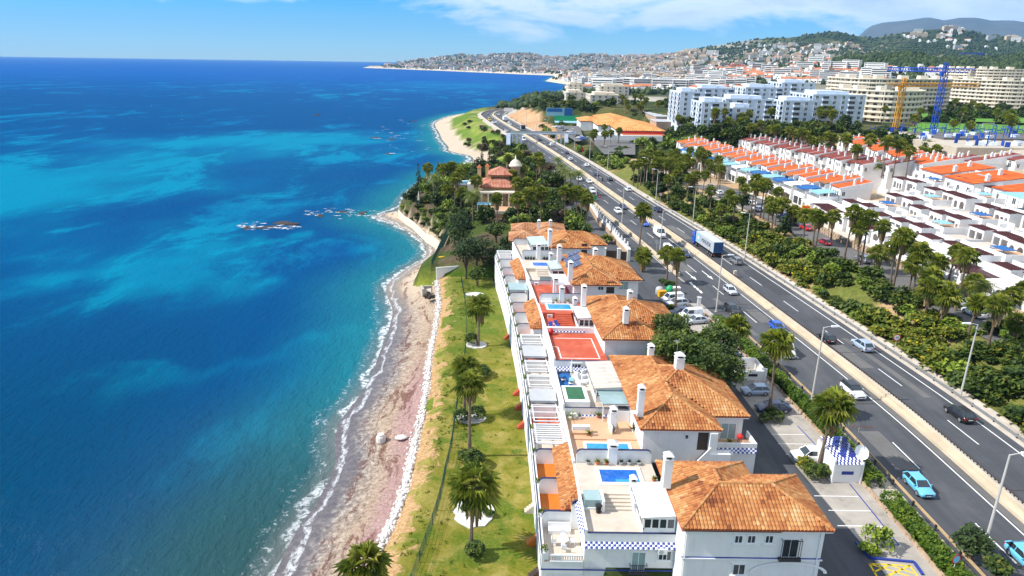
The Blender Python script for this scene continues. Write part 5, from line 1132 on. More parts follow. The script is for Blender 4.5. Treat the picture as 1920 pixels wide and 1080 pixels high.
for x,y,zz,h in ((680,515,8.5,3.2),(848,375,9.6,1.9),(605,390,8.4,3.0)):
 p = c3(x,y,zz); chimney(H,p.x - float(estate_dx(p.y)),p.y,zz - .5,h,.8)
k_ = .44
for i,(u0_,u1_,v0_,v1_) in enumerate(((14.3,16.8,121.6,124.6),(14.6,17.3,125.0,128.2),(15.6,17.8,128.6,130.6),(14.0,14.9,128.6,130.4))):
 a = MB(BEND); f_ = lambda u,v,h: (u,v,8.0 + k_ * (u - 13.7) + h)
 a.add([f_(u0_,v0_,.22),f_(u1_,v0_,.22),f_(u1_,v1_,.22),f_(u0_,v1_,.22),f_(u0_,v0_,.30),f_(u1_,v0_,.30),f_(u1_,v1_,.30),f_(u0_,v1_,.30)],[(3,2,1,0),(4,5,6,7),(0,1,5,4),(1,2,6,5),(2,3,7,6),(3,0,4,7)])
 o = a.build('solar_panel',M['solar_cell'],H); g_ = MB(BEND)
 for j in range(5): q = lerp(v0_,v1_,j / 4); g_.add([f_(u0_,q - .02,.305),f_(u1_,q - .02,.305),f_(u1_,q + .02,.305),f_(u0_,q + .02,.305)],[(0,1,2,3)])
 for j in range(4): q = lerp(u0_,u1_,j / 3); g_.add([f_(q - .02,v0_,.309),f_(q + .02,v0_,.309),f_(q + .02,v1_,.309),f_(q - .02,v1_,.309)],[(0,1,2,3)])
 g_.build('cell_grid',M['steel'],o)
strip(H,111.0,116.0,2.1,'orange_floor','none'); strip(H,116.0,121.0,2.2,'stone_floor','none'); strip(H,121.0,126.0,2.3,'stone_floor','glassroof'); strip(H,126.0,131.5,2.4,'stone_floor','none'); strip(H,131.5,137.0,2.4,'red_floor','none')
lean_roof(H,5.2,7.2,127.0,139.0,4.8,5.9,seed=6); box_part(H,'terrace_room','white_wall',5.8,7.14,127.6,138.6,2.4,4.8)
for i,du in enumerate((8.2,8.7,9.3,9.9,12.0,12.6)): potted(B3(du,135.9,6.3),'dark potted shrub in the row along the far pool wall','dark','dark_metal',.6,'dark pots along the far pool wall')
# --- fifth house
H = house('fifth white house with low hip roof beside the dark entrance gate',149)
R5 = [(13.9,22.6,139.0,151.5),(13.9,26.6,141.8,150.5)]
main_block(H,R5,8.0,5,-1)
p = aty(880 + 775 / 3.6,380 + 345 / 3.6,139.55); box_part(H,'porch_opening','dark_wood',p.x - .6,p.x + .6,139.52,139.57,p.z,p.z + 2.2,bend=None)
deck(H,7.2,14.4,136.6,150.5,5.6,'stone_floor',front=False); sunroom(H,10.4,14.0,142.0,149.0,5.6,2.2,4,roof='pale_glass'); round_wall(H,7.5,14.0,150.4,5.6,7.0)
for x,y,zz,h in ((543,280,8.4,3.2),):
 p = c3(x,y,zz); chimney(H,p.x - float(estate_dx(p.y)),p.y,zz - .5,h,.8)
strip(H,137.0,143.0,2.4,'stone_floor','none'); strip(H,143.0,150.0,2.4,'stone_floor','frame')
for v,zt,lb in ((61,.2,'orange garden steps below the nearest orange terraces'),(85.5,.6,'red garden steps in the middle of the white terrace row'),(91.0,.8,'red garden steps just beyond the clipped double bush'),(95.5,.9,'red garden steps level with the red roof terrace'),(118,1,'red garden steps by the far lawn palm')): garden_steps(v,zt,lb,'orange_floor' if v < 70 else 'red_floor')
for v,lb in ((66.5,'pale wooden garden steps beneath the tiled awning'),(56,'dark slatted garden steps beside the nearest white terrace')): garden_steps(v,.1,lb,'stone_floor' if v > 60 else 'dark_wood')
# --- old bungalow with brown tiled roofs behind the terrace
H = empty('bungalow',(3,158,0),0,'low old house with spreading faded brown tile roofs among trees','house')
p = [c3(230,245,4.2),c3(470,245,4.2),c3(625,180,4.2),c3(360,140,4.2),c3(625,140,4.2)]
RB = [(-1.0,7.0,159.0,168),(5.0,13.5,162.5,178),(-.5,8.5,169.5,177)]
a = MB()
for i,r in enumerate(RB): a.box(r[0] + .5,r[1] - .5,r[2] + .5,r[3] - .5,-1,4.1 - .003 * i)
a.build('wall',M['cream_wall'],H); tiled_roof(H,RB,4.2,.34,None,'old_tile',.42,.55,9)
for x,y in ((470,150),(548,150)): p = c3(x,y,6.0); chimney(H,p.x,p.y,4.8,1.9,.7,None)
# small plant on the houses: air conditioners, drain pipes, roof aerials
for t_,u,v,z in ((bpy.data.objects['terraced_house'],14.0,53.02,1.6),(bpy.data.objects['terraced_house'],6.0,63.3,.6),(bpy.data.objects['terraced_house.001'],8.0,75.3,3.4),(bpy.data.objects['terraced_house.001'],13.2,76.0,4.2),(bpy.data.objects['terraced_house.002'],8.2,104.2,5.6),(bpy.data.objects['terraced_house.003'],8.2,122.4,5.2)):
 o = box_part(t_,'air_conditioner','white_paint',u,u + .85,v - .35,v - .02,z,z + .6); a = MB(BEND); a.tube([(u + .3,v - .36,z + .3),(u + .3,v - .38,z + .3)],.22,10); a.build('fan',M['grey_paint'],o)
for x,h_ in ((15.75,0),(27.6,0)): a = MB(); a.tube([(x,50.48,-4),(x,50.48,6.2)],.05,6); a.build('drain_pipe',M['white_paint'],bpy.data.objects['terraced_house'])
for i,(u,v,z) in enumerate(((21,56,8.0),(22,80,9.3),(20,98,10.2),(19,124,10.0))):
 a = MB(BEND); a.tube([(u,v,z),(u,v,z + 2.4)],.03,5)
 for k in range(5): a.tube([(u - .3,v + k * .18,z + 2.3),(u + .3,v + k * .18,z + 2.3)],.015,3)
 a.tube([(u,v - .1,z + 2.3),(u,v + .9,z + 2.3)],.02,4); a.build('aerial',M['steel'],bpy.data.objects['terraced_house' + ('' if i == 0 else '.%03d' % i)])
# ------------------------------------------------------------------ white town houses across the highway
_u = 'first second third fourth fifth sixth seventh eighth ninth tenth eleventh twelfth thirteenth fourteenth fifteenth sixteenth seventeenth eighteenth nineteenth'.split()
ORD = ['nearest'] + _u[1:] + [w + ('ieth' if not k else 'y ' + _u[k - 1]) for w in ('twent','thirt','fort','fift','sixt') for k in range(10)]
def arch_wall(mb,y0,y1,z0,z1,openings,th=.28,x=0.0):
 """a wall in the plane x, facing -x, from y0 to y1, with openings (yc, half width, spring height, arched)"""
 cur = y0
 for yc,hw,zs,arched in openings:
  mb.box(x,x + th,cur,yc - hw,z0,z1)
  if arched:
   n = 8; arc = [(yc - hw * math.cos(math.pi * i / n),zs + hw * .8 * math.sin(math.pi * i / n)) for i in range(n + 1)]
   for (a,b),(c,d) in zip(arc,arc[1:]):
    mb.add([(x,a,b),(x,c,d),(x,c,z1),(x,a,z1),(x + th,a,b),(x + th,c,d),(x + th,c,z1),(x + th,a,z1)],[(0,1,2,3),(7,6,5,4),(0,4,5,1)])
  else: mb.box(x,x + th,yc - hw,yc + hw,zs,z1)
  mb.box(x,x + th,yc - hw,yc + hw,z0,z0 + .75); cur = yc + hw
 mb.box(x,x + th,cur,y1,z0,z1)
def mono_roof(parent,x0,x1,y0,y1,z0,z1,m_,cw=.42,name='roof'):
 d = MB(); d.add([(x0,y0,z0 - .12),(x1,y0,z1 - .12),(x1,y1,z1 - .12),(x0,y1,z0 - .12),(x0,y0,z0),(x1,y0,z1),(x1,y1,z1),(x0,y1,z0)],[(3,2,1,0),(4,5,6,7),(0,1,5,4),(1,2,6,5),(2,3,7,6),(3,0,4,7)])
 o = link(name,d.mesh(name,M[m_]),parent); tb = MB(); n = int((y1 - y0) / cw); k = 6; r = cw * .42
 for i in range(n):
  yc = y0 + (i + .5) * (y1 - y0) / n; ct = random.gauss(.5,.12)
  for j in range(k):
   a = j / k; b = (j + 1.04) / k; tb.tint = min(1,max(0,ct + random.gauss(0,.15))); vs = []
   for t_,hh in ((a,.05),(min(b,1),.0)):
    for sy,sz in ((-r,.01),(-r * .5,r * .55),(r * .5,r * .55),(r,.01)): vs.append((lerp(x0,x1,t_),yc + sy,lerp(z0,z1,t_) + sz + hh))
   tb.add(vs,[(4,5,1,0),(5,6,2,1),(6,7,3,2)])
 t = link('roof_tiles',tb.mesh('roof_tiles',M[m_]),o); t['kind'] = 'stuff'; return o
def win_x_local(parent,y,z,w,h,x=0.0,arched=False,n=2,glass='glass'):
 f_ = MB(); f_.box(x - .06,x + .02,y - w / 2 - .1,y - w / 2,z - .1,z + h + .1); f_.box(x - .06,x + .02,y + w / 2,y + w / 2 + .1,z - .1,z + h + .1); f_.box(x - .06,x + .02,y - w / 2,y + w / 2,z + h,z + h + .1); f_.box(x - .12,x + .02,y - w / 2 - .15,y + w / 2 + .15,z - .2,z - .1)
 for i in range(1,n): q = lerp(y - w / 2,y + w / 2,i / n); f_.box(x - .05,x + .01,q - .04,q + .04,z,z + h)
 o = link('window',f_.mesh('window',M['white_paint']),parent); g_ = MB()
 pts = [(y - w / 2,z),(y + w / 2,z),(y + w / 2,z + h)] + ([(y + w / 2 * math.cos(a),z + h + w * .35 * math.sin(a)) for a in (.8,1.57,2.34)] if arched else []) + [(y - w / 2,z + h)]
 g_.poly([(x - .025,a,b) for a,b in pts][::-1]); link('pane',g_.mesh('pane',M[glass]),o); return o
def win_y_local(parent,x,z,w,h,y=0.0,n=2,glass='glass'):
 f_ = MB(); f_.box(x - w / 2 - .1,x - w / 2,y - .06,y + .02,z - .1,z + h + .1); f_.box(x + w / 2,x + w / 2 + .1,y - .06,y + .02,z - .1,z + h + .1); f_.box(x - w / 2,x + w / 2,y - .06,y + .02,z + h,z + h + .1)
 for i in range(1,n): q = lerp(x - w / 2,x + w / 2,i / n); f_.box(q - .04,q + .04,y - .05,y + .01,z,z + h)
 o = link('window',f_.mesh('window',M['white_paint']),parent); g_ = MB(); g_.poly([(x - w / 2,y - .025,z),(x + w / 2,y - .025,z),(x + w / 2,y - .025,z + h),(x - w / 2,y - .025,z + h)]); link('pane',g_.mesh('pane',M[glass]),o); return o
def stack(parent,x,y,z0,h,w=.55):
 m_ = MB(); m_.box(x - w / 2,x + w / 2,y - w / 2,y + w / 2,z0,z0 + h); m_.box(x - w / 2 - .08,x + w / 2 + .08,y - w / 2 - .08,y + w / 2 + .08,z0 + h,z0 + h + .12); m_.lathe(x,y,[(w * .3,z0 + h + .12),(w * .42,z0 + h + .3),(w * .1,z0 + h + .5)],6)
 return link('chimney',m_.mesh('chimney',M['white_wall']),parent)
def row_house(label,roof,bay,grp,ww=5.4):
 """front at x=0 facing the highway, y 0..w, z 0 at its floor"""
 t = empty('row_house',(0,0,0),0,label,'row house',grp); a = MB(); a.box(0,9.6,.02,ww,-6,5.7); a.add([(0,.02,5.7),(9.6,.02,5.7),(9.6,.02,7.4),(0,ww,5.7),(9.6,ww,5.7),(9.6,ww,7.4)],[(0,1,2),(3,5,4),(1,4,5,2)])
 a.add([(-.4,-.1,5.2),(9.8,-.1,5.2),(9.8,-.1,7.66),(-.4,-.1,5.82),(-.4,.1,5.2),(9.8,.1,5.2),(9.8,.1,7.66),(-.4,.1,5.82)],[(0,1,2,3),(7,6,5,4),(3,2,6,7),(0,3,7,4)]); link('wall',a.mesh('wall',M['white_wall']),t); mono_roof(t,-.35,9.7,.11,ww - .11,5.75,7.55,roof)
 stack(t,4.2,.5,6.0,2.0); stack(t,7.6,2.6,6.8,1.7)
 if bay == 0:
  for y in (1.4,2.7,4.0): win_x_local(t,y,3.3,.75,1.3,0,True,2)
  for y in (1.6,3.8): win_x_local(t,y,.5,1.0,1.5)
 elif bay == 1:
  win_x_local(t,2.7,3.2,1.7,1.5,0,True,3); win_x_local(t,2.7,.4,1.6,1.6,0,False,3)
 else:
  b_ = MB(); b_.box(-1.4,-.002,.8,1.05,3.0,5.4); b_.box(-1.4,-.002,4.2,4.45,3.0,5.4); b_.box(-1.4,-1.15,1.05,4.2,3.0,3.9); b_.box(-1.5,-.002,.7,4.55,2.7,3.0); link('bay',b_.mesh('bay',M['white_wall']),t)
  mono_roof(t,-1.7,-.01,.6,4.65,5.4,5.75,'old_tile' if roof == 'orange_tile' else roof,name='bay_roof'); win_x_local(t,2.6,3.2,2.2,1.9,-.02,False,3); win_x_local(t,2.7,.4,1.6,1.6,0,False,3)
 win_y_local(t,1.0,3.4,.9,1.2); return t
tint_mat('dark_red_tile',[(0.0,(0.14,0.03,0.03)),(0.5,(0.24,0.06,0.05)),(1.0,(0.34,0.12,0.08))],0.85,0.2,0.2,1.0)
GA = 'orange roofed row houses above the shops'
protos = [row_house('x','orange_tile',b_,GA) for b_ in (0,1,2)]
NA = 21
for i in range(NA):
 f_ = i / (NA - 1); x = lerp(98.4,77.0,f_ ** .92) + (0,.9,-.5,.5)[i % 4]; y = lerp(204.5,322,f_); z = lerp(4.7,4.9,f_) + (0,.55,-.35,.3)[i % 4]
 k = (0,2,1,0,2,2,1)[i % 7]; lab = '%s orange roofed row house from the near end, %s' % (ORD[i],('with three arched upper windows','with one wide arched window','with a tile topped bay')[k])
 first = protos[k] if protos[k]['label'] == 'x' else None
 if first: first.location = (x,y,z); first['label'] = lab; first.rotation_euler = (0,0,.06)
 else: dup(protos[k],(x,y,z),.06,None,lab)
GB = 'dark roofed row houses behind the palms'; protos = [row_house('x','dark_red_tile',b_,GB) for b_ in (1,2,0)]
NBk = 17
for i in range(NBk):
 f_ = i / (NBk - 1); x = lerp(123.5,108.5,f_) + (0,1.1,-.6)[i % 3]; y = lerp(243,334,f_); z = lerp(6.6,5.6,f_); k = i % 3
 lab = '%s dark red roofed house from the near end behind tall palms' % ORD[i]
 if protos[k]['label'] == 'x': protos[k].location = (x,y,z); protos[k]['label'] = lab
 else: dup(protos[k],(x,y,z),None,None,lab)
for i in range(11):
 x = 131 + i * 4.2; y = 240 + (i % 3) * 2.5 - i * .9; dup(protos[i % 3],(x,y,7.0 + i * .35),None,None,'%s dark red roofed house of the uphill rank beside the terraces' % (ORD[i] if i else 'first'))
# third line of roofs glimpsed between the palm crowns
GC = 'orange tiled houses beyond the palm row'; pc = row_house('x','orange_tile',1,GC)
for i in range(13):
 x = 138 + (i % 3) * 1.4 + i * .5; y = 232 + i * 6.0; lab = '%s orange tiled house of the uphill line beyond the palm row' % ORD[i]
 if i == 0: pc.location = (x,y,8.5); pc['label'] = lab
 else: dup(pc,(x,y,8.5),None,None,lab)
# stepped white terrace flats
def terrace_flat(kind,grp):
 t = empty('terrace_flat',(0,0,0),0,'x','terrace house',grp); w = 5.4; h = 3.8; a = MB(); d = 4.6
 ops = [[(1.0,.58,2.2,1),(2.5,.58,2.2,1),(4.2,.8,2.2,1)],[(1.4,.95,2.1,1),(4.0,.75,2.1,1)],[(1.45,1.05,3.0,0),(4.0,1.05,3.0,0)],[(.95,.5,2.2,1),(3.3,1.5,3.0,0)]][kind]
 arch_wall(a,0,w,0,h,ops); a.box(.28,d,0,.25,0,h); a.box(.28,d,w - .25,w,0,h)
 a.box(2.75,d,.25,w - .25,h - .2,h - .052); a.box(d,11,-1.0,w + 1.0,-.02,h - .25); a.box(0.0,11,0,w,-7,-.021); link('wall',a.mesh('wall',M['white_wall']),t)
 a = MB(); a.box(.28,d,.25,w - .25,-.02,0.0); link('loggia_floor',a.mesh('loggia_floor',M['peach_floor']),t)
 f_ = MB(); f_.box(d - .04,d - .003,.8,2.6,0.05,2.2); f_.box(d - .04,d - .003,3.6,5.0,.05,2.2); link('glass_door',f_.mesh('glass_door',M['glass']),t)
 p_ = MB(); p_.box(-.1,.06,-.1,w + .1,h + .003,h + .17); p_.box(2.6,2.74,-.1,w + .1,h + .003,h + .17); pg = link('pergola',p_.mesh('pergola',M['red_slat']),t)
 sm = MB(); sm.box(-.5,2.9,-.10,.10,h + .175,h + .30); sme = sm.mesh('slat',M['red_slat'])
 for i in range(9): link('slat',sme,pg,(0,lerp(.15,w - .15,i / 8),0))
 a = MB(); a.box(d + .2,10.8,-.8,w + .8,h - .249,h - .235); link('roof_floor',a.mesh('roof_floor',M[('stone_floor','peach_floor','pale_concrete','peach_floor')[kind]]),t); a = MB(); a.box(d,d + .2,-1,w + 1,h - .248,h + .45); a.box(d + .2,11,-1,-.8,h - .248,h + .45); link('parapet',a.mesh('parapet',M['white_wall']),t)
 a = MB(); a.box(-4.2,-.003,0,.2,-3,.9); a.box(-4.2,-4.0,.2,w,-3,.75); a.box(-4.0,-.003,.2,w,-3.0,-.1); link('forecourt',a.mesh('forecourt',M['white_wall']),t)
 if kind in (1,3):
  a = MB(); a.box(d + .4,d + 3.4,.6,w - .6,h + .9,h + 1.0); a.box(d + .5,d + .6,.7,.8,h - .05,h + .9); a.box(d + .5,d + .6,w - .8,w - .7,h - .05,h + .9); link('awning',a.mesh('awning',M['teal_awning' if kind == 1 else 'blue_awning']),t)
 if kind == 2: a = MB(); a.box(d + 2,d + 2.2,0,w,h - .05,h + 1.6); a.box(d + .1,d + 2,2.2,2.4,h - .05,h + 1.2); link('roof_wall',a.mesh('roof_wall',M['white_wall']),t)
 return t
GT = 'stepped white terrace flats on the slope'; protos = [terrace_flat(k,GT) for k in range(4)]
ROWS = [('lowest',97.2,192.5,105,4.4,12),('second lowest',108.3,193,100,6.3,13),('middle',118.5,208,96,8.8,15),('second highest',128.5,200,92,11.2,14),('highest',139,172,88,13.4,11)]
WH = ('with three arched openings','with one broad and one narrow arch','with two square openings','with one arch beside a wide opening')
for r_,(rn,x0,y1,y0,z,n) in enumerate(ROWS):
 for i in range(n):
  f_ = i / (n - 1); x = x0 + (-.9,.6,0,1.1,-.4)[(i * 2 + r_) % 5] + (.0 if f_ < .6 else (f_ - .6) * 2); y = lerp(y1,y0,f_); k = (i * 3 + r_ * 2 + (i // 3)) % 4
  lab = '%s flat of %s tier from far end, %s' % (ORD[i] if i else 'first',rn,WH[k]); zz = z - .6 * f_ + (0,.5,-.3)[i % 3]
  if protos[k]['label'] == 'x': protos[k].location = (x,y,zz); protos[k]['label'] = lab
  else: dup(protos[k],(x,y,zz),None,None,lab)
# big orange roofs at the top of the terraces
for i,(x0,y0,w_,d_) in enumerate(((127,203,15,11),(125.5,186,16,13),(127.5,164,17,17),(131,143,17,17))):
 t = empty('town_house',(x0,y0,10),0,'%s broad orange roof above the terrace flats from far end' % ('first','second','third','fourth')[i],'house','broad orange roofs above the terraces')
 a = MB(); a.box(0,w_,0,d_,-5,5.2); a.add([(0,0,5.2),(w_,0,5.2),(w_,0,7.2),(0,d_,5.2),(w_,d_,5.2),(w_,d_,7.2)],[(0,1,2),(3,5,4),(1,4,5,2)]); link('wall',a.mesh('wall',M['white_wall']),t)
 mono_roof(t,-.5,w_ + .2,-.2,d_ + .2,5.3,7.4,'orange_tile',.5); stack(t,4,1,5.6,1.9,.9); stack(t,11,d_ * .5,6.4,1.8,.9)
 for j in range(3): win_x_local(t,2 + j * (d_ - 4) / 2,2.4,1.2,1.5)
t = empty('glass_canopy',(126,157,13),0,'long pale glass canopy on white posts below the third orange roof','canopy'); pergola_m = MB(); pergola_m.box(-6,.5,0,12,3,3.1); link('cover',pergola_m.mesh('cover',M['teal_awning']),t); a = MB()
for y in (0,4,8,11.8): a.box(-6,-5.8,y,y + .2,0,3)
link('post',a.mesh('post',M['white_paint']),t)
# street-level houses along the frontage street
GS = 'street level white units behind the stone wall'; protos = [None] * 3
for i in range(15):
 y = 197 - i * 6.6; x = lerp(86.6,90.0,i / 14) + (0,.7,-.3)[i % 3]; k = i % 3; lab = '%s street level white unit behind the stone wall from far end' % ('first' if i == 0 else ORD[i])
 if protos[k] is None:
  t = protos[k] = empty('street_unit',(x,y,4.2),0,lab,'street unit',GS); a = MB()
  arch_wall(a,0,6.4,0,2.8,[(1.5,.9,1.6,1),(4.4,1.1,1.6,1)] if k != 2 else [(3.2,2.2,2.3,0)]); a.box(.28,9,0,.25,0,2.8); a.box(4,9,.25,6.4,-.02,2.75); a.box(0,9,0,6.4,-2,-.03); a.box(-.2,4,-.02,6.42,2.8,3.0) if k == 0 else None
  link('wall',a.mesh('wall',M['white_wall']),t); g_ = MB(); g_.box(3.95,3.99,.5,5.8,0,2.3); link('glass_door',g_.mesh('glass_door',M['glass']),t)
  if k:
   p_ = MB(); p_.box(-.1,.06,0,6.3,2.83,2.98); pg = link('pergola',p_.mesh('pergola',M['red_slat']),t); sm = MB(); sm.box(-.6,4.2,-.08,.08,2.985,3.1); sme = sm.mesh('slat',M['red_slat'])
   for j in range(11): link('slat',sme,pg,(0,.2 + j * .6,0))
 else: dup(protos[k],(x,y,4.2),None,None,lab)
t = empty('retaining_wall',(85,150,3.6),0,'rough pink stone wall along the frontage street','wall'); a = MB()
SW = [(80.8,178),(81.3,165),(83.0,153),(84.6,137),(86.6,125),(88.2,112),(89.5,98),(90.5,80)]; courses = []
for (xa,ya),(xb,yb) in zip(SW,SW[1:]):
 n = int(abs(yb - ya) / 1.1)
 for i in range(n):
  for j in range(3):
   p = (lerp(xa,xb,i / n),lerp(ya,yb,i / n)); z0 = 3.6 + j * .55; o_ = rnd(-.05,.05); a.box(p[0] + o_,p[0] + .5,p[1] - 1.1 + (j % 2) * .3,p[1] + (j % 2) * .3 - .03,z0,z0 + .53)
o = a.build('stone_course',M['stone_wall'],t); o['kind'] = 'stuff'
# shop terraces under the orange row
GSH = 'white shop terraces with blue covers'
covers = ['teal_awning','blue_awning','white_paint','blue_awning','teal_awning','blue_awning','teal_awning','white_paint','teal_awning']
for i in range(15):
 f_ = i / 14; x = lerp(91.5,73.5,f_); y = lerp(203,306,f_); cv = covers[i % 9]; nm = {'teal_awning': 'pale teal','blue_awning': 'deep blue','white_paint': 'white'}[cv]
 t = empty('shop_unit',(x,y,3.6),0.06,'%s shop terrace from the near end with %s cover' % (ORD[i],nm),'shop',GSH); a = MB(); a.box(0,8,0,7.3,-1,3.0); a.box(0,.2,0,7.3,3.0,3.8); a.box(.2,6,0,.2,3.0,4.4); link('wall',a.mesh('wall',M['white_wall']),t)
 c_ = MB(); c_.add([(.4,.5,5.2),(5.8,.5,5.6),(5.8,6.8,5.6),(.4,6.8,5.2),(.4,.5,5.3),(5.8,.5,5.7),(5.8,6.8,5.7),(.4,6.8,5.3)],[(3,2,1,0),(4,5,6,7),(0,1,5,4),(1,2,6,5),(2,3,7,6),(3,0,4,7)]); c_.box(.38,.5,.5,6.8,4.8,5.2); link('awning',c_.mesh('awning',M[cv]),t)
 p_ = MB()
 for q in ((.45,.6),(.45,6.6),(5.6,.6),(5.6,6.6)): p_.box(q[0],q[0] + .12,q[1],q[1] + .12,3.0,5.2)
 link('post',p_.mesh('post',M['white_paint']),t); g_ = MB(); g_.box(-.04,-.003,.6,3.2,-.0,2.3); g_.box(-.04,-.003,3.8,6.8,0,2.3); link('shop_window',g_.mesh('shop_window',M['glass']),t)
t = empty('shop_sign',k3(1300,850,5.6),-.35,'red and yellow shop sign board on the roof edge','sign'); a = MB(); a.box(-3.5,3.5,0,.5,0,.45); link('board',a.mesh('board',M['red_paint']),t); a = MB(); a.box(-.4,2.0,-.1,.4,.46,1.3); link('panel',a.mesh('panel',M['yellow_plastic']),t); a = MB(); a.box(-.1,1.7,-.14,-.103,.7,1.1); link('lettering',a.mesh('lettering',M['red_paint']),t)
# ------------------------------------------------------------------ larger buildings in the middle distance
GYL = np.log(18.0),math.log(21000 / 18) / (nr - 1)
def gz(x,y):
 """terrain height read from the sheet itself"""
 x = np.asarray(x,float); y = np.asarray(y,float); r = np.clip((np.log(np.maximum(y,18.01)) - GYL[0]) / GYL[1],0,nr - 1.001); c = np.clip((x / (y + 70) + 0.85) / 2.10 * (nc - 1),0,nc - 1.001)
 i = r.astype(int); j = c.astype(int); a = r - i; b_ = c - j; Z = GRID[2]
 return (Z[i,j] * (1 - b_) + Z[i,j + 1] * b_) * (1 - a) + (Z[i + 1,j] * (1 - b_) + Z[i + 1,j + 1] * b_) * a
def gz1(x,y): return float(gz(np.array([x]),np.array([y]))[0])
def box_mesh(name,mats,boxes):
 a = MB()
 for b_ in boxes: a.mi = b_[6] if len(b_) > 6 else 0; a.box(*b_[:6])
 return a.mesh(name,mats)
win_me = {}
def block(label,x,y,z,w,d,floors,wall='white_wall',rz=0.0,cat='apartment block',grp=None,name='apartment_block',fh=2.75,roof='pale_concrete',balc=True,nx=None,ny=None):
 """flat-roofed block; windows and balconies on the two faces that look to the sea and to the camera"""
 t = empty(name,(x,y,z),rz,label,cat,grp); h = floors * fh; a = MB(); a.box(0,w,0,d,-10,h); a.box(w * .15,w * .55,d * .2,d * .7,h,h + 2.4); a.box(w * .6,w * .85,d * .35,d * .8,h,h + 2.0)
 link('wall',a.mesh('wall',M[wall]),t); a = MB(); a.box(-.1,w + .1,-.1,.15,h,h + .7); a.box(-.1,.15,.15,d + .1,h,h + .7); link('parapet',a.mesh('parapet',M[wall]),t)
 key = wall
 if key not in win_me:
  win_me[key] = (box_mesh('window',[M['glass'],M['white_paint']],[(-.8,.8,-.06,.04,0,1.5),(-.9,-.8,-.1,.04,-.1,1.6,1),(.8,.9,-.1,.04,-.1,1.6,1),(-.04,.04,-.09,.04,0,1.5,1),(-1,1,-.2,.04,-.2,-.1,1)]),
      box_mesh('balcony',[M[wall],M['glass'],M['grey_paint']],[(-2.1,2.1,-1.3,.02,-.2,0),(-2.1,2.1,-1.35,-1.25,0,.45),(-2.1,-2.0,-1.25,.02,0,.95),(2.0,2.1,-1.25,.02,0,.95),(-1.7,1.7,-.07,.03,0.05,2.2,1),(-2.1,2.1,-1.32,-1.27,.45,.95,2)]))
 wm,bm_ = win_me[key]; nx = nx or max(2,int(w / 4.6)); ny = ny or max(2,int(d / 4.6))
 for f_ in range(floors):
  for i in range(nx):
   q = (i + .5) * w / nx; b_ = balc and (i % 3 == 1); link('balcony' if b_ else 'window',bm_ if b_ else wm,t,(q,0,f_ * fh + (0.2 if b_ else 1.0)))
  for i in range(ny):
   q = (i + .5) * d / ny; b_ = balc and (i % 2 == 0); o = link('balcony' if b_ else 'window',bm_ if b_ else wm,t,(0,q,f_ * fh + (.2 if b_ else 1.0))); o.rotation_euler = (0,0,-math.pi / 2)
 return t
mat('blue_white',(0.60,0.67,0.76),0.85,0.04,0.2)
GW = 'pale blue and white apartment blocks'
for args in (('white apartment block nearest the brown hall, seaward end',97,415,13,13,30,6),('white corner block standing forward above the palm trees',95,358,13,14,22,5),('white block just right of the forward corner block',112,362,13,12,16,4),('wide white block with deep balconies behind the palms',118,396,13,27,26,5),('white block with loggias in the middle of the group',146,384,13,20,24,5),
    ('tall white block at the landward end of the group',169,402,13,30,34,6),('white block set back behind the seaward block',116,452,14,24,22,6),('white block set back in the middle of the group',146,450,15,24,26,6),('white block farthest back near the beige crescent',176,470,15,22,26,7)):
 block(*args,'blue_white',grp=GW)
def crescent(label,pts,z,floors,depth,wall='ivory_wall',grp=None,fh=3.1):
 """long curved block of flats: pale balcony bands over shaded recesses"""
 p0 = Vector((*pts[0],z)); t = empty('apartment_block',p0,0,label,'apartment block',grp); line = catmull(pts,4); N_ = normals(line); lp = [p - Vector((p0.x,p0.y,0)) for p in line]
 def strip_(m_,s0,s1,z0,z1):
  vs = []; fs = []
  for p,n in zip(lp,N_): a = p + n * s0; b_ = p + n * s1; vs += [(a.x,a.y,z0),(b_.x,b_.y,z0),(b_.x,b_.y,z1),(a.x,a.y,z1)]
  for i in range(len(lp) - 1):
   o_ = 4 * i
   for k in range(4): fs.append((o_ + k,o_ + (k + 1) % 4,o_ + 4 + (k + 1) % 4,o_ + 4 + k))
  fs += [(0,3,2,1),tuple(4 * (len(lp) - 1) + k for k in range(4))]; m_.add(vs,fs)
 a = MB(); strip_(a,-depth,-1.6,-8,floors * fh); link('wall',a.mesh('wall',M[wall]),t)
 gm = MB(); gm.box(-1.2,1.2,-.08,.05,0,2.0); gme = gm.mesh('glass_door',M['glass']); pm = MB(); pm.box(-.2,.2,-1.5,.0,0,fh); pme = pm.mesh('divider',M[wall])
 for f_ in range(floors + 1): a = MB(); strip_(a,-1.62,.15,f_ * fh - .25,f_ * fh + (.95 if f_ < floors else .5)); link('balcony_band',a.mesh('balcony_band',M[wall]),t)
 for f_ in range(floors):
  for i in range(1,len(lp) - 1):
   n = N_[i]; q = lp[i] - n * 1.55; o = link('glass_door',gme,t,(q.x,q.y,f_ * fh + .2)); o.rotation_euler = (0,0,math.atan2(n.y,n.x) + math.pi / 2)
   if i % 2: o = link('divider',pme,t,(q.x,q.y,f_ * fh)); o.rotation_euler = (0,0,math.atan2(n.y,n.x) + math.pi / 2)
 a = MB();
 for i in range(2,len(lp) - 3,5): q = lp[i] - N_[i] * depth * .55; a.box(q.x - 3,q.x + 3,q.y - 2.6,q.y + 2.6,floors * fh,floors * fh + 2.8)
 o = link('roof_house',a.mesh('roof_house',M[wall]),t); o['kind'] = 'stuff'; return t
GI = 'cream curved apartment blocks'
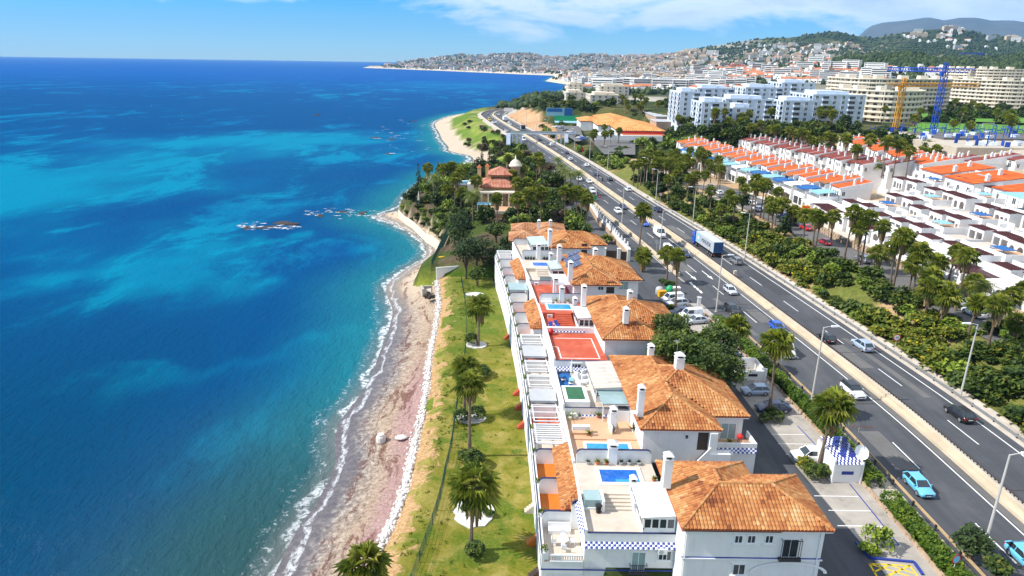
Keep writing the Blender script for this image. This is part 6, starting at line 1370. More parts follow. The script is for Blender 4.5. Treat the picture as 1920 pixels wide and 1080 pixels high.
# curve order: normals point right of travel, so lay the fronts out with the view side on the right
crescent('cream crescent of flats behind the white blocks and yellow crane',[(211,478),(209,452),(214,432),(224,421),(238,424),(252,436),(258,452)],13,6,14,grp=GI)
crescent('cream flats with stepped terraces at right edge of view',[(398,690),(396,650),(404,612),(424,594),(470,596),(520,606),(580,640)],14,7,18,grp=GI)
crescent('cream crescent half hidden behind the yellow crane block',[(262,600),(260,560),(268,540),(300,536),(340,556),(350,590)],15,7,15,grp=GI)
crescent('upper cream block on the rise at the right',[(520,880),(516,830),(530,800),(600,800),(680,830)],20,8,18,grp=GI)
GCm = 'cream stepped apartment blocks above the bend'
for i,(x,y,w,d,fl,lb) in enumerate(((45,622,17,44,4,'cream stepped block of flats nearest the sea above the bend'),(62,580,26,40,4,'cream block of flats with stepped roof right of the seaward one'),(50,668,14,30,5,'upper cream block behind the seaward flats'),(74,622,26,30,5,'upper cream block with chimneys behind right flats'))): block(lb,x,y,9 + (3 if i > 1 else 0),w,d,fl,'cream_wall',grp=GCm,balc=False)
# supermarket with tiled roofs, its car park, brown hall
H = empty('supermarket',(60,440,3),0,'low white supermarket with broad orange tile roofs and red fascia','supermarket')
RS = [(43.5,60,470,500),(52,76,440,505),(60,88,405,470),(58,82,490,525)]; a = MB()
for i,r in enumerate(RS): a.box(r[0] + 1,r[1] - 1,r[2] + 1,r[3] - 1,-2,7.9 - .003 * i)
a.box(46,84,394,412,-2,6.5); a.build('wall',M['white_wall'],H);
tint_mat('orange_shop',[(0.0,(0.50,0.20,0.06)),(0.5,(0.64,0.30,0.10)),(1.0,(0.72,0.42,0.18))],0.85,0.2,0.2,0.4)
tiled_roof(H,RS,8.0,.22,None,'orange_shop',1.1,1.6,3)
a = MB(); a.box(60.5,86.5,403.5,404.9,5.6,7.7); a.build('fascia',M['red_paint'],H); a = MB(); a.box(62,86,396,403.4,6.52,6.7); a.build('canopy_roof',M['terracotta'],H); a = MB(); a.box(64,84,393.9,394.0,.5,3.5); a.build('shop_front',M['glass'],H)
H = empty('hall',(92,456,6),0,'long low brown stone hall with grey flat roof behind supermarket','hall'); a = MB(); a.box(0,15,0,66,-8,6.5); a.box(-4,16,-22,-1,-8,5); link('wall',a.mesh('wall',M['stone_wall']),H); a = MB(); a.box(-.4,15.4,-.4,66.4,6.5,7.0); a.box(-4.4,16.4,-22.4,-.6,5.0,5.4); link('roof',a.mesh('roof',M['grey_paint']),H)
dm = box_mesh('doorway',[M['dark_wood']],[(-.06,.04,-1.3,1.3,0,3.2)])
for y in (6,22,38,54): link('doorway',dm,H,(0,y,.5))
a = MB(); P_ = [cE(1130,330,4),cE(1480,330,4),cE(1560,530,4),cE(1440,540,4),cE(1230,420,4)]; a.poly([(p.x,p.y,4.0) for p in P_]); a.poly([(43,330,3.9),(58,330,3.9),(70,402,3.9),(43,405,3.9)]); o = a.build('car_park',M['worn_asphalt']); o['kind'] = 'structure'
t = empty('billboard',cE(1215,245,4),0,'large blue green hoarding beside the turquoise sports court','billboard'); a = MB(); a.box(-10,10,-.2,.2,2.5,8.5); link('board',a.mesh('board',M['teal_awning']),t); a = MB(); a.box(3.6,9.9,-.25,-.21,2.6,8.4); a.box(-9.6,2,-.25,-.21,5.6,8.2); link('panel',a.mesh('panel',M['blue_awning']),t)
pm = box_mesh('post',[M['steel']],[(-.15,.15,-.15,.15,-1,2.5)])
for x in (-8,0,8): link('post',pm,t,(x,0,0))
t = empty('sports_court',cE(1340,280,4.2),0,'turquoise fenced court beside the blue hoarding','sports court'); a = MB(); a.box(-10,10,-8,8,0,.2); link('court',a.mesh('court',M['teal_awning']),t); a = MB()
for k in range(9): a.box(-10 + k * 2.5 - .06,-10 + k * 2.5 + .06,8,8.1,0,4)
a.box(-10,10,8,8.06,3.8,4); a.box(-10,10,8.1,8.14,.4,3.7); link('screen',a.mesh('screen',M['green_plastic']),t)
# footbridge over the highway
t = empty('footbridge',(12,408,0),0,'pale concrete footbridge crossing both carriageways','footbridge'); a = MB(); a.box(-14,17,-1.3,1.3,5.3,5.9); link('deck',a.mesh('deck',M['blue_white']),t); a = MB()
for s_ in (-1.3,1.2): a.box(-14,17,s_,s_ + .1,5.95,6.9)
link('railing',a.mesh('railing',M['steel']),t); pm = box_mesh('pier',[M['blue_white']],[(-.45,.45,-.7,.7,-.5,5.3)])
for x in (-13,-10.4,-7.8,12.6,15.6): link('pier',pm,t,(x,0,0))
a = MB()
for i in range(16): a.box(-16.5,-14.1,-1 - i * .55,-.45 - i * .55,5.5 - (i + 1) * .36,5.7 - i * .36)
link('stair',a.mesh('stair',M['blue_white']),t)
a = MB()
for i in range(12): a.box(17.1,19.4,-1 - i * .55,-.45 - i * .55,5.5 - (i + 1) * .36,5.7 - i * .36)
link('stair',a.mesh('stair',M['blue_white']),t)
# mansion in the headland garden
H = empty('mansion',(-5,226,0),0,'ochre mansion with pink tiled roofs, loggia and domed turret','mansion'); mk = lambda n,m_,*b: (lambda a: (a.box(*b),a.build(n,M[m_],H))[1])(MB())
mk('wall','yellow_wall',-10,.7,221,236,-1,6.4); tiled_roof(H,[(-11,1.7,219.6,237)],6.4,.42,None,'pink_tile',.5,.8,2,'lower_roof'); mk('upper_wall','yellow_wall',-7.6,-1.4,225,233,6.5,9.6); tiled_roof(H,[(-8.6,-.4,224,234)],9.7,.5,None,'pink_tile',.5,.8,3,'upper_roof')
a = MB(); cx,cy = .6,238; a.lathe(cx,cy,[(1.7,-1),(1.7,10.6),(2.3,10.7),(2.3,11.3),(2.0,11.4),(1.7,12.2),(1.0,12.9),(.3,13.3),(.12,14.6)],14); a.build('turret',M['cream_wall'],H,True)
for x,y in ((-11.6,231),(-9.0,234)): mk('chimney','yellow_wall',x - .6,x + .6,y - .6,y + .6,5,11.2); a = MB(); a.add([(x - .85,y - .85,11.2),(x + .85,y - .85,11.2),(x + .85,y + .85,11.2),(x - .85,y + .85,11.2),(x,y,12.3)],[(3,2,1,0),(0,1,4),(1,2,4),(2,3,4),(3,0,4)]); a.build('chimney_cap',M['terracotta'],H)
a = MB()
for k in range(6): x = -10.2 + k * 2.2; a.box(x - .28,x + .28,216.6,217.2,.9,5.0)
a.box(-10.6,1.2,216.5,220.9,5.0,5.5); a.build('loggia',M['cream_wall'],H); mk('terrace','peach_floor',-9.5,4.5,205,216.4,-.5,1.0); a = MB()
for b_ in ((-9.7,4.7,204.8,205.1),(-9.75,-9.5,205.11,216.4),(4.5,4.75,205.11,216.4)): a.box(*b_,1.0,1.9)
a.build('balustrade',M['cream_wall'],H); mk('side_terrace','cream_wall',-15.5,-10.1,228,240,-1,6.0)
for x in (-7.5,-4.5,-1.5): mk('window','glass',x - .8,x + .8,220.93,221.02,2,4.2)
for k in range(13): mk('frieze_window','glass',-7.3 + k * .46,-7.0 + k * .46,224.94,225.02,8.3,9.2)
t = empty('rotunda',(-17,240,0),0,'round red brick pavilion with pale blue flat top','pavilion'); a = MB(); a.lathe(0,0,[(3.4,-2),(3.4,4.2)],18); link('wall',a.mesh('wall',M['stone_wall']),t); a = MB(); a.lathe(0,0,[(3.7,4.21),(3.7,4.7),(3.2,4.7)],18); link('rim',a.mesh('rim',M['white_paint']),t); a = MB(); a.lathe(0,0,[(3.2,4.71),(3.1,4.74)],18); link('water',a.mesh('water',M['teal_awning']),t)
t = empty('glass_shelter',c7(755,610,.5),0,'small pale glass shelter among the garden palms','shelter'); a = MB(); a.box(-2.2,2.2,-2,2,2.3,2.45); link('roof',a.mesh('roof',M['teal_awning']),t); a = MB()
for sx in (-2.1,1.95):
 for sy in (-1.9,1.75): a.box(sx,sx + .15,sy,sy + .15,-.5,2.3)
link('post',a.mesh('post',M['white_paint']),t)
t = empty('parasol',c7(205,540,0),0,'tall furled white parasol at the edge of headland lawn','parasol'); a = MB(); a.tube([(0,0,-.5),(0,0,3.6)],.06); link('pole',a.mesh('pole',M['steel']),t); a = MB(); a.lathe(0,0,[(.1,.6),(.42,1.0),(.3,2.6),(.05,3.9)],8); link('canopy',a.mesh('canopy',M['pale_concrete']),t)
# cranes
def lattice(mb,a,b_,w,seg,r):
 a = Vector(a); b_ = Vector(b_); d = (b_ - a).normalized(); u = d.cross(Vector((0,0,1)) if abs(d.z) < .9 else Vector((1,0,0))).normalized(); v_ = d.cross(u); c = [(u + v_) * w / 2,(u - v_) * w / 2,(-u - v_) * w / 2,(v_ - u) * w / 2]
 for q in c: mb.tube([a + q,b_ + q],r,4)
 for i in range(seg):
  p = a.lerp(b_,i / seg); q = a.lerp(b_,(i + 1) / seg)
  for k in range(4): mb.tube([p + c[k],q + c[(k + 1) % 4]],r * .6,3,False)
def crane(label,base,top,jib_to,back,m_,w=2.0):
 t = empty('tower_crane',base,0,label,'crane'); a = MB(); h = top - base.z; lattice(a,(0,0,-3),(0,0,h),w,int(h / 2.2),.22); link('mast',a.mesh('mast',M[m_]),t)
 a = MB(); lattice(a,(0,0,h + .8),Vector(jib_to) - Vector((0,0,0)) + Vector((0,0,h + .8)),1.6,22,.24); link('jib',a.mesh('jib',M[m_]),t); a = MB(); lattice(a,(0,0,h + .8),Vector(back) + Vector((0,0,h + .8)),1.5,6,.18); link('counter_jib',a.mesh('counter_jib',M[m_]),t)
 a = MB(); q = Vector(back) * .9; a.box(q.x - 1.2,q.x + 1.2,q.y - 1.2,q.y + 1.2,h - 1.5,h + .6); link('counterweight',a.mesh('counterweight',M['concrete']),t); a = MB(); lattice(a,(0,0,h),(0,0,h + 4),1.4,3,.2); link('cat_head',a.mesh('cat_head',M[m_]),t); a = MB(); a.box(-1.9,-.9,-1.0,1.0,h - 1.8,h + .2); link('cab',a.mesh('cab',M[m_]),t)
mat('crane_blue',(0.01,0.07,0.40),0.5,0.1,1.0); mat('crane_yellow',(0.70,0.32,0.02),0.5,0.1,1.0)
crane('yellow tower crane with long level jib',at(1676,255,13),36.5,(43,10,0),(-9,-2,0),'crane_yellow'); crane('blue tower crane standing over the building site',at(1746,263,13),43.5,(-8,34,0),(7,-10,0),'crane_blue',1.9)
p = at_r(1838,108,1500); crane('distant blue crane on the wooded ridge',Vector((p.x,p.y,gz1(p.x,p.y))),p.z + 6,(-30,10,0),(10,0,0),'crane_blue',3)
p = at_r(1372,132,1300); crane('distant red crane among the white houses',Vector((p.x,p.y,gz1(p.x,p.y))),p.z + 8,(24,10,0),(-10,0,0),'red_paint',3)
p = at_r(1235,92,5400)
# sports field and building site
mat('pitch_grass',(0.10,0.26,0.02),0.95,0.12,0.1)
a = MB(); a.poly([(195,352,14.6),(330,335,14.6),(345,392,14.6),(240,414,14.6)]); o = a.build('pitch',M['pitch_grass']); o['kind'] = 'structure'
a = MB(); a.poly([(215,440,14.8),(345,405,14.8),(420,470,14.8),(280,500,14.8)]); o = a.build('park_lawn',M['pitch_grass']); o['kind'] = 'structure'
t = empty('goal',(258,382,14.6),.2,'small white football goal on the bright green pitch','goal'); a = MB(); a.tube([(-3.6,0,0),(-3.6,0,2.4)],.1,5); a.tube([(3.6,0,0),(3.6,0,2.4)],.1,5); a.tube([(-3.6,0,2.4),(3.6,0,2.4)],.1,5); link('frame',a.mesh('frame',M['white_paint']),t)
t = empty('building_site',(215,305,15.7),0,'building site with grey slab and blue formwork','building site'); a = MB(); a.box(-42,50,-34,32,-6,.1); link('slab',a.mesh('slab',M['concrete']),t); a = MB(); a.box(-30,48,-5,24,.1,.9); link('floor_slab',a.mesh('floor_slab',M['worn_asphalt']),t)
fm = [box_mesh('formwork',[M['crane_blue']],[(-.9,.9,-.12,.12,0,2.0)]),box_mesh('formwork',[M['blue_white']],[(-1.2,1.2,-1.2,1.2,0,1.2)]),box_mesh('formwork',[M['crane_blue']],[(-.12,.12,-.12,.12,0,4.2),(-.12,2.4,-.1,.1,3.9,4.1)])]
for i in range(120): x = rnd(-40,48); y = rnd(-32,30); o = link('formwork',fm[i % 3],t,(x,y,0.9 if (-30 < x < 48 and -5 < y < 24) else .1)); o.rotation_euler = (0,0,rnd(0,3.1))
t = empty('safety_fence',(215,340,15.7),0,'blue mesh safety fence round building site','fence'); a = MB()
for k in range(46): x = -42 + k * 2.05; a.box(x - .06,x + .06,0,.1,-1,3.2); a.box(x,x + 1.98,.03,.06,.9 + (k % 3) * .3,1.3 + (k % 3) * .3)
link('mesh_panel',a.mesh('mesh_panel',M['crane_blue']),t)
# ------------------------------------------------------------------ the town round the bay
def march(px,py,r0=620,r1=15500,n=420):
 """where the ray through each picture point first meets the terrain"""
 D_ = np.array([ray(a,b_) for a,b_ in zip(px,py)]); hx = np.hypot(D_[:,0],D_[:,1]); D_ = D_ / hx[:,None]; hit = np.full(len(px),-1.0)
 for r in r0 * (r1 / r0) ** (np.arange(n) / (n - 1)):
  g_ = gz(D_[:,0] * r,D_[:,1] * r); z = CAMZ + D_[:,2] * r; new = (hit < 0) & (z <= g_); hit[new] = r
 return D_[:,0] * hit,D_[:,1] * hit,hit
def house_verts(kind,s):
 """tiny house: walls + roof + window bands; returns boxes as (verts, faces, mats)"""
 return
mat('town_white',(0.78,0.76,0.72),0.9,0.05,0.05); mat('town_beige',(0.60,0.47,0.33),0.9,0.08,0.05); mat('town_roof',(0.50,0.18,0.08),0.9,0.1,0.05)
TM = [M['town_white'],M['glass'],M['town_roof'],M['town_beige']]
def far_mesh(name,k):
 a = MB()
 if k == 0:   # villa with hip roof
  a.box(-6,6,-5,5,-4,6); a.mi = 2; a.add([(-6.6,-5.6,6),(6.6,-5.6,6),(6.6,5.6,6),(-6.6,5.6,6),(-2,0,8.6),(2,0,8.6)],[(0,1,5,4),(1,2,5),(2,3,4,5),(3,0,4)]); a.mi = 1
  for x in (-3.5,0,3.5): a.box(x - .9,x + .9,-5.1,-5,1,3);
 elif k == 1: # stepped white cubes
  a.box(-7,2,-5,5,-4,7); a.box(2,8,-6,4,-4,4.5); a.box(-4,1,-2,5,7,9.6); a.mi = 1
  for x in (-5,-1): a.box(x - 1,x + 1,-5.1,-5,1,3); a.box(x - 1,x + 1,-5.1,-5,4.3,6)
  a.box(3,7,-6.1,-6,.8,3)
 elif k == 2: # white slab of flats
  a.box(-14,14,-6,6,-6,15); a.mi = 1
  for f_ in range(5): a.box(-13,13,-6.1,-6,f_ * 3 + .8,f_ * 3 + 2.2); a.box(-14.1,-14,-5,5,f_ * 3 + .8,f_ * 3 + 2.2)
 elif k == 3: # beige slab
  a.mi = 3; a.box(-16,16,-7,7,-6,14); a.box(-9,-4,-4,4,14,16.5); a.box(5,10,-4,4,14,16.5); a.mi = 1
  for f_ in range(4): a.box(-15,15,-7.1,-7,f_ * 3.3 + 1,f_ * 3.3 + 2.4)
 else:        # terraced row with red roofs
  for q in range(4): x = -12 + q * 6; a.mi = 0; a.box(x,x + 5.8,-5 + (q % 2),5,-4,6.4); a.mi = 2; a.add([(x - .2,-5.4 + (q % 2),6.4),(x + 6,-5.4 + (q % 2),6.4),(x + 6,5.2,8.4),(x - .2,5.2,8.4)],[(0,1,2,3)]); a.mi = 1; a.box(x + 1.4,x + 4.2,-5.1 + (q % 2),-5 + (q % 2),1,3)
 return a.mesh(name,TM)
FAR = [far_mesh('town_house',k) for k in range(5)]
def place_town():
 px = []; py = []
 def reg(x0,x1,y0,y1,n):
  for _ in range(n): px.append(rnd(x0,x1)); py.append(rnd(y0,y1))
 reg(712,1060,104,138,1100); reg(1000,1280,104,150,900); reg(1060,1420,130,172,800); reg(1400,1560,86,118,130); reg(1262,1345,98,116,90); reg(1400,1920,132,158,560); reg(1560,1920,50,96,170); reg(1300,1560,120,145,260)
 px = np.array(px); py = np.array(py); x,y,r = march(px,py); d = shore_d(x,y); z = gz(x,y)
 cl = fbm(x / 190 + 40,y / 190,91); ok = (r > 700) & (d > 18) & (z > -7.5) & (r < 7800) & (cl > np.where(px > 1560,.52,.36))
 wooded = (r > 900) & (r < 2400) & (px > 1380) & (py < 134); ok &= ~(wooded & (np.random.rand(len(px)) > .12))
 return px[ok],py[ok],x[ok],y[ok],z[ok],r[ok]
tpx,tpy,tx,ty,tz,tr = place_town(); order = np.argsort(tr); kept = []
cell = set()
for i in order:
 s = .95 if tr[i] < 1500 else (1.0 if tr[i] < 3500 else 1.2); key = (int(tx[i] / (17 * s)),int(ty[i] / (15 * s * (1.6 if tr[i] > 3000 else 1))))
 if key in cell: continue
 cell.add(key); kept.append((i,s))
def kind_for(i):
 u = random.random(); a = tpx[i]
 if tr[i] < 1600: return (0,1,0,1,2,4)[int(u * 6)]
 if 1130 < a < 1330 and tpy[i] < 128: return (3,3,3,2,4)[int(u * 5)]
 return (1,1,0,4,2,3)[int(u * 6)]
DESC = [('white villa with red tile roof in the town beyond the bay','white villas of the town'),('stepped white house with flat roofs in the town','stepped white houses of the town'),('long white block of flats in the town','white flats of the town'),('long beige block of flats in the town','beige flats of the town'),('row of white houses with red sloping roofs in town','red roofed rows of the town')]
Vs = []; Fs = []; Ms = []; vb = 0
for n_,(i,s) in enumerate(kept):
 k = kind_for(i); rz = math.atan2(-tx[i],ty[i]) + random.choice((0,0,.5,-.4,1.57)); zz = gz1(tx[i],ty[i])
 if n_ < 290:
  o = link('town_house',FAR[k],None,(tx[i],ty[i],zz)); o.rotation_euler = (0,0,rz); o.scale = (s,s,s); tag(o,DESC[k][0],'house',DESC[k][1])
 else:
  m_ = FAR[k]; ca,sa = math.cos(rz) * s,math.sin(rz) * s
  for q in m_.vertices: c = q.co; Vs.append((tx[i] + c.x * ca - c.y * sa,ty[i] + c.x * sa + c.y * ca,zz + c.z * s))
  for q in m_.polygons: Fs.append([w + vb for w in q.vertices]); Ms.append(q.material_index)
  vb = len(Vs)
me = bpy.data.meshes.new('town'); me.from_pydata(Vs,[],Fs)
for m_ in TM: me.materials.append(m_)
me.polygons.foreach_set('material_index',Ms); o = link('town',me); tag(o,'countless white and beige houses spread over the far hills',None,None,'stuff')
TOWN = [(tx[i],ty[i]) for i,s in kept]
# trees of the far slopes, too many and too far to count
blob = mesh_np(rock_mesh('far_tree',M['dark_leaf'],3,1,1.0,.5)); blob2 = mesh_np(rock_mesh('far_tree',M['dark_leaf'],8,1,1.0,.6))
px = []; py = []
for x0,x1,y0,y1,n in ((712,1060,100,138,2000),(1000,1330,100,150,2300),(1060,1420,130,178,1300),(1300,1920,88,135,3600),(1400,1920,130,165,900),(1280,1920,60,104,1300),(930,1100,180,205,500)):
 px += [rnd(x0,x1) for _ in range(n)]; py += [rnd(y0,y1) for _ in range(n)]
x,y,r = march(np.array(px),np.array(py)); d = shore_d(x,y); z = gz(x,y); ok = (r > 640) & (d > 22) & (r < 8000); pl = [[],[]]
for q in np.nonzero(ok)[0]:
 s = rnd(2.4,4.0) * (1 if r[q] < 1500 else 1.3 if r[q] < 3500 else 1.8); pl[q % 2].append((x[q],y[q],z[q] + s * .5,s * rnd(.8,1.5),s,s * rnd(.9,1.3),rnd(0,6.3)))
V1,F1 = scatter_np(*blob,pl[0]); V2,F2 = scatter_np(*blob2,pl[1]); tn = np.repeat(np.random.rand(len(pl[0]) + len(pl[1])) * .9,len(blob[1]))
me = np_mesh('woodland',np.vstack([V1,V2]),np.vstack([F1,F2 + len(V1)]),[M['dark_leaf']],False,tn); o = link('woodland',me); tag(o,'dark pines and bushes dotted over the far hills',None,None,'stuff')
# ------------------------------------------------------------------ vehicles
CARC = {'white': (0.78,0.78,0.78),'black': (0.012,0.012,0.015),'silver': (0.50,0.53,0.57),'silver blue': (0.33,0.42,0.55),'bright blue': (0.01,0.10,0.55),'light blue': (0.13,0.46,0.66),'dark blue': (0.012,0.025,0.09),'red': (0.50,0.012,0.015),'grey': (0.18,0.19,0.20),'yellow': (0.65,0.42,0.03)}
for c_,v_ in CARC.items():
 m_ = mat('car ' + c_,v_,0.28,0.02,0.5,spec=0.6); m_.node_tree.nodes['Principled BSDF'].inputs['Coat Weight'].default_value = 0.6; m_.node_tree.nodes['Principled BSDF'].inputs['Coat Roughness'].default_value = 0.05
KINDC = {  # length, width, height, hood height, shoulder, [roof: front base, front top, rear top, rear base] from the nose
 'hatch': (4.0,1.74,1.47,.80,.93,(1.0,1.75,3.35,3.9)),'suv': (4.4,1.84,1.64,.95,1.06,(1.15,1.85,3.75,4.3)),'saloon': (4.65,1.80,1.44,.78,.92,(1.2,2.05,3.4,4.1)),
 'estate': (4.6,1.80,1.5,.82,.95,(1.15,1.9,4.0,4.5)),'small_van': (4.45,1.82,1.84,.95,1.12,(.85,1.45,4.38,4.43)),'van': (5.7,2.05,2.55,1.15,1.35,(.7,1.5,5.62,5.68))}
def ringbox(st,n=10):
 """lofted shell from stations (y, z0, z1, half width)"""
 vs = []; fs = []
 for y,z0,z1,w in st:
  h = z1 - z0
  for x,z in ((-w * .86,z0),(-w,z0 + h * .22),(-w * 1.0,z0 + h * .6),(-w * .95,z0 + h * .88),(-w * .72,z1),(w * .72,z1),(w * .95,z0 + h * .88),(w,z0 + h * .6),(w,z0 + h * .22),(w * .86,z0)): vs.append((x,y,z))
 for i in range(len(st) - 1):
  for k in range(10): fs.append((i * 10 + k,i * 10 + (k + 1) % 10,(i + 1) * 10 + (k + 1) % 10,(i + 1) * 10 + k))
 fs += [tuple(range(10))[::-1],tuple((len(st) - 1) * 10 + k for k in range(10))]
 return vs,[f[::-1] for f in fs]
_car = {}
def car_proto(kind,colour,roofc=None):
 L_,W_,H_,hood,sho,(fb,ft,rt,rb) = KINDC[kind]; w = W_ / 2; y0 = L_ / 2; Y = lambda d: y0 - d; out = []
 a = MB(); st = [(Y(0),.34,hood * .82,w * .80),(Y(.12),.24,hood * .92,w * .92),(Y(.45),.20,hood,w * .98),(Y(fb),.19,sho,w),(Y(L_ * .5),.19,sho + .02,w),(Y(min(rb,L_ - .35)),.2,sho + .02,w * .99),(Y(L_ - .12),.26,sho - .02,w * .94),(Y(L_),.36,sho - .12,w * .84)]
 a.add(*ringbox(st)); body = a.mesh('body',M['car ' + colour],True); out.append(('body',body,None))
 s = sho - .01; wi = w * .90; wt = w * .70; g_ = MB(); ht = H_ - .05
 q = [(-wi,Y(fb),s),(wi,Y(fb),s),(wi,Y(rb),s),(-wi,Y(rb),s),(-wt,Y(ft),ht),(wt,Y(ft),ht),(wt,Y(rt),ht),(-wt,Y(rt),ht)]
 g_.add(q,[(0,4,5,1),(1,5,6,2),(2,6,7,3),(3,7,4,0)]); out.append(('window',g_.mesh('window',M['glass']),None))
 r_ = MB(); e = .03; r_.add([(-wt - e,Y(ft - .06),ht - .02),(wt + e,Y(ft - .06),ht - .02),(wt + e,Y(rt + .06),ht - .02),(-wt - e,Y(rt + .06),ht - .02),(-wt * .9,Y(ft + .12),H_),(wt * .9,Y(ft + .12),H_),(wt * .9,Y(rt - .1),H_ - .01),(-wt * .9,Y(rt - .1),H_ - .01)],[(0,1,2,3),(7,6,5,4),(0,4,5,1),(1,5,6,2),(2,6,7,3),(3,7,4,0)])
 def pillar(ax,ay,az,bx,by,bz,t=.055):
  r_.tube([(ax,ay,az),(bx,by,bz)],t,4)
 for sx in (-1,1):
  pillar(sx * wi,Y(fb),s,sx * wt,Y(ft),ht); pillar(sx * wi,Y(rb),s,sx * wt,Y(rt),ht,.09); ym = (ft + rt) / 2 + .1; pillar(sx * wi,Y(ym),s,sx * wt,Y(ym),ht)
 if kind in ('small_van','van'):
  yb = ft + (1.0 if kind == 'van' else .95)
  for sx in (-1,1): r_.add([(sx * (wi + .012),Y(yb),s),(sx * (wi + .012),Y(rb),s),(sx * (wt + .012),Y(rt),ht),(sx * (wt + .012),Y(yb),ht)],[(0,1,2,3) if sx > 0 else (3,2,1,0)])
  r_.add([(-wi,Y(rb) - .01,s),(wi,Y(rb) - .01,s),(wt,Y(rt) - .01,ht),(-wt,Y(rt) - .01,ht)],[(0,1,2,3)])
 out.append(('roof',r_.mesh('roof',M['car ' + (roofc or colour)]),None))
 wr = .33 if kind in ('hatch','saloon','estate') else .36; tm = MB(); tm.tube([(-.11,0,0),(.11,0,0)],wr,14); tme = tm.mesh('tyre',M['rubber']); rm = MB(); rm.tube([(-.118,0,0),(.118,0,0)],wr * .66,10); rme = rm.mesh('rim',M['rim_alloy'])
 for sx in (-1,1):
  for yy in (Y(.82 if kind != 'van' else 1.0),Y(L_ - .85)): out.append(('wheel',tme,((sx * (w - .10),yy,wr),rme)))
 hl = MB(); hl.add([(-.2,0,0),(.2,-.14,0),(.2,-.12,.16),(-.2,0.0,.12),(-.2,-.2,0),(.2,-.3,0),(.2,-.3,.16),(-.2,-.2,.12)],[(0,1,2,3),(7,6,5,4),(3,2,6,7),(0,4,5,1)]); hle = hl.mesh('headlight',M['head_lamp']); tl = box_mesh('tail_light',[M['tail_lamp']],[(-.14,.14,-.03,.1,0,.26)])
 for sx in (-1,1):
  out.append(('headlight',hle,((sx * w * .66,Y(.06),hood * .70),None,sx))); out.append(('tail_light',tl,((sx * w * .74,Y(L_ - .02),sho - .36),None)))
 pl = box_mesh('number_plate',[M['white_paint']],[(-.26,.26,-.02,.02,0,.11)]); out.append(('number_plate',pl,((0,Y(-.015),.42),None))); out.append(('number_plate',pl,((0,Y(L_ + .015),.62),None)))
 gr = box_mesh('grille',[M['rubber']],[(-w * .5,w * .5,-.02,.03,0,.16)]); out.append(('grille',gr,((0,Y(.0),.50),None)))
 mm_ = box_mesh('mirror',[M['car ' + colour]],[(-.1,.1,-.06,.06,0,.13)])
 for sx in (-1,1): out.append(('mirror',mm_,((sx * (w + .08),Y(fb + .35),sho),None)))
 return out
def car(kind,colour,loc,rz,label,grp=None,roofc=None,name='car',cat=None,detail=True):
 key = (kind,colour,roofc)
 if key not in _car: _car[key] = car_proto(*key)
 cat = cat or ('van' if 'van' in kind else 'car'); t = empty('van' if cat == 'van' else name,loc,rz,label,cat,grp)
 for nm,me,pl in _car[key]:
  if not detail and nm in ('number_plate','grille','mirror'): continue
  o = link(nm,me,t,pl[0] if pl else None)
  if pl and len(pl) > 2 and pl[2] < 0: o.scale = (-1,1,1)
  if pl and pl[1] is not None: link('rim',pl[1],o)
 return t
def on_road(p,away,s=None):
 _,a = road_pt(p.y,0); return a - math.pi / 2 + (0 if away else math.pi)
def rc(kind,colour,p,away,label,**k): return car(kind,colour,(p.x,p.y,.01),on_road(p,away),label,**k)
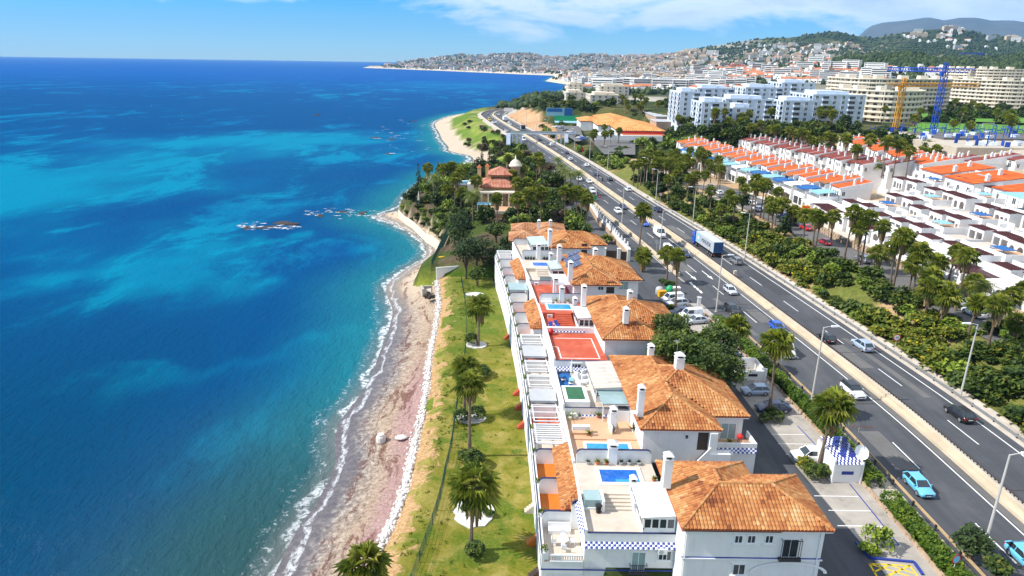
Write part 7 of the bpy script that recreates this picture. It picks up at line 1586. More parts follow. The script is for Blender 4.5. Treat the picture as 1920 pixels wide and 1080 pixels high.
for kind,colour,p,away,lab,k in (
 ('hatch','light blue',cA(508,375,.5),0,'light blue hatchback on the nearest lane below the satellite dish',{}),('hatch','light blue',cA(1345,945,.5),0,'light blue car cut by the right edge at the bottom',{}),
 ('suv','white',cB(828,548,.6),0,'white crossover with black roof beside the median',{'roofc': 'black'}),('hatch','bright blue',cC(1392,935,.6),0,'bright blue hatchback just ahead of the long white van',{}),('van','white',cB(283,218,.9),0,'long white high roof van behind the car park palm',{}),
 ('hatch','silver',cC(915,562,.6),0,'silver hatchback beside the tall lamp and turn arrows',{}),('suv','black',cC(935,762,.6),0,'black crossover passing the start of wooden crash rail',{}),('hatch','dark blue',cC(458,195,.6),0,'dark blue car beside the white pickup behind the twin palms',{}),('small_van','white',cC(292,150,.6),0,'white pickup van behind the crown of twin palms',{}),
 ('hatch','bright blue',cD(948,820,.6),0,'bright blue car just behind the tall roadside palm',{}),('van','white',cD(1122,935,.9),0,'white box van left of the blue lorry',{}),('suv','white',cD(628,672,.6),0,'white crossover between lamp posts on the coast lane',{}),('saloon','dark blue',cD(690,620,.6),0,'dark blue saloon overtaking the white crossover',{}),
 ('small_van','white',cD(325,435,.6),0,'white van passing the red no entry sign',{}),('saloon','white',cD(285,315,.6),0,'white saloon beside the median near the garden palms',{}),('suv','white',cD(165,292,.6),0,'white car half hidden by the garden date palms',{}),
 ('hatch','black',cB(622,135,.6),1,'black hatchback with red tail lights right of median',{}),('suv','silver blue',cB(900,195,.6),1,'silver blue crossover near the sixty speed sign',{}),('suv','black',cF(660,725,.6),1,'black crossover nearest on the far carriageway',{}),('suv','grey',cC(975,265,.6),1,'dark grey car driving right behind the lorry',{}),
 ('suv','dark blue',cD(1103,655,.6),1,'dark blue crossover ahead of the blue lorry',{}),('suv','white',cD(748,412,.6),1,'white crossover at the slip road joining the highway',{}),('hatch','black',cD(532,290,.6),1,'black car just right of the motorcycle',{}),('hatch','dark blue',cD(370,235,.6),1,'dark blue car ahead of the motorcycle',{}),('saloon','white',cD(252,122,.6),1,'white saloon on the outer lane near the green hedge',{}),('hatch','white',cD(58,50,.6),1,'white car beyond the garden palms on far carriageway',{}),
 ('hatch','dark blue',cE(1315,692,.6),1,'dark blue car below the red round sign',{}),('small_van','white',cE(1108,582,.8),1,'white van just past the footbridge',{}),('hatch','grey',cE(1038,595,.6),1,'dark grey car beside the white van past footbridge',{}),('hatch','dark blue',cE(952,516,.6),1,'dark blue car under the shadow of the footbridge',{}),
 ('van','white',cE(735,515,.8),0,'white van about to leave the footbridge',{}),('hatch','white',cE(492,402,.6),0,'white car short of the footbridge stairs',{}),('hatch','grey',cE(392,308,.6),0,'grey car on the bend before the footbridge',{}),('hatch','white',cE(358,282,.6),0,'white car by the median on the far bend',{}),('small_van','white',cE(318,292,.6),0,'white small van on the seaward side of the bend',{}),
 ('van','yellow',cE(272,245,1),0,'yellow topped coach on the far bend',{}),('hatch','white',cE(552,315,.6),1,'white car following the lorries up the bend',{}),('small_van','white',cE(535,295,.6),1,'white small van close behind the far white lorry',{}),('hatch','white',cE(392,182,.6),1,'white car on the inside of far bend',{}),('hatch','white',cE(352,145,.6),0,'white car coming round the top of the bend',{}),('hatch','grey',cE(250,168,.6),0,'dark car at the outermost point of the bend',{})):
 rc(kind,colour,p,away,lab,**k)
def tipper(label,p,away,boxc,cabc,L_=7.0):
 t = empty('lorry',(p.x,p.y,0),on_road(p,away),label,'lorry'); a = MB(); a.box(-1.2,1.2,-L_ / 2,L_ / 2 - 2.2,1.1,3.8); link('cargo_box',a.mesh('cargo_box',M[boxc]),t); a = MB(); a.box(-1.2,1.2,L_ / 2 - 2.0,L_ / 2,.5,2.9); a.box(-1.0,1.0,-L_ / 2,L_ / 2 - 1,.7,1.09); link('cab',a.mesh('cab',M[cabc]),t); a = MB(); a.box(-1.05,1.05,L_ / 2,L_ / 2 + .03,1.7,2.6); link('windscreen',a.mesh('windscreen',M['glass']),t)
 tm = MB(); tm.tube([(-.15,0,0),(.15,0,0)],.5,12); tme = tm.mesh('wheel',M['rubber'])
 for sx in (-1.05,1.05):
  for y in (-L_ / 2 + .9,-L_ / 2 + 2.0,L_ / 2 - 1.0): link('wheel',tme,t,(sx,y,.5))
tipper('lorry with dark blue rear beyond the footbridge',cE(722,385,.5),1,'dark_metal','car white'); tipper('white box lorry far up the bend',cE(475,255,.5),1,'white_paint','car white',9)
# articulated lorry with grey container and the lettering on its side
pr = cC(765,228,.2); pf = cC(530,95,.2); away_a = on_road(pr,1); t = empty('lorry',(pr.x - .25,pr.y + 6.9,0),away_a,'blue cabbed articulated lorry with grey container','lorry')
mat('container_grey',(0.50,0.53,0.56),0.55,0.06,0.6); mat('container_blue',(0.03,0.10,0.26),0.5,0.1,1.0); mat('letter_navy',(0.03,0.07,0.14),0.5,0.05,1.0); mat('logo_blue',(0.18,0.55,0.78),0.5,0.05,1.0)
a = MB(); a.box(-1.22,1.22,-6.8,5.2,1.25,3.95)
for i in range(48): y = -6.75 + i * .25; a.box(-1.245,-1.2201,y,y + .12,1.4,3.85); a.box(1.2201,1.245,y,y + .12,1.4,3.85)
ct = link('container',a.mesh('container',M['container_grey']),t); a = MB()
for x in (-.61,.61): a.box(x - .585,x + .585,-6.86,-6.81,1.3,3.9)
for x in (-.9,-.35,.35,.9): a.box(x - .03,x + .03,-6.9,-6.865,1.35,3.85)
link('rear_door',a.mesh('rear_door',M['container_blue']),ct)
def lettering(body,size,m_,parent,loc,rot,name='lettering',ext=0.01):
 c_ = bpy.data.curves.new(name,'FONT'); c_.body = body; c_.size = size; c_.extrude = ext; c_.align_x = 'CENTER'; c_.align_y = 'CENTER'; c_.materials.append(M[m_]); o = bpy.data.objects.new(name,c_); COL.objects.link(o); me = bpy.data.meshes.new_from_object(o); bpy.data.objects.remove(o); o = link(name,me,parent,loc); o.rotation_euler = rot; return o
o = lettering('MAERSK',1.5,'letter_navy',ct,(-1.275,-2.0,2.6),(math.pi / 2,0,-math.pi / 2)); o.scale = (1.15,1,1)
a = MB(); a.box(-1.27,-1.25,2.2,4.3,1.7,3.6); lg = link('emblem',a.mesh('emblem',M['logo_blue']),ct); a = MB(); st = [(-1.285,3.25 + (.75 if k % 2 == 0 else .3) * math.sin(k * math.pi / 7),2.65 + (.75 if k % 2 == 0 else .3) * math.cos(k * math.pi / 7)) for k in range(14)]; a.poly(st); link('star',a.mesh('star',M['white_paint']),lg)
a = MB(); a.box(-.5,.5,-6.8,5.0,.95,1.24); a.box(-1.15,1.15,-6.85,-6.7,.45,.75); link('chassis',a.mesh('chassis',M['rubber']),t); a = MB(); a.box(-1.22,1.22,5.9,7.9,.5,3.1); a.add([(-1.22,5.9,3.1),(1.22,5.9,3.1),(1.22,7.8,3.1),(-1.22,7.8,3.1),(-1.1,5.95,3.9),(1.1,5.95,3.9),(1.1,6.8,3.7),(-1.1,6.8,3.7)],[(0,1,5,4),(1,2,6,5),(2,3,7,6),(3,0,4,7),(4,5,6,7)]); link('cab',a.mesh('cab',M['car bright blue']),t)
a = MB(); a.box(-1.235,-1.2201,6.7,7.6,1.9,2.7); a.box(1.2201,1.235,6.7,7.6,1.9,2.7); a.box(-1.1,1.1,7.9,7.93,1.8,2.8); link('cab_window',a.mesh('cab_window',M['glass']),t); tm = MB(); tm.tube([(-.17,0,0),(.17,0,0)],.5,12); tme = tm.mesh('wheel',M['rubber']); rm = MB(); rm.tube([(-.18,0,0),(.18,0,0)],.27,8); rme = rm.mesh('rim',M['rim_alloy'])
for sx in (-1.05,1.05):
 for y in (-5.8,-4.5,-3.2,4.6,6.9): o = link('wheel',tme,t,(sx,y,.5)); link('rim',rme,o)
tl = box_mesh('tail_light',[M['tail_lamp']],[(-.2,.2,-.04,.04,0,.2)])
for sx in (-.95,.95): link('tail_light',tl,t,(sx,-6.9,.55))
# motorcyclist
p = cD(442,305,.3); rz = on_road(p,1); t = empty('motorcycle',(p.x,p.y,0),rz,'small dark motorcycle carrying a rider','motorcycle'); tm = MB(); tm.tube([(-.06,0,0),(.06,0,0)],.31,12); tme = tm.mesh('wheel',M['rubber'])
for y in (-.7,.7): link('wheel',tme,t,(0,y,.31))
a = MB(); a.tube([(0,-.75,.75),(0,-.3,.78),(0,.1,.80),(0,.5,.85)],[.10,.16,.17,.10],6); a.tube([(0,.7,.31),(0,.5,.9),(0,.42,1.05)],.05,5); a.tube([(-.34,.42,1.05),(.34,.42,1.05)],.025,5); a.box(-.14,.14,-.2,.35,.3,.68); link('frame',a.mesh('frame',M['car black']),t)
def skin_figure(name,V,E,R,m_,sub=1):
 me = bpy.data.meshes.new(name); me.from_pydata(V,E,[]); o = link(name,me); md = o.modifiers.new('skin','SKIN'); md.use_smooth_shade = True
 for q,r in zip(me.skin_vertices[0].data,R): q.radius = (r,r)
 me.skin_vertices[0].data[0].use_root = True; s_ = o.modifiers.new('sub','SUBSURF'); s_.levels = sub; s_.render_levels = sub; me.materials.append(m_); return o
o = skin_figure('person',[(0,-.25,.92),(0,-.2,1.15),(0,-.12,1.40),(0,-.06,1.52),(0,-.03,1.62),(-.19,-.12,1.38),(-.26,.1,1.18),(-.27,.38,1.08),(.19,-.12,1.38),(.26,.1,1.18),(.27,.38,1.08),(-.13,-.2,.90),(-.2,.2,.82),(-.2,.0,.40),(.13,-.2,.90),(.2,.2,.82),(.2,.0,.40)],
 [(0,1),(1,2),(2,3),(3,4),(2,5),(5,6),(6,7),(2,8),(8,9),(9,10),(0,11),(11,12),(12,13),(0,14),(14,15),(15,16)],[.17,.18,.17,.07,.07,.08,.06,.045,.08,.06,.045,.11,.09,.06,.11,.09,.06],M['car black'])
o.location = (p.x,p.y,0); o.rotation_euler = (0,0,rz); tag(o,'rider in dark clothes bent over the motorcycle handlebars','person'); a = MB(); a.lathe(0,0,[(.05,1.58),(.13,1.64),(.145,1.74),(.11,1.84),(.03,1.88)],10); h = link('helmet',a.mesh('helmet',M['car black'],True),o)
# parked cars
for kind,colour,p,rz,lab in (
 ('small_van','white',cC(322,655,.5),1.85,'white small van parked beside the recycling bins'),('suv','silver',cC(372,700,.5),1.85,'silver crossover parked next to white small van'),('hatch','dark blue',cC(405,785,.5),1.8,'dark blue car parked under the twin palms'),('small_van','white',cC(515,815,.5),1.8,'white van with roof rack parked beyond the round tree'),('saloon','silver',cC(570,868,.5),1.8,'silver saloon half hidden by the round tree'),
 ('hatch','silver blue',c4(262,298,.5),1.62,'silver people carrier parked by the white bin enclosure'),('saloon','dark blue',c4(335,370,.5),1.62,'dark blue saloon parked by the ball bushes'),('suv','white',c4(492,575,.5),1.6,'white crossover parked behind the tiled hut'),('hatch','dark blue',c4(135,188,.5),1.62,'dark blue hatchback in the shade of the round tree'),('saloon','dark blue',c4(150,158,.5),1.62,'navy saloon parked nearest the shrubs by round tree')):
 car(kind,colour,(p.x,p.y,.02),rz,lab)
for kind,colour,p,lab in (('suv','white',k5(1392,745,4.1),'white crossover parked by the iron gate on frontage street'),('suv','white',k5(1258,668,4.1),'white car parked behind a leaning palm trunk'),('hatch','silver',k5(1590,832,4.1),'pale silver hatchback nearest on the frontage street'),('hatch','black',k5(1700,885,4.1),'black car at the right edge of frontage street'),('suv','grey',k5(640,385,4.1),'dark grey crossover behind clipped hedges on street'),('hatch','red',k5(385,268,4.1),'red hatchback beside the pink stone wall'),('saloon','red',k5(255,170,4.1),'bright red saloon in front of the shop terraces'),('estate','silver blue',k5(195,138,4.1),'silver blue estate parked behind the red saloon'),
 ('hatch','white',k3(885,845,4.1),'white hatchback in the palm shade by the shops'),('hatch','black',k3(975,860,4.1),'black hatchback next to white one by the shops'),('saloon','silver',k3(1060,892,4.1),'silver saloon parked beside a blue car'),('hatch','bright blue',k3(1115,905,4.1),'bright blue hatchback parked before the shops'),('hatch','white',k3(530,695,4.1),'white hatchback far along the frontage street'),('hatch','dark blue',k3(650,715,4.1),'dark blue hatchback far along the frontage street'),('saloon','white',k3(830,790,4.1),'white saloon parked beyond the red shop sign'),('hatch','grey',k3(450,640,4.1),'grey hatchback at the far end of frontage street')):
 q = math.atan2(1,-.13) - math.pi / 2; car(kind,colour,(p.x,p.y,3.64),q + rnd(-.04,.04),lab)
ccs = ('white','silver','grey','black','white','silver blue','black','white','bright blue','dark blue'); cps = [(1160,345),(1200,345),(1240,360),(1300,395),(1350,410),(1390,435),(1450,470),(1500,490),(1520,500),(1550,520)]
for i,(q,c_) in enumerate(zip(cps,ccs)): p = cE(*q,4.4); car(('hatch','saloon')[i % 2],c_,(p.x,p.y,4.02),1.2,'%s car parked in the supermarket row, number %s from the hoarding end' % (c_,ORD[i] if i else 'one'),'cars parked by the supermarket',detail=False)
p = c7(1388,475,.6); car('saloon','white',(p.x,p.y,0),.4,'white car parked in the mansion courtyard')
# ------------------------------------------------------------------ lamp posts, signs, hut, walls
def lamp_post(p,side,label,h=11.2,lean=0.0):
 t = empty('street_lamp',p,0,label,'street lamp','tall street lamps along the highway'); a = MB(); a.tube([(0,0,-.2),(0,0,h * .5),(0,0,h)],[.15,.12,.085],8); a.tube([(0,0,h - .06),(side * .6,0,h + .1),(side * 1.2,0,h + .16)],[.06,.05,.05],6); link('pole',a.mesh('pole',M['steel_pole']),t)
 a = MB(); a.add([(side * 1.0,-.16,h + .06),(side * 2.2,-.12,h + .12),(side * 2.2,.12,h + .12),(side * 1.0,.16,h + .06),(side * 1.05,-.12,h + .28),(side * 2.1,-.09,h + .26),(side * 2.1,.09,h + .26),(side * 1.05,.12,h + .28)],[(3,2,1,0),(4,5,6,7),(0,1,5,4),(1,2,6,5),(2,3,7,6),(3,0,4,7)]); link('lamp_head',a.mesh('lamp_head',M['white_paint']),t); a = MB(); a.box(-.25,.25,-.25,.25,-.2,.12); link('base',a.mesh('base',M['concrete']),t); return t
mat('steel_pole',(0.50,0.48,0.45),0.6,0.06,1.0)
for i,(c_,x,y) in enumerate(((cA,1003,915),(cB,505,630),(cC,770,780),(cC,197,210),(cD,672,830),(cD,365,555))): p = c_(x,y,0); lamp_post(p,1,('tall lamp post behind the hedge at the bottom right','tall lamp post beside the palm and hedge above hut','tall lamp post by the start of the wooden rail','tall lamp post near the round sign and twin palms','tall lamp post on the roadside barrier beside white crossover','tall lamp post by the no entry sign')[i])
for i,(c_,x,y) in enumerate(((cF,665,600),(cC,1057,240),(cD,1515,840),(cD,1075,570),(cD,960,390),(cD,500,215))): p = c_(x,y,.1); lamp_post(p,-1,('nearest lamp post on the bush bank side','lamp post on bush bank behind the dark grey car','lamp post on bush bank beside the blue lorry','lamp post beside the round sign on bush bank','lamp post on the island of slip road','lamp post at the green hedge beyond slip road')[i])
for i,(x,y) in enumerate(((900,560),(1050,500),(1283,600),(1420,655),(1622,800),(640,310),(770,330))): p = cE(x,y,0); lamp_post(p,-1 if i else 1,'lamp post number %s along the road near the footbridge' % ('one','two','three','four','five','six','seven')[i])
def round_sign(p,label,txt=None,h=2.4,r=.45,ring='red_paint',face='white_paint',rz=0):
 t = empty('road_sign',p,rz,label,'road sign'); a = MB(); a.tube([(0,.05,-.2),(0,.05,h)],.04,6); link('pole',a.mesh('pole',M['steel_pole']),t)
 def disc(r_,y,m_,nm): a = MB(); n = 20; a.add([(r_ * math.cos(2 * math.pi * k / n),y,h + r_ * math.sin(2 * math.pi * k / n)) for k in range(n)] + [(r_ * math.cos(2 * math.pi * k / n),y + .02,h + r_ * math.sin(2 * math.pi * k / n)) for k in range(n)],[tuple(range(n)),tuple(range(2 * n - 1,n - 1,-1))] + [(k,k + n,(k + 1) % n + n,(k + 1) % n) for k in range(n)]); return link(nm,a.mesh(nm,M[m_]),t)
 disc(r,0,ring,'rim'); disc(r * .76,-.024,face,'face')
 if txt: lettering(txt,r * .95,'rubber',t,(0,-.045,h),(math.pi / 2,0,0),ext=.004)
 return t
round_sign(cB(1148,250,.1),'round red rimmed speed sign reading 60','60',2.6,.6); round_sign(cD(1128,585,.1),'round red rimmed sign with small plate beside slip road','60',3.2,.6); t = round_sign(cD(404,575,0),'red no entry sign on the coast lane',None,2.2,.5,'red_paint','red_paint'); a = MB(); a.box(-.3,.3,-.05,-.026,2.12,2.28); link('bar',a.mesh('bar',M['white_paint']),t)
round_sign(cE(1525,730,.3),'red round sign by the bushes beyond the footbridge',None,2.8,.7,'red_paint','red_paint'); round_sign(cA(762,1110,0),'round blue sign with red rim at the hedge end',None,2.3,.5,'red_paint','logo_blue',.3); round_sign(cC(165,175,0),'grey back of a round sign beside the barrier',None,2.6,.55,'grey_paint','grey_paint',math.pi)
t = empty('direction_sign',cD(340,575,0),0,'green rectangular sign behind the roadside palms','sign'); a = MB(); a.box(-.9,.9,-.05,.05,1.2,2.6); link('panel',a.mesh('panel',M['green_plastic']),t); pm = box_mesh('post',[M['steel_pole']],[(-.05,.05,.05,.15,-.2,2.6)]); link('post',pm,t,(-.6,0,0)); link('post',pm,t,(.6,0,0))
t = empty('gantry_sign',cE(525,185,0),.3,'white backed sign board on the inside of the far bend','sign'); a = MB(); a.box(-4,4,-.1,.1,3.2,6.2); link('panel',a.mesh('panel',M['white_paint']),t); pm = box_mesh('post',[M['steel_pole']],[(-.12,.12,.1,.34,-.5,6.2)]); link('post',pm,t,(-2.6,0,0)); link('post',pm,t,(2.6,0,0))
# tiled hut with dish
pl_ = c4(583,686,0); prr = c4(702,690,0); t = empty('hut',(pl_.x,pl_.y,0),0,'small white hut roofed with blue and white glazed tiles','hut'); w_ = prr.x - pl_.x; d_ = 4.4; a = MB(); a.box(0,w_,0,d_,0,2.45); a.box(-.12,.08,-.15,d_ + .1,0,2.9); a.box(w_ - .05,w_ + .12,-.15,d_ + .1,0,2.75); link('wall',a.mesh('wall',M['white_wall']),t)
a = MB(); n_ = 14
for i in range(n_):
 for j in range(12):
  x0,x1 = .1 + (w_ - .2) * i / n_,.1 + (w_ - .2) * (i + .94) / n_; y0,y1 = -.25 + (d_ + .3) * j / 12,-.25 + (d_ + .3) * (j + 1) / 12; z0,z1 = 2.5 + .9 * j / 12,2.5 + .9 * (j + 1) / 12; a.tint = (1.0 if (i + j) % 2 else 0.0) if i < 5 or j < 3 else (0.0 if (i * 7 + j * 3) % 5 else 1.0); c_ = (x0 + x1) / 2
  a.add([(x0,y0,z0),(c_,y0,z0 + .1),(x1,y0,z0),(x0,y1,z1 - .03),(c_,y1,z1 + .07),(x1,y1,z1 - .03)],[(0,1,4,3),(1,2,5,4)])
o = link('roof_tiles',a.mesh('roof_tiles',M['glazed_tile']),t); o['kind'] = 'stuff'; a = MB(); a.box(w_ * .3,w_ * .72,-.05,-.003,1.1,1.5); link('name_plate',a.mesh('name_plate',M['blue_paint']),t)
q = cA(40,130,3.4); t = empty('satellite_dish',(prr.x - .2,prr.y + .8,0),0,'round white satellite dish beside the tiled hut','satellite dish'); a = MB(); a.tube([(0,0,0),(0,0,3.1)],.05,6); link('mast',a.mesh('mast',M['steel_pole']),t); a = MB(); n = 18; ax = Vector((.15,-.75,.6)).normalized(); u_ = ax.cross(Vector((0,0,1))).normalized(); v_ = ax.cross(u_); C_ = Vector((0,-.1,3.6)); vs = []
for r_,dz in ((.0,0),(.35,.04),(.65,.14),(.85,.26)): vs += [tuple(C_ + ax * dz + (u_ * math.cos(2 * math.pi * k / n) + v_ * math.sin(2 * math.pi * k / n)) * r_) for k in range(n)]
a.add(vs,[(r_ * n + k,r_ * n + (k + 1) % n,(r_ + 1) * n + (k + 1) % n,(r_ + 1) * n + k) for r_ in range(3) for k in range(n)]); link('dish',a.mesh('dish',M['white_paint'],True),t); a = MB(); a.tube([tuple(C_),tuple(C_ + ax * .9)],.03,5); link('arm',a.mesh('arm',M['steel_pole']),t)
b_ = cB(935,985,0); t = empty('aerial',(prr.x + .2,prr.y + 2.6,0),0,'television aerial on a thin mast behind the hut','aerial'); a = MB(); a.tube([(0,0,0),(0,0,5.9)],.035,6); link('mast',a.mesh('mast',M['steel_pole']),t); a = MB(); a.tube([(-.8,0,5.9),(1.7,.1,5.7)],.025,5)
for k in range(8): x = .2 + k * .2; a.tube([(x,-.3,5.82 - k * .015),(x,.3,5.82 - k * .015)],.014,4)
for s_ in (-.28,.28): a.tube([(-.8,0,5.9),(-.95,s_,6.3 if s_ > 0 else 5.5)],.02,4)
link('elements',a.mesh('elements',M['terracotta']),t)
# white bin enclosure
g0 = c4(200,255,0); g1 = c4(300,258,0); t = empty('bin_enclosure',(g0.x,g0.y,0),0,'white walled bin enclosure with dark name plate','enclosure'); w_ = g1.x - g0.x; a = MB(); a.box(0,w_,0,.2,0,1.5); a.box(-.1,.1,.21,4.2,0,1.7); a.box(w_ - .1,w_ + .1,.21,4.2,0,1.7); a.box(.1,w_ - .1,4.0,4.2,0,1.9)
for x in (-.25,w_ - .15): a.box(x,x + .4,-.1,.3,0,1.95)
link('wall',a.mesh('wall',M['white_wall']),t); a = MB(); a.box(w_ * .3,w_ * .68,-.05,-.003,.7,1.1); link('name_plate',a.mesh('name_plate',M['rubber']),t)
# recycling bins
p = cC(195,605,0); t = empty('waste_container',p,0,'dark grey domed waste container beside the yellow one','container'); a = MB(); a.lathe(0,0,[(.75,0),(.85,.1),(.85,1.1),(.7,1.5),(.3,1.7),(.05,1.75)],14); link('body',a.mesh('body',M['grey_paint'],True),t)
p = cC(220,630,0); t = empty('waste_container',p,.2,'yellow lidded waste container','container'); a = MB(); a.box(-.75,.75,-.5,.5,.1,1.15); link('body',a.mesh('body',M['yellow_plastic']),t); a = MB(); a.box(-.8,.8,-.55,.55,1.16,1.35); link('lid',a.mesh('lid',M['yellow_plastic']),t)
p = cC(298,595,0); t = empty('bottle_bank',p,0,'green round bottle bank','bottle bank'); a = MB(); a.lathe(0,0,[(.55,0),(.8,.3),(.85,.9),(.7,1.4),(.35,1.7),(.05,1.8)],14); link('body',a.mesh('body',M['green_plastic'],True),t)
p = cC(355,595,0); t = empty('waste_container',p,.1,'white box container behind the white parked van','container'); a = MB(); a.box(-.9,.9,-.6,.6,.1,1.25); link('body',a.mesh('body',M['pale_concrete']),t); a = MB(); a.box(-.95,.95,-.65,.65,1.26,1.4); link('lid',a.mesh('lid',M['white_paint']),t)
p = cC(590,745,0); t = empty('gate_pillar',p,0,'white pillar at the hedge beside the parked vans','pillar'); a = MB(); a.box(-.3,.3,-.3,.3,0,2.2); a.box(-.38,.38,-.38,.38,2.2,2.35); link('shaft',a.mesh('shaft',M['white_wall']),t)
# stepped white wall of the service lane, dark gate
t = empty('boundary_wall',(27,185,0),0,'white wall with wavy stepped top on stone base along service lane','wall'); CW = [(25.0,222),(25.3,212),(25.6,197),(27.0,187.5),(27.6,174),(28.8,162)]; a = MB(); a2 = MB(); mer = []
for (xa,ya),(xb,yb) in zip(CW,CW[1:]):
 n = max(1,int(abs(yb - ya) / 2.6))
 for i in range(n):
  x0,y0,x1,y1 = lerp(xa,xb,i / n),lerp(ya,yb,i / n),lerp(xa,xb,(i + 1) / n),lerp(ya,yb,(i + 1) / n); a.add([(x0 - .15,y0,-.1),(x0 + .15,y0,-.1),(x1 + .15,y1,-.1),(x1 - .15,y1,-.1),(x0 - .15,y0,2.1),(x0 + .15,y0,2.1),(x1 + .15,y1,2.1),(x1 - .15,y1,2.1)],[(3,2,1,0),(4,5,6,7),(0,1,5,4),(1,2,6,5),(2,3,7,6),(3,0,4,7)]); mer.append((x0,y0 - .9))
  a2.add([(x0 - .5,y0,-1.5),(x0 - .16,y0,-1.5),(x1 - .16,y1,-1.5),(x1 - .5,y1,-1.5),(x0 - .5,y0,1.2),(x0 - .16,y0,1.2),(x1 - .16,y1,1.2),(x1 - .5,y1,1.2)],[(4,5,6,7),(0,1,5,4),(2,3,7,6),(3,0,4,7)])
a.build('wall',M['white_wall'],t); a2.build('stone_base',M['stone_wall'],t); mm_ = box_mesh('merlon',[M['white_wall']],[(-.16,.16,-.55,.55,0,.75),(-.14,.14,-.25,.25,.75,1.15)])
for x,y in mer: link('merlon',mm_,t,Vector((x,y,2.1)) - t.location)
t = empty('entrance_gate',(24.5,158.5,0),0,'dark double entrance gate between white pillars','gate'); lf = box_mesh('gate_leaf',[M['dark_wood']],[(0,2.6,-.05,.05,.1,2.4)]); link('gate_leaf',lf,t,(-2.0,0,0)); link('gate_leaf',box_mesh('gate_leaf',[M['dark_wood']],[(0,1.4,-.05,.05,.1,2.3)]),t,(1.5,-.5,0)); pm = box_mesh('pillar',[M['white_wall']],[(-.35,.35,-.35,.35,-.1,2.9),(-.42,.42,-.42,.42,2.9,3.05)])
for x,y in ((-2.4,0),(1.0,-.2),(3.3,-.6)): link('pillar',pm,t,(x,y,0))
# lawn fence, beach walls
t = empty('garden_fence',(-8,90,-4),0,'thin green mesh fence along seaward side of the lawn','fence'); FN = catmull([(-10.5,46),(-8.8,60.6),(-8.1,68.6),(-8,73.9),(-7.8,79.9),(-8,92.7),(-8.2,113.3),(-9.5,133.1),(-12,153.6)],2.5); pm = MB(); pm.tube([(0,0,-.2),(0,0,1.5)],.045,5); pme = pm.mesh('post',M['fence_green']); a = MB()
for i,p in enumerate(FN):
 link('post',pme,t,Vector((p.x,p.y,-4)) - t.location)
 if i < len(FN) - 1:
  q = FN[i + 1]
  for z in (-3.95,-3.55,-3.15,-2.75,-2.55): a.tube([(p.x,p.y,z),(q.x,q.y,z)],.018,3,False)
  for k in range(12): s_ = p.lerp(q,k / 12); a.tube([(s_.x,s_.y,-3.97),(s_.x,s_.y,-2.55)],.014,3,False)
o = a.build('netting',M['fence_green'],t); o['kind'] = 'stuff'
t = empty('mesh_fence',(-19.5,178,-3),0,'tall green mesh fence on the beach edge','fence'); a = MB(); FP = [(-19.6,159),(-19.4,172),(-19.2,184),(-19.0,197)]; FPc = catmull(FP,2.4)
for p in FPc: o = link('post',pme,t,Vector((p.x,p.y,-4.2)) - t.location); o.scale = (1.4,1.4,2.4)
for p,q in zip(FPc,FPc[1:]):
 for k in range(9): z = -4.2 + k * .42; a.tube([(p.x,p.y,z),(q.x,q.y,z)],.022,3,False)
 for k in range(16): s_ = p.lerp(q,k / 16); a.tube([(s_.x,s_.y,-4.2),(s_.x,s_.y,-.75)],.02,3,False)
o = a.build('netting',M['fence_green'],t); o['kind'] = 'stuff'
def wall_line(label,pts,z0,z1,m_,th=.3,name='garden_wall'):
 t = empty(name,(pts[0][0],pts[0][1],z0),0,label,'wall'); a = MB(); L2 = [Vector((*p,0)) for p in pts]; wall_strip(a,L2,-th / 2,th / 2,z0,z1); a.build('wall',M[m_],t); return t
wall_line('white garden wall closing the far end of lawn',[(-18.3,157),(-13.5,158.5),(-8,160.5),(-3.6,163)],-5.5,-2.0,'white_wall'); wall_line('ochre retaining wall under the headland garden',[(-20.8,191),(-23.5,198),(-26.5,203.5)],-8,-5.0,'cream_wall'); wall_line('white retaining wall round the headland garden',[(-26.5,203.8),(-30,213),(-33.3,221.6),(-37.5,230),(-40.8,239)],-8,-5.4,'cream_wall'); wall_line('low stone kerb beneath the tall green mesh fence',[(-19.6,159),(-19.2,184),(-19.0,197)],-8,-4.0,'stone_wall',.5)
t = empty('ruined_wall',c5(1095,560,-5.6),.3,'broken concrete wall end fallen at the top of beach','wall'); a = MB(); a.box(-1.8,-1.3,-1.4,1.6,-.8,1.1); a.box(-1.3,1.0,1.2,1.6,-.8,.9); link('slab',a.mesh('slab',M['concrete']),t); a = MB(); a.add([(-1.2,-1.0,-.4),(.3,-1.2,-.3),(.6,.4,.3),(-.9,.7,.1),(-1.2,-1.0,-.15),(.3,-1.2,-.05),(.6,.4,.55),(-.9,.7,.35)],[(3,2,1,0),(4,5,6,7),(0,1,5,4),(1,2,6,5),(2,3,7,6),(3,0,4,7)]); link('tilted_slab',a.mesh('tilted_slab',M['pale_concrete']),t)
p = c5(1445,330,-2); t = empty('garden_pool',(p.x,p.y,-1.3),0,'blue garden pool with pale surround behind dark trees','pool'); a = MB(); a.box(-2.9,3.4,-7,7,-.8,.05); link('surround',a.mesh('surround',M['stone_floor']),t); a = MB(); a.box(-2.2,1.4,-6,6,.051,.08); link('water',a.mesh('water',M['pool_water']),t)
p = c5(1190,385,-3.6); t = empty('kayak',(p.x,p.y,-2.2),.1,'yellow boat lying behind the white wall','boat'); a = MB(); a.tube([(-1.5,0,.3),(-1,0,.25),(0,0,.22),(1,0,.25),(1.5,0,.3)],[.05,.28,.36,.28,.05],8); link('hull',a.mesh('hull',M['yellow_plastic'],True),t)
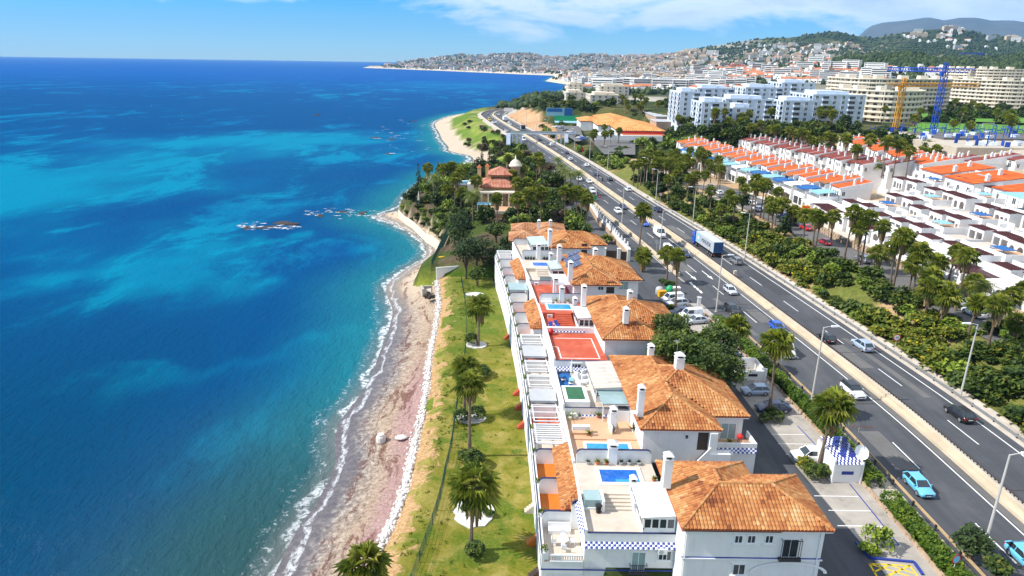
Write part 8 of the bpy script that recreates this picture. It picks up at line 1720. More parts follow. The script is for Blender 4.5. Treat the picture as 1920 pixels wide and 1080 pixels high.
# ------------------------------------------------------------------ vegetation
def leaf_quads(P,size,rg,droop=0.0):
 """n random leaf-sized quads about the points P (n,3)"""
 n = len(P); a = rg.uniform(0,2 * np.pi,n); e = rg.uniform(-.5,1.1,n); s = size * rg.uniform(.6,1.4,n)
 u = np.stack([np.cos(a) * np.cos(e),np.sin(a) * np.cos(e),np.sin(e) - droop],-1); b = a + np.pi / 2 + rg.uniform(-.6,.6,n)
 w = np.stack([np.cos(b),np.sin(b),rg.uniform(-.5,.5,n)],-1); u *= s[:,None]; w *= (s * .5)[:,None]
 V = np.stack([P - u * .5 - w * .5,P - u * .1 + w * .7,P + u * .6,P - u * .1 - w * .8],1).reshape(-1,3); Fq = np.arange(4 * n).reshape(n,4); return V,Fq
def clump_crown(name,lobes,n,size,m_,seed,inner=.55):
 """foliage: leaf quads through the outer shell of overlapping uneven lobes (cx,cy,cz,rx,ry,rz)"""
 rg = np.random.RandomState(seed); W = np.array([l[3] * l[4] + l[3] * l[5] for l in lobes]); k = rg.choice(len(lobes),n,p=W / W.sum()); Lb = np.array(lobes)[k]
 d = rg.normal(size=(n,3)); d /= np.linalg.norm(d,axis=1)[:,None]; d[:,2] = np.where(d[:,2] < -.35,-d[:,2],d[:,2]); r = inner + (1 - inner) * rg.uniform(0,1,n) ** .6
 nz_ = np.array([mnoise.noise(Vector(q * 2.1 + seed)) for q in d + Lb[:,:3] * .3]); r = r * (1 + .38 * nz_)
 P = Lb[:,:3] + d * Lb[:,3:6] * r[:,None]; V,Fq = leaf_quads(P,size,rg)
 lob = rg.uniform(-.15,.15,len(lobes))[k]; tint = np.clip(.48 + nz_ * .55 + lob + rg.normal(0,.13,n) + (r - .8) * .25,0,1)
 return np_mesh(name,V,Fq,[m_],False,tint)
def limbs_mesh(name,trunk,limbs,m_):
 a = MB(); a.tube(*trunk); [a.tube(p,r,5) for p,r in limbs]; return a.mesh(name,M[m_])
# palms: fan palms with a ball of fans, a hanging skirt of dry fronds and a thin ringed trunk
def fan_crown(seed,n=30,r=1.2):
 rg = random.Random(seed); a = MB()
 for i in range(n):
  az = i * 2.399 + rg.uniform(-.3,.3); el = math.radians(lerp(78,-38,(i + .5) / n) + rg.uniform(-9,9)); L_ = r * rg.uniform(.75,1.05); d = Vector((math.cos(az) * math.cos(el),math.sin(az) * math.cos(el),math.sin(el))); sd = Vector((-math.sin(az),math.cos(az),0)); up = sd.cross(d) * -1
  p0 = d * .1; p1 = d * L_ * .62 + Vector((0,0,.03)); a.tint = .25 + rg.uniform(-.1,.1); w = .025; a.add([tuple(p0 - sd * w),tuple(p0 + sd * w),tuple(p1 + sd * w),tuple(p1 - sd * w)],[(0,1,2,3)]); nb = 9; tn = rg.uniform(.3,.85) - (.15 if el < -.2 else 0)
  fl = rg.uniform(.62,.8) * r * .82;
  for k in range(nb):
   t = math.radians(-100 + 200 * (k + .5) / nb); dir_ = d * math.cos(t) + sd * math.sin(t); hw = .145 * fl
   q = p1 + dir_ * fl * (1 - .12 * abs(math.sin(t))); q.z -= .34 * fl * (.35 + abs(math.sin(t)) * .6) ; tip = q + dir_ * fl * .2; tip.z -= .24 * fl; pr = (sd * math.cos(t) - d * math.sin(t)) * hw; a.tint = min(1,max(0,tn + rg.uniform(-.12,.12)))
   mid = p1 + dir_ * fl * .55; mid.z += .05; a.add([tuple(p1),tuple(mid - pr * .8),tuple(tip),tuple(mid + pr * .8)],[(0,1,2),(0,2,3)])
 return a
def skirt(seed,n=16,r=1.0):
 rg = random.Random(seed); a = MB()
 for i in range(n):
  az = i * 2.399; x,y = math.cos(az),math.sin(az); L_ = r * rg.uniform(.6,1.1); sd = Vector((-y,x,0)); p0 = Vector((x * .12,y * .12,-.1)); p1 = Vector((x * .42,y * .42,-.35 - .1 * L_)); p2 = Vector((x * .38,y * .38,-.5 - L_)); a.tint = rg.random(); w = rg.uniform(.15,.3)
  a.add([tuple(p0 - sd * .06),tuple(p0 + sd * .06),tuple(p1 + sd * w),tuple(p1 - sd * w),tuple(p2 + sd * w * .5),tuple(p2 - sd * w * .5)],[(0,1,2,3),(3,2,4,5)])
 return a
FANS = [fan_crown(i,31).mesh('crown',M['palm_leaf']) for i in range(5)]; SKIRT = [skirt(i).mesh('dry_fronds',M['dry_frond']) for i in range(3)]
def trunk_me(h,seed,r=.2,lean=.0):
 rg = random.Random(seed); n = max(6,int(h / .7)); pts = []; rad = []; lx,ly = rg.uniform(-lean,lean),rg.uniform(-lean,lean)
 for i in range(n + 1): t = i / n; pts.append((lx * h * (t ** 1.6),ly * h * (t ** 1.6),h * t)); rad.append(r * (1.35 - .5 * min(1,t * 3) + .15 * (i % 2) * .35 - .22 * t))
 a = MB(); a.tube(pts,rad,7); return a.mesh('trunk',M['trunk']),Vector(pts[-1])
_tr = {}
NP = [0]
def fan_palm(x,y,z0,zc,label,grp=None,sc=1.0,fat=1.0,skirt_=True,cat='palm'):
 h = max(1.0,zc - z0); key = round(h / .8); NP[0] += 1; v_ = NP[0] % 3
 if (key,v_) not in _tr: _tr[(key,v_)] = trunk_me(key * .8 + .2,key * 3 + v_,.19,.07)
 me,top = _tr[(key,v_)]; t = empty('fan_palm',(x,y,z0),rnd(0,6.28),label,cat,grp); o = link('trunk',me,t); o.scale = (fat,fat,1); c_ = link('crown',FANS[NP[0] % 5],t,top); s_ = sc * rnd(.84,1.12); c_.scale = (s_,s_,s_); c_.rotation_euler = (rnd(-.12,.12),rnd(-.12,.12),rnd(0,6))
 if skirt_: k_ = link('dry_fronds',SKIRT[NP[0] % 3],t,top); k_.scale = (sc * 1.0,sc * 1.0,sc * rnd(.8,1.5))
 return t
def vert_z(p,ytop):                      # height of the point above ground point p seen at picture row ytop
 lo,hi = p.z,p.z + 38
 for _ in range(40):
  m_ = (lo + hi) / 2; dx,dy,dz = p.x,p.y,m_ - CAMZ; f = dy * _cp - dz * _sp; u = dy * _sp + dz * _cp; xr,yr = dx / f,u / f; yy = 540 - F * (-xr * _sr + yr * _cr)
  if yy > ytop: lo = m_
  else: hi = m_
 return lo
def palm_b(c_,x,yb,yc,z0,label,grp=None,sc=1.25,fat=1.0,o=None):
 p = c_(x,yb,z0); k = {c6: (480,680,2.7),c5: (480,380,3.375),k3: (1240,220,4.908),k4: (1560,240,4.5),k5: (1440,380,3.6),c4: (1300,600,2.25),cC: (1200,440,5.4),cD: (1060,290,6.354),c7: (740,260,4.5)}[c_]
 zc = vert_z(p,k[1] + yc / k[2]); return fan_palm(p.x,p.y,z0,min(max(zc,z0 + 1.6),z0 + 17),label,grp,sc,fat)
# lawn palms
for c_,x,yb,yc,lb,sc in ((c6,1088,950,640,'tall lawn palm nearest the camera, ball bush at its foot',1.95),(c6,1082,470,115,'tall thin lawn palm between two round clipped bushes',1.7),(c6,1055,262,25,'lawn palm rising from the far white gravel ring',1.6),(c5,1407,905,665,'short trunked palm on the far part of lawn',1.75)): palm_b(c_,x,yb,yc,-4,lb,None,sc,1.25)
p = at(683,1062,1.4); fan_palm(p.x,p.y,-5,1.4,'palm crown cut by the bottom edge beside the rubble',None,1.9,1.3)
# car park palms
for c_,x,yb,yc,lb,sc in ((c4,318,400,95,'tall car park palm between ball bushes and dark saloon',1.75),(c4,526,632,375,'palm leaning over the hedge beside the tiled hut',1.8),(c4,160,215,25,'car park palm next to the round dark tree',1.55),(cC,270,490,185,'left one of the twin palms by the bins',1.6),(cC,356,745,230,'right one of the twin palms over the parked crossover',1.6),(cD,885,1078,690,'lone tall palm beside the coast lane',1.9),(cC,20,375,255,'short bushy palm on the paved turning island',1.6)): palm_b(c_,x,yb,yc,0,lb,None,sc,1.1)
fan_palm(*at(1205,497,0).xy,0,2.6,'squat broad palm on the turning island kerb',None,1.7,1.6,False)
# palms along the frontage street
GP = 'fan palms along the frontage street'; k5l = [(25,180,40),(80,130,25),(160,150,85),(235,265,85),(300,290,95),(322,285,120),(422,270,95),(510,400,75),(600,420,190),(628,420,120),(715,470,340),(735,470,180),(820,575,300),(842,580,245),(862,500,270),(940,635,410),(970,640,340),(1055,780,570),(1078,700,500),(1125,540,420),(1160,820,640),(1182,780,600),(1215,540,340),(1262,740,350),(1370,700,560),(1345,900,690),(1478,990,690),(1600,860,650),(1642,970,800),(1700,760,590)]
k3l = [(320,580,345),(380,500,385),(432,560,435),(490,550,470),(618,500,405),(800,540,485),(545,950,840),(600,890,705),(662,950,760),(450,850,690),(820,900,570),(850,930,650),(910,930,610),(935,940,640),(978,960,780),(1020,990,800),(1042,1000,815),(1065,760,695),(1200,1000,880),(715,720,590),(760,800,660)]
for i,q in enumerate(sorted(k5l)): palm_b(k5,*q,3.6 if q[0] < 900 or q[1] < 600 else 3.3,'%s fan palm from the far end of near street row' % (ORD[i] if i else 'first'),GP,1.62,1.15)
for i,q in enumerate(sorted(k3l)): palm_b(k3,*q,3.6,'%s fan palm of the farther street row before the shops' % (ORD[i] if i else 'first'),GP,1.55)
GBk = 'tall palms between the two rows of houses'
rowk3 = [(600,230,45),(630,235,60),(700,250,40),(745,260,30),(790,280,85),(850,270,95),(885,280,60),(950,310,110),(1020,330,110),(1145,370,130),(1200,360,150),(1255,390,150),(1312,380,165),(1370,400,215),(1425,400,225),(1480,440,185),(1545,440,190),(1562,400,210),(1665,480,215),(1762,500,295)]
for i,q in enumerate(rowk3): palm_b(k3,*q,7.5,'%s tall palm behind the orange roofs from the far end' % (ORD[i] if i else 'first'),GBk,1.75)
rowk4 = [(95,320,85),(300,360,95),(175,370,185),(390,260,125),(415,420,115),(510,420,150),(532,400,135),(620,430,185),(715,340,205),(800,340,215),(865,300,175),(888,260,190),(970,190,110),(1205,260,195),(1482,230,175),(370,400,315),(432,380,310)]
for i,q in enumerate(sorted(rowk4)): palm_b(k4,*q,8.5,'%s tall palm above the terrace flats from the left' % (ORD[i] if i else 'first'),GBk,1.8)
# palm grove by the slip road
GG = 'dense palm grove by the slip road'
for i in range(40):
 x = rnd(790,1440); y = rnd(215,385); p = cD(x,y,1.5); g_ = gz1(p.x,p.y); fan_palm(p.x,p.y,min(g_,3) - .1,rnd(7.5,10.5),'slender fan palm in the crowded grove by the slip road',GG,1.5)
for i in range(16): p = at(rnd(1250,1350),rnd(312,378),3.6); fan_palm(p.x,p.y,3.5,rnd(9,13),'fan palm at the far end of the frontage street','palms at the far end of the frontage street',1.5)
for i in range(9): p = at(rnd(1108,1160),rnd(262,286),3); fan_palm(p.x,p.y,2,rnd(9,12),'palm standing before the supermarket front','palms before the supermarket',1.5)
# headland garden palms
GM = 'fan palms of the headland garden'; DP = 'date palms of the headland garden'
def feather_crown(seed,n=34,L_=2.6):
 rg = random.Random(seed); a = MB()
 for i in range(n):
  az = i * 2.399; el = math.radians(lerp(75,-10,(i + .5) / n)); d = Vector((math.cos(az),math.sin(az),0)); sd = Vector((-math.sin(az),math.cos(az),0)); pts = []; el_ = el; p = Vector((0,0,0)); ns = 6
  for k in range(ns + 1): pts.append(p.copy()); p = p + (d * math.cos(el_) + Vector((0,0,math.sin(el_)))) * L_ / ns; el_ -= .30
  tn = rg.uniform(.2,.75)
  for k in range(1,ns + 1):
   t = k / ns; w = .62 * math.sin(math.pi * min(.95,t * .85 + .12));
   for s_ in (-1,1):
    for j in (0,.5): q = pts[k - 1].lerp(pts[k],j); e = q + sd * s_ * w + (pts[k] - pts[k - 1]) * .9; e.z -= w * .45; a.tint = min(1,max(0,tn + rg.uniform(-.15,.1))); b_ = q + (pts[k] - pts[k - 1]) * .22; a.add([tuple(q),tuple(e),tuple(b_)],[(0,1,2)])
 return a
FEATH = [feather_crown(i).mesh('crown',M['palm_leaf']) for i in range(3)]
def date_palm(x,y,z0,zc,label,sc=1.4,grp=None):
 me,top = trunk_me(zc - z0,int(x * 7) % 50,.27,.03); t = empty('date_palm',(x,y,z0),rnd(0,6),label,'palm',grp); link('trunk',me,t); c_ = link('crown',FEATH[int(abs(x)) % 3],t,top); c_.scale = (sc,sc,sc); return t
for i,(x,y) in enumerate(((275,250),(475,240),(405,262),(545,285),(335,320),(220,370),(165,385),(270,505),(322,515),(372,495),(450,440),(555,460),(420,395),(870,500),(1050,505),(1150,470),(1240,470),(1450,460),(1502,470),(1542,455),(1582,485),(1640,515),(960,165),(1050,140),(1200,155),(1235,195),(1060,265),(1050,385),(1122,395),(350,610),(300,560),(500,350),(1010,310),(690,350))):
 zc = 8.5 + (i * 37 % 10) * .22 - (4.5 if y > 420 and x < 620 else 0); p = c7(x,y,zc)
 if float(shore_d(np.array([p.x]),np.array([p.y]))[0]) < 8: continue
 z0 = min(gz1(p.x,p.y),.2) - .1; fan_palm(p.x,p.y,max(z0,-6),zc,'fan palm among the dark trees of the headland garden' if i < 14 or 22 <= i < 29 else 'fan palm near the pale pool side of the headland garden' if i > 28 else 'fan palm along the lane side of the headland garden',GM,1.75,1.0)
for i,(x,y,s) in enumerate(((660,480,1.7),(1400,235,1.5),(1440,275,1.6),(1490,310,1.5),(1380,180,1.3),(1550,300,1.5),(330,330,1.5))): p = c7(x,y,7.5); date_palm(p.x,p.y,-.2,7.5,'feathery date palm in the headland garden',s,DP)
p = k5(1370,700,3.5)
p = k5(1405,720,3.4); date_palm(p.x,p.y,3.3,vert_z(p,380 + 570 / 3.6),'feathery date palm by the iron gate on the street',1.35)
# shrubs and trees: a few crowns of each kind, copied with their own turn and size
def shrub_set(m_,seed,n=420,size=.34):
 rg = np.random.RandomState(seed); out = []
 for k in range(4):
  lobes = [(rg.uniform(-.6,.6),rg.uniform(-.6,.6),rg.uniform(.45,.85),rg.uniform(.5,.9),rg.uniform(.5,.9),rg.uniform(.45,.8)) for _ in range(5)]; out.append(clump_crown('crown',lobes,n,size,M[m_],seed * 10 + k))
 return out
SH = {k: shrub_set(k,i + 1) for i,k in enumerate(('scrub_leaf','leaf','dark_leaf','bright_leaf','yellow_leaf','dry_leaf'))}
stem_me = (lambda a: (a.tube([(0,0,-.3),(.05,0,.4),(.1,.05,.9)],[.09,.07,.04],5),a.tube([(0,0,.1),(-.25,.1,.7)],[.05,.03],4),a.mesh('stem',M['bark']))[2])(MB())
NS = [0]
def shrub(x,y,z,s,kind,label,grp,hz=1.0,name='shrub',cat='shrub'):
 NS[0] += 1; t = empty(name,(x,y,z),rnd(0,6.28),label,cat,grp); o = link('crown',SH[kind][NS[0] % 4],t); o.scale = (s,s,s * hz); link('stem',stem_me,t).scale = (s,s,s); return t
BK = {'scrub_leaf': 'dark green shrub on the bank between highway and street','leaf': 'deep green shrub on the bank between highway and street','yellow_leaf': 'yellow flowering shrub on the bank between highway and street','bright_leaf': 'fresh green shrub on the bank between highway and street','dry_leaf': 'dry brown shrub on the bank between highway and street'}
y = 66.0; i = 0
while y < 236:
 for s_ in (16.6,19.4,22.2,24.8):
  xx = rnd(-.9,.9); yy = y + rnd(-1.2,1.2); p,_ = road_pt(yy,s_ + xx); n_ = fbm(np.array([p.x / 13.0]),np.array([p.y / 13.0]),61,2)[0]
  if n_ < .27 and s_ > 18: continue
  if s_ > 24 and (random.random() < .35): continue
  k = 'yellow_leaf' if n_ > .63 else 'bright_leaf' if n_ > .53 and random.random() < .4 else ('scrub_leaf','leaf')[i % 2]
  if random.random() < .03: k = 'dry_leaf'
  shrub(p.x,p.y,gz1(p.x,p.y) - .1,rnd(.9,2.3),k,BK[k],'shrubs on the highway bank',rnd(.7,1.3),'bank_shrub'); i += 1
 y += 2.75
GA_ = {'leaf': 'green bush filling the headland garden','dark_leaf': 'dark bush filling the headland garden','bright_leaf': 'bright green bush filling the headland garden','dry_leaf': 'bare brown bush in the headland garden','scrub_leaf': 'scrubby bush filling the headland garden'}
pts = 0; k_ = 0
while pts < 190 and k_ < 3000:
 k_ += 1; y = rnd(163,318); x = rnd(-46,34); s_ = x - float(XL(y)); d = float(shore_d(np.array([x]),np.array([y]))[0])
 if d < 8 or s_ > -11 or (-13 < x < 6 and 203 < y < 239) or (-3 < x < 14 and 158 < y < 179) or (x > 3.5 + estate_dx(y) and y < 163) or (x > 22 - (y - 160) * .02 and y < 232) or (-22 < x < -5 and 160 < y < 186): continue
 if -8 < x < 5 and y < 205: kk = ('dark_leaf','leaf','bright_leaf')[pts % 3]
 else: kk = ('dark_leaf','leaf','dark_leaf','scrub_leaf','bright_leaf','dry_leaf' if y > 240 and x > -5 else 'leaf')[pts % 6]
 s = rnd(1.5,2.7); shrub(x,y,max(gz1(x,y),-4) - .2,s,kk,GA_[kk],'bushes of the headland garden',rnd(.9,1.6),'garden_bush','bush'); pts += 1
for i in range(34):
 p = c7(rnd(115,430),rnd(490,770),-2.0); d = float(shore_d(np.array([p.x]),np.array([p.y]))[0])
 if d > 6.5: kk = ('leaf','bright_leaf','dark_leaf','scrub_leaf')[i % 4]; shrub(p.x,p.y,gz1(p.x,p.y) - .2,rnd(1.0,2.0),kk,GA_[kk],'bushes of the headland garden',rnd(.8,1.2),'garden_bush','bush')
for i in range(70):
 y = rnd(186,262); sx = float(np.interp(y,[p.y for p in shp],[p.x for p in shp])) if y < 242 else -46; x = sx + rnd(5.2,10); d = float(shore_d(np.array([x]),np.array([y]))[0])
 if 5.3 < d < 9.5: kk = ('bright_leaf','leaf','scrub_leaf')[i % 3]; shrub(x,y,gz1(x,y) - .1,rnd(.8,1.5),kk,GA_[kk],'bushes of the headland garden',rnd(.7,1.1),'garden_bush','bush')
# larger trees, each with trunk, limbs and crown
def tree(x,y,z0,h,r,kind,label,seed,n=2600,size=.34,name='tree',grp=None,shape='round'):
 rg = np.random.RandomState(seed); lobes = []
 if shape == 'round':
  for k in range(17): a = k * 2.4; q = .72 * math.sqrt((k + .3) / 17); lobes.append((math.cos(a) * r * q,math.sin(a) * r * q,h * rg.uniform(.42,.78),r * rg.uniform(.32,.52),r * rg.uniform(.32,.52),h * rg.uniform(.17,.28)))
 elif shape == 'cone':
  for k in range(9): t = k / 8; lobes.append((rg.uniform(-.1,.1) * r,rg.uniform(-.1,.1) * r,h * lerp(.15,.95,t),r * (1.05 - .85 * t),r * (1.05 - .85 * t),h * .10))
 else:
  for k in range(12): a = k * 2.4; t = k / 11; q = rg.uniform(.1,.5) * (1 - .4 * t); lobes.append((math.cos(a) * r * q,math.sin(a) * r * q,h * lerp(.22,.9,t),r * rg.uniform(.4,.6) * (1.1 - .5 * t),r * rg.uniform(.4,.6) * (1.1 - .5 * t),h * .13))
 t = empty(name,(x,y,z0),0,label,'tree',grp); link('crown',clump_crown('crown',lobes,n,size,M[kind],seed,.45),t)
 lim = [([(0,0,h * .25),(l[0] * .6,l[1] * .6,l[2] * .75),(l[0],l[1],l[2])],[.12,.08,.04]) for l in lobes[:8]]; link('trunk',limbs_mesh('trunk',([(0,0,-.4),(.05,0,h * .25),(0,.05,h * .6)],[.32,.25,.12],7),lim,'bark'),t); return t
tree(25.6,87.6,-.1,11.2,7.4,'leaf','big round dense green tree between the third house and the car park',5,26000,.40)
for i,(x,y,zt,r,kind,lab,shp) in enumerate(((575,700,11,4.6,'dark_leaf','tall dark pine in front of the mansion by the mesh fence','tall'),(500,640,8,3.6,'leaf','dark tree left of the tall pine near the beach wall','tall'),(690,870,6,4.4,'dark_leaf','broad dark tree beside the blue garden pool','round'),(600,900,6,4.0,'dark_leaf','dark bushy tree under the tall pine at lawn end','round'),(855,760,5,3.2,'leaf','neat round green tree on the little garden lawn','round'),(900,920,4.5,3.4,'dark_leaf','dark sprawling tree next to old bungalow roof','round'),(960,860,4.5,2.4,'dark_leaf','small dark tree against the bungalow tiles','round'),
 (735,150,9,1.5,'dark_leaf','slim cypress left of the mansion chimneys','cone'),(800,130,10,1.6,'dark_leaf','taller slim cypress right of its neighbour behind mansion','cone'),(700,210,8,4.2,'dark_leaf','broad dark conifer beside the two cypresses','tall'),(200,270,8,1.7,'dark_leaf','small cone tree at seaward tip of headland','cone'),(1310,220,7,3.2,'dry_leaf','leafless brown tree among the garden palms','round'),(1380,640,5,2.6,'dry_leaf','reddish brown shrub tree near the lane wall','round'),(1100,560,6,3.2,'bright_leaf','bright green tree right of the mansion terrace','round'),(1330,560,6,3.4,'leaf','dark green tree by the mansion courtyard','round'),(1290,460,6,2.6,'bright_leaf','yellow green tree above the courtyard','tall'))):
 p = c7(x,y,zt * .7); z0 = max(min(gz1(p.x,p.y),.1),-4.3); tree(p.x,p.y,z0 - .1,zt - z0,r,kind,lab,20 + i,1500 if shp != 'cone' else 700,.5,shape=shp)
# clipped ball bushes on the lawn, gravel rings
def ball(p,r,label,kind='leaf',grp=None,z=None):
 k = (kind,'ball')
 if k not in _tr: _tr[k] = clump_crown('crown',[(0,0,.8,.95,.95,.85)],900,.22,M[kind],77,.82)
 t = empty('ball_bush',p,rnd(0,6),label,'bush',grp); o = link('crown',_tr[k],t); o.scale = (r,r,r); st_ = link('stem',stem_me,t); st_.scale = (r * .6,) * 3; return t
for c_,x,y,r,lb in ((c6,1038,290,1.25,'left clipped ball bush of the pair on far gravel ring'),(c6,1117,275,1.25,'right clipped ball bush of the pair on far gravel ring'),(c6,1060,490,1.05,'smaller clipped bush beside the thin lawn palm'),(c6,1103,510,1.35,'larger clipped bush beside the thin lawn palm'),(c6,1112,970,1.1,'clipped ball bush at the foot of the nearest lawn palm'),(c6,1160,60,1.0,'ball bush right of the trio by the garden steps'),(c6,1135,75,.9,'ball bush left of the trio by the garden steps'),(c6,1150,40,.9,'ball bush behind the trio by the garden steps'),(c5,1365,885,1.3,'round bush by the white ring under far lawn palm')): p = c_(x,y + 12,-4.05); ball(p,r,lb)
for c_,x,y,r,lb in ((c4,296,430,.75,'left ball bush under the car park palm'),(c4,350,428,.95,'right ball bush under the car park palm'),(c4,322,400,.8,'ball bush behind the pair under car park palm'),(c4,150,250,.9,'ball bush beside the white bin enclosure'),(c4,185,255,.85,'ball bush at the corner of the white bin enclosure')): p = c_(x,y,0); ball(p,r,lb)
p = c4(505,668,0);
for dx,dy,r,kd,lb in ((0,0,1.15,'leaf','clipped green bush at the corner of the hut planter'),(1.6,.4,1.0,'leaf','clipped bush against the white hut wall'),(-.2,1.7,1.0,'yellow_leaf','orange tinged clipped bush behind the hut planter')): ball(Vector((p.x + dx,p.y + dy,0)),r,lb,kd)
for i,(c_,x,y,rx,ry,lb) in enumerate(((c6,1105,755,2.3,2.9,'white gravel ring with small plants on near lawn'),(c6,1085,282,2.3,1.4,'white gravel ring under the paired ball bushes'),(c5,1395,900,1.9,1.7,'white gravel ring under the far lawn palm'),(c5,1385,580,2.0,1.3,'white gravel ring at the far end of the lawn'))):
 p = c_(x,y,-4.0); a = MB(); n = 26; ring = [(p.x + rx * math.cos(2 * math.pi * k / n) * (1 + .09 * math.sin(3 * k)),p.y + ry * math.sin(2 * math.pi * k / n) * (1 + .08 * math.cos(2 * k))) for k in range(n)]; a.prism(ring,-4.1,-3.92); o = a.build('gravel_bed',M['pebbles']); tag(o,lb,'gravel bed',None,'thing')
for x,y,lb in ((1130,750,'small agave on the near white gravel ring'),(1055,750,'leafy plant on left of near white gravel ring'),(1180,770,'low plant just outside near white gravel ring')): p = c6(x,y,-3.95); shrub(p.x,p.y,-4.0,.6,'leaf',lb,None,.9,'small_plant','plant')
p = c5(1400,525,-4); tree(p.x,p.y,-4.1,4.6,2.4,'leaf','small round garden tree at far end of lawn',61,1100,.4)
# hedge along the car park
t = empty('hedge',(41,80,0),0,'long clipped green hedge between car park and highway','hedge'); rg = np.random.RandomState(3); P = []
for y in np.arange(44,119,.011):
 if 63.8 < y < 66.2: continue
 u = rg.rand(); wv = .09 * math.sin(y * 1.9) + .07 * math.sin(y * 4.3)
 so,zz = (-.88 - wv,rg.uniform(.0,1.3)) if u < .33 else (.7 + wv,rg.uniform(.0,1.3)) if u < .6 else (rg.uniform(-.86,.7),1.32 + wv + rg.uniform(-.1,.12))
 p,_ = road_pt(y,-10.95 + so); P.append((p.x,p.y,zz))
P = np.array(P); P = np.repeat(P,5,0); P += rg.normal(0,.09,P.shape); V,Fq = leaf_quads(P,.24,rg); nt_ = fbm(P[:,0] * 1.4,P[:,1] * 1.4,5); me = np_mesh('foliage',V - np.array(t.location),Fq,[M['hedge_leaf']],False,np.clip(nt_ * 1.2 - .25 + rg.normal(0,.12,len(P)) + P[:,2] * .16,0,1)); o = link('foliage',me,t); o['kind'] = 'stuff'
a = MB(); wall_strip(a,ROADC,-11.55,-10.35,-.1,1.2,44,63.8); wall_strip(a,ROADC,-11.55,-10.35,-.1,1.2,66.2,119); a.build('branches',M['hedge_leaf'],t)
p = cA(900,960,0); tree(p.x,p.y,-.1,3.6,1.9,'dark_leaf','dark bush tree at hedge end beside bottom right lamp',71,1100,.34); p = cA(1095,1130,0); tree(p.x,p.y,-.1,2.8,1.4,'scrub_leaf','small bush at bottom edge by the highway',72,600,.34)
p = cA(185,850,.1); shrub(p.x,p.y,0,1.0,'bright_leaf','spiky tall plant in the blue kerbed island',None,1.6,'island_plant','plant'); p = cA(130,890,.1); shrub(p.x,p.y,0,.9,'bright_leaf','lush low plant in the blue kerbed island',None,.7,'island_plant','plant')
for x,y,s,lb in ((215,490,.9,'left green shrub by the twin palms'),(265,510,.9,'middle green shrub by the twin palms'),(320,520,.9,'right green shrub by the twin palms'),(300,760,.8,'green bush beside the silver parked crossover')): p = cC(x,y,0); shrub(p.x,p.y,0,s,'leaf',lb,None,.9)
p = c3(930,260,.5); shrub(p.x,p.y,-.2,1.6,'yellow_leaf','yellow green bush against the stone based lane wall',None,1.1)
# park strip by the street
for x,y,s,hz,kd,lb in ((1265,850,2.1,.55,'bright_leaf','large flat clipped green hedge by the street palms'),(1250,800,1.6,.6,'leaf','dark clipped hedge behind the large flat one'),(1418,890,1.1,.7,'bright_leaf','small umbrella shaped tree near the lamp post'),(560,418,1.1,.7,'bright_leaf','small clipped light green hedge before the street'),(580,460,1.6,.6,'bright_leaf','larger clipped light green hedge before the street'),(515,430,1.0,.7,'leaf','dark ball hedge beside the clipped light ones'),(690,530,2.4,1.0,'leaf','broad leaved shrub cluster on the dry park strip'),(640,560,1.6,.9,'bright_leaf','light green shrub beside the broad leaved cluster'),(1120,690,1.3,.8,'yellow_leaf','lime green ball shrub between palm trunks'),(1560,890,2.2,1.0,'scrub_leaf','rough shrub near the lowest street palms'),(1680,960,2.2,1.0,'bright_leaf','bright shrub at right edge of the park strip'),(995,640,1.2,.7,'leaf','flat topped shrub on the dry park strip'),(420,370,1.6,1.1,'leaf','green shrub by the parked red hatchback')): p = k5(x,y,3.4); shrub(p.x,p.y,3.2,s,kd,lb,None,hz)
p = k5(110,230,3.2); tree(p.x,p.y,3.1,6.0,2.8,'dark_leaf','dark conifer on the bank above the blue lorry',81,1500,.42,shape='tall'); p = k3(740,880,3.2); tree(p.x,p.y,3.0,6.5,2.6,'dark_leaf','dark round tree among the street palms',82,1300,.45)
for i,(x,y) in enumerate(((1545,1060),(1530,1050),(1560,1045))): p = k5(x,y,2.4);
# middle-distance trees: where the ground shows in these parts of the picture
UG = []
MK = (('dark scrub on the headland above the far bend',930,1100,186,208,62,('dark_leaf','scrub_leaf','leaf'),2.2,3.6),('green bush on the verge beyond the footbridge',1075,1180,285,318,40,('bright_leaf','scrub_leaf','leaf'),1.4,2.4),('dark tree beside the supermarket car park',1000,1075,238,262,22,('leaf','scrub_leaf','bright_leaf'),1.6,2.6),('tree behind the supermarket and brown hall',1090,1260,196,228,70,('leaf','scrub_leaf','dark_leaf','bright_leaf'),2.4,4.0),('tree between the brown hall and the orange row',1180,1290,244,290,60,('leaf','dark_leaf','bright_leaf'),2.0,3.4),
  ('tree below the pale apartment blocks',1240,1580,228,262,90,('leaf','dark_leaf','scrub_leaf'),2.2,3.4),('tree round the cream crescents and pitch',1570,1920,214,250,80,('leaf','dark_leaf','scrub_leaf'),2.2,3.6),('tree at the edge of the building site',1600,1760,248,285,36,('leaf','dark_leaf'),2.0,3.2),('tree in the park beyond the bright pitch',1740,1920,196,232,46,('leaf','dark_leaf'),2.6,4.2),('green bush behind the orange row',1270,1420,250,300,30,('leaf','scrub_leaf'),2.0,3.0),('shrub on grassy seaward slope',870,960,230,300,26,('scrub_leaf','dry_leaf'),1.2,2.4),('brown scrub below the footbridge',900,1000,270,300,34,('dry_leaf','scrub_leaf','leaf'),1.8,3.0),('dark palm grove undergrowth',1190,1300,330,372,40,('leaf','dark_leaf'),1.6,2.6),('dense bush between the houses uphill',1400,1640,262,300,34,('leaf','dark_leaf'),1.6,2.6))
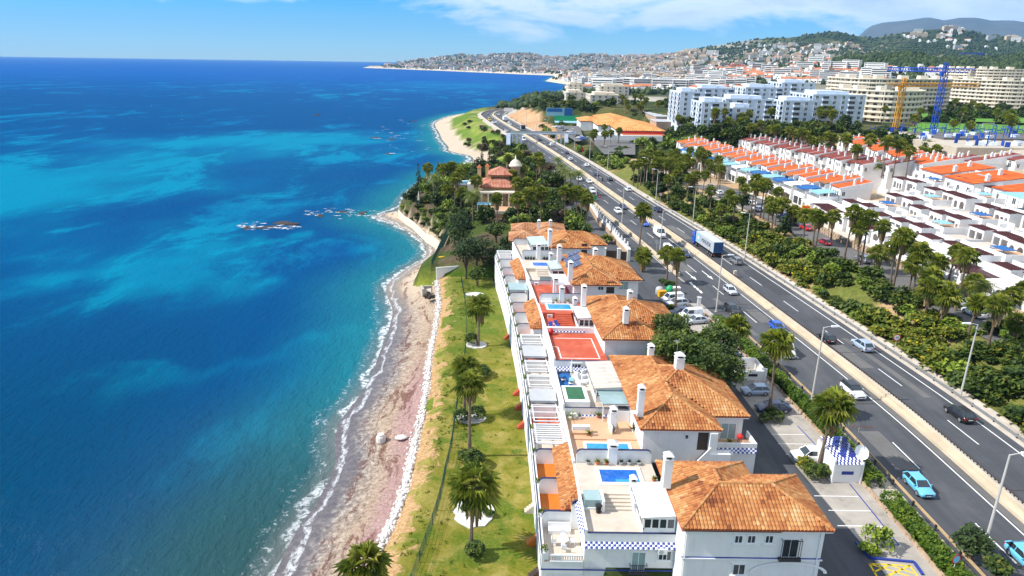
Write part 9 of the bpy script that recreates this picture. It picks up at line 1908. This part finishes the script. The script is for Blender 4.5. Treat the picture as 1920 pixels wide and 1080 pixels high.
for lb,x0,x1,y0,y1,n,kinds,s0,s1 in MK:
 px = np.array([rnd(x0,x1) for _ in range(n)]); py = np.array([rnd(y0,y1) for _ in range(n)]); X_,Y_,R_ = march(px,py,120,1600,700); d = shore_d(X_,Y_)
 for j in range(n):
  if R_[j] < 0 or d[j] < 12: continue
  x,y = float(X_[j]),float(Y_[j]); s_ = x - float(XL(min(y,637)))
  if -13 < s_ < 15.5 and y < 640: continue
  if (43 < x < 88 and 392 < y < 527) or (86 < x < 110 and 430 < y < 524) or (26 < x < 58 and 380 < y < 470 and s_ > 15): continue
  if 175 < x < 265 and 271 < y < 337: continue
  if 195 < x < 340 and 338 < y < 410: continue
  if j % 2: UG.append((x,y,gz1(x,y) - .3,rnd(s0,s1),kinds[j % len(kinds)])); continue
  shrub(x,y,gz1(x,y) - .3,rnd(s0,s1),kinds[j % len(kinds)],lb,'bushes: ' + lb,rnd(.9,1.4),'bush','bush')
for lb,x0,x1,y0,y1,n in (('palm below the pale apartment blocks',1260,1560,232,256,20),('palm by the pitch and cream flats',1590,1900,215,262,18),('palm behind the supermarket',1150,1260,200,232,10)):
 px = np.array([rnd(x0,x1) for _ in range(n)]); py = np.array([rnd(y0,y1) for _ in range(n)]); X_,Y_,R_ = march(px,py,120,1600,700)
 for j in range(n):
  if R_[j] > 0:
   z = gz1(float(X_[j]),float(Y_[j])); fan_palm(float(X_[j]),float(Y_[j]),z - .2,z + rnd(6,10),lb,'palms: ' + lb,1.7)
for kd in sorted(set(u[4] for u in UG)):
 src = SH[kd][0]; sv,sf = mesh_np(src); tn = np.empty(len(src.polygons)); src.attributes['tint'].data.foreach_get('value',tn); pl = [(u[0],u[1],u[2],u[3],u[3],u[3] * rnd(.9,1.4),rnd(0,6.3)) for u in UG if u[4] == kd]
 V,Fc = scatter_np(sv,sf,pl); me = np_mesh('undergrowth',V,Fc,[M[kd]],False,np.tile(tn,len(pl))); o = link('undergrowth',me); tag(o,'mixed bushes filling the ground between the farther buildings',None,None,'stuff')
# ------------------------------------------------------------------ tell look-alikes apart by their order in the row
from collections import defaultdict
def screen_x(o):
 q = o.matrix_basis.translation; dx,dy,dz = q.x,q.y,q.z - CAMZ; f = dy * _cp - dz * _sp; return dx / max(f,.1)
same = defaultdict(list)
for o in COL.objects:
 if o.parent is None and o.get('label') and o.get('category'): same[o['label']].append(o)
for lab,os_ in same.items():
 if 1 < len(os_) <= 69 and len(lab.split()) <= 12:
  os_.sort(key=screen_x); n = len(os_)
  for i,o in enumerate(os_):
   o['label'] = ('leftmost' if i == 0 else 'rightmost' if i == n - 1 else ORD[i] + ' from the left') + ' ' + lab
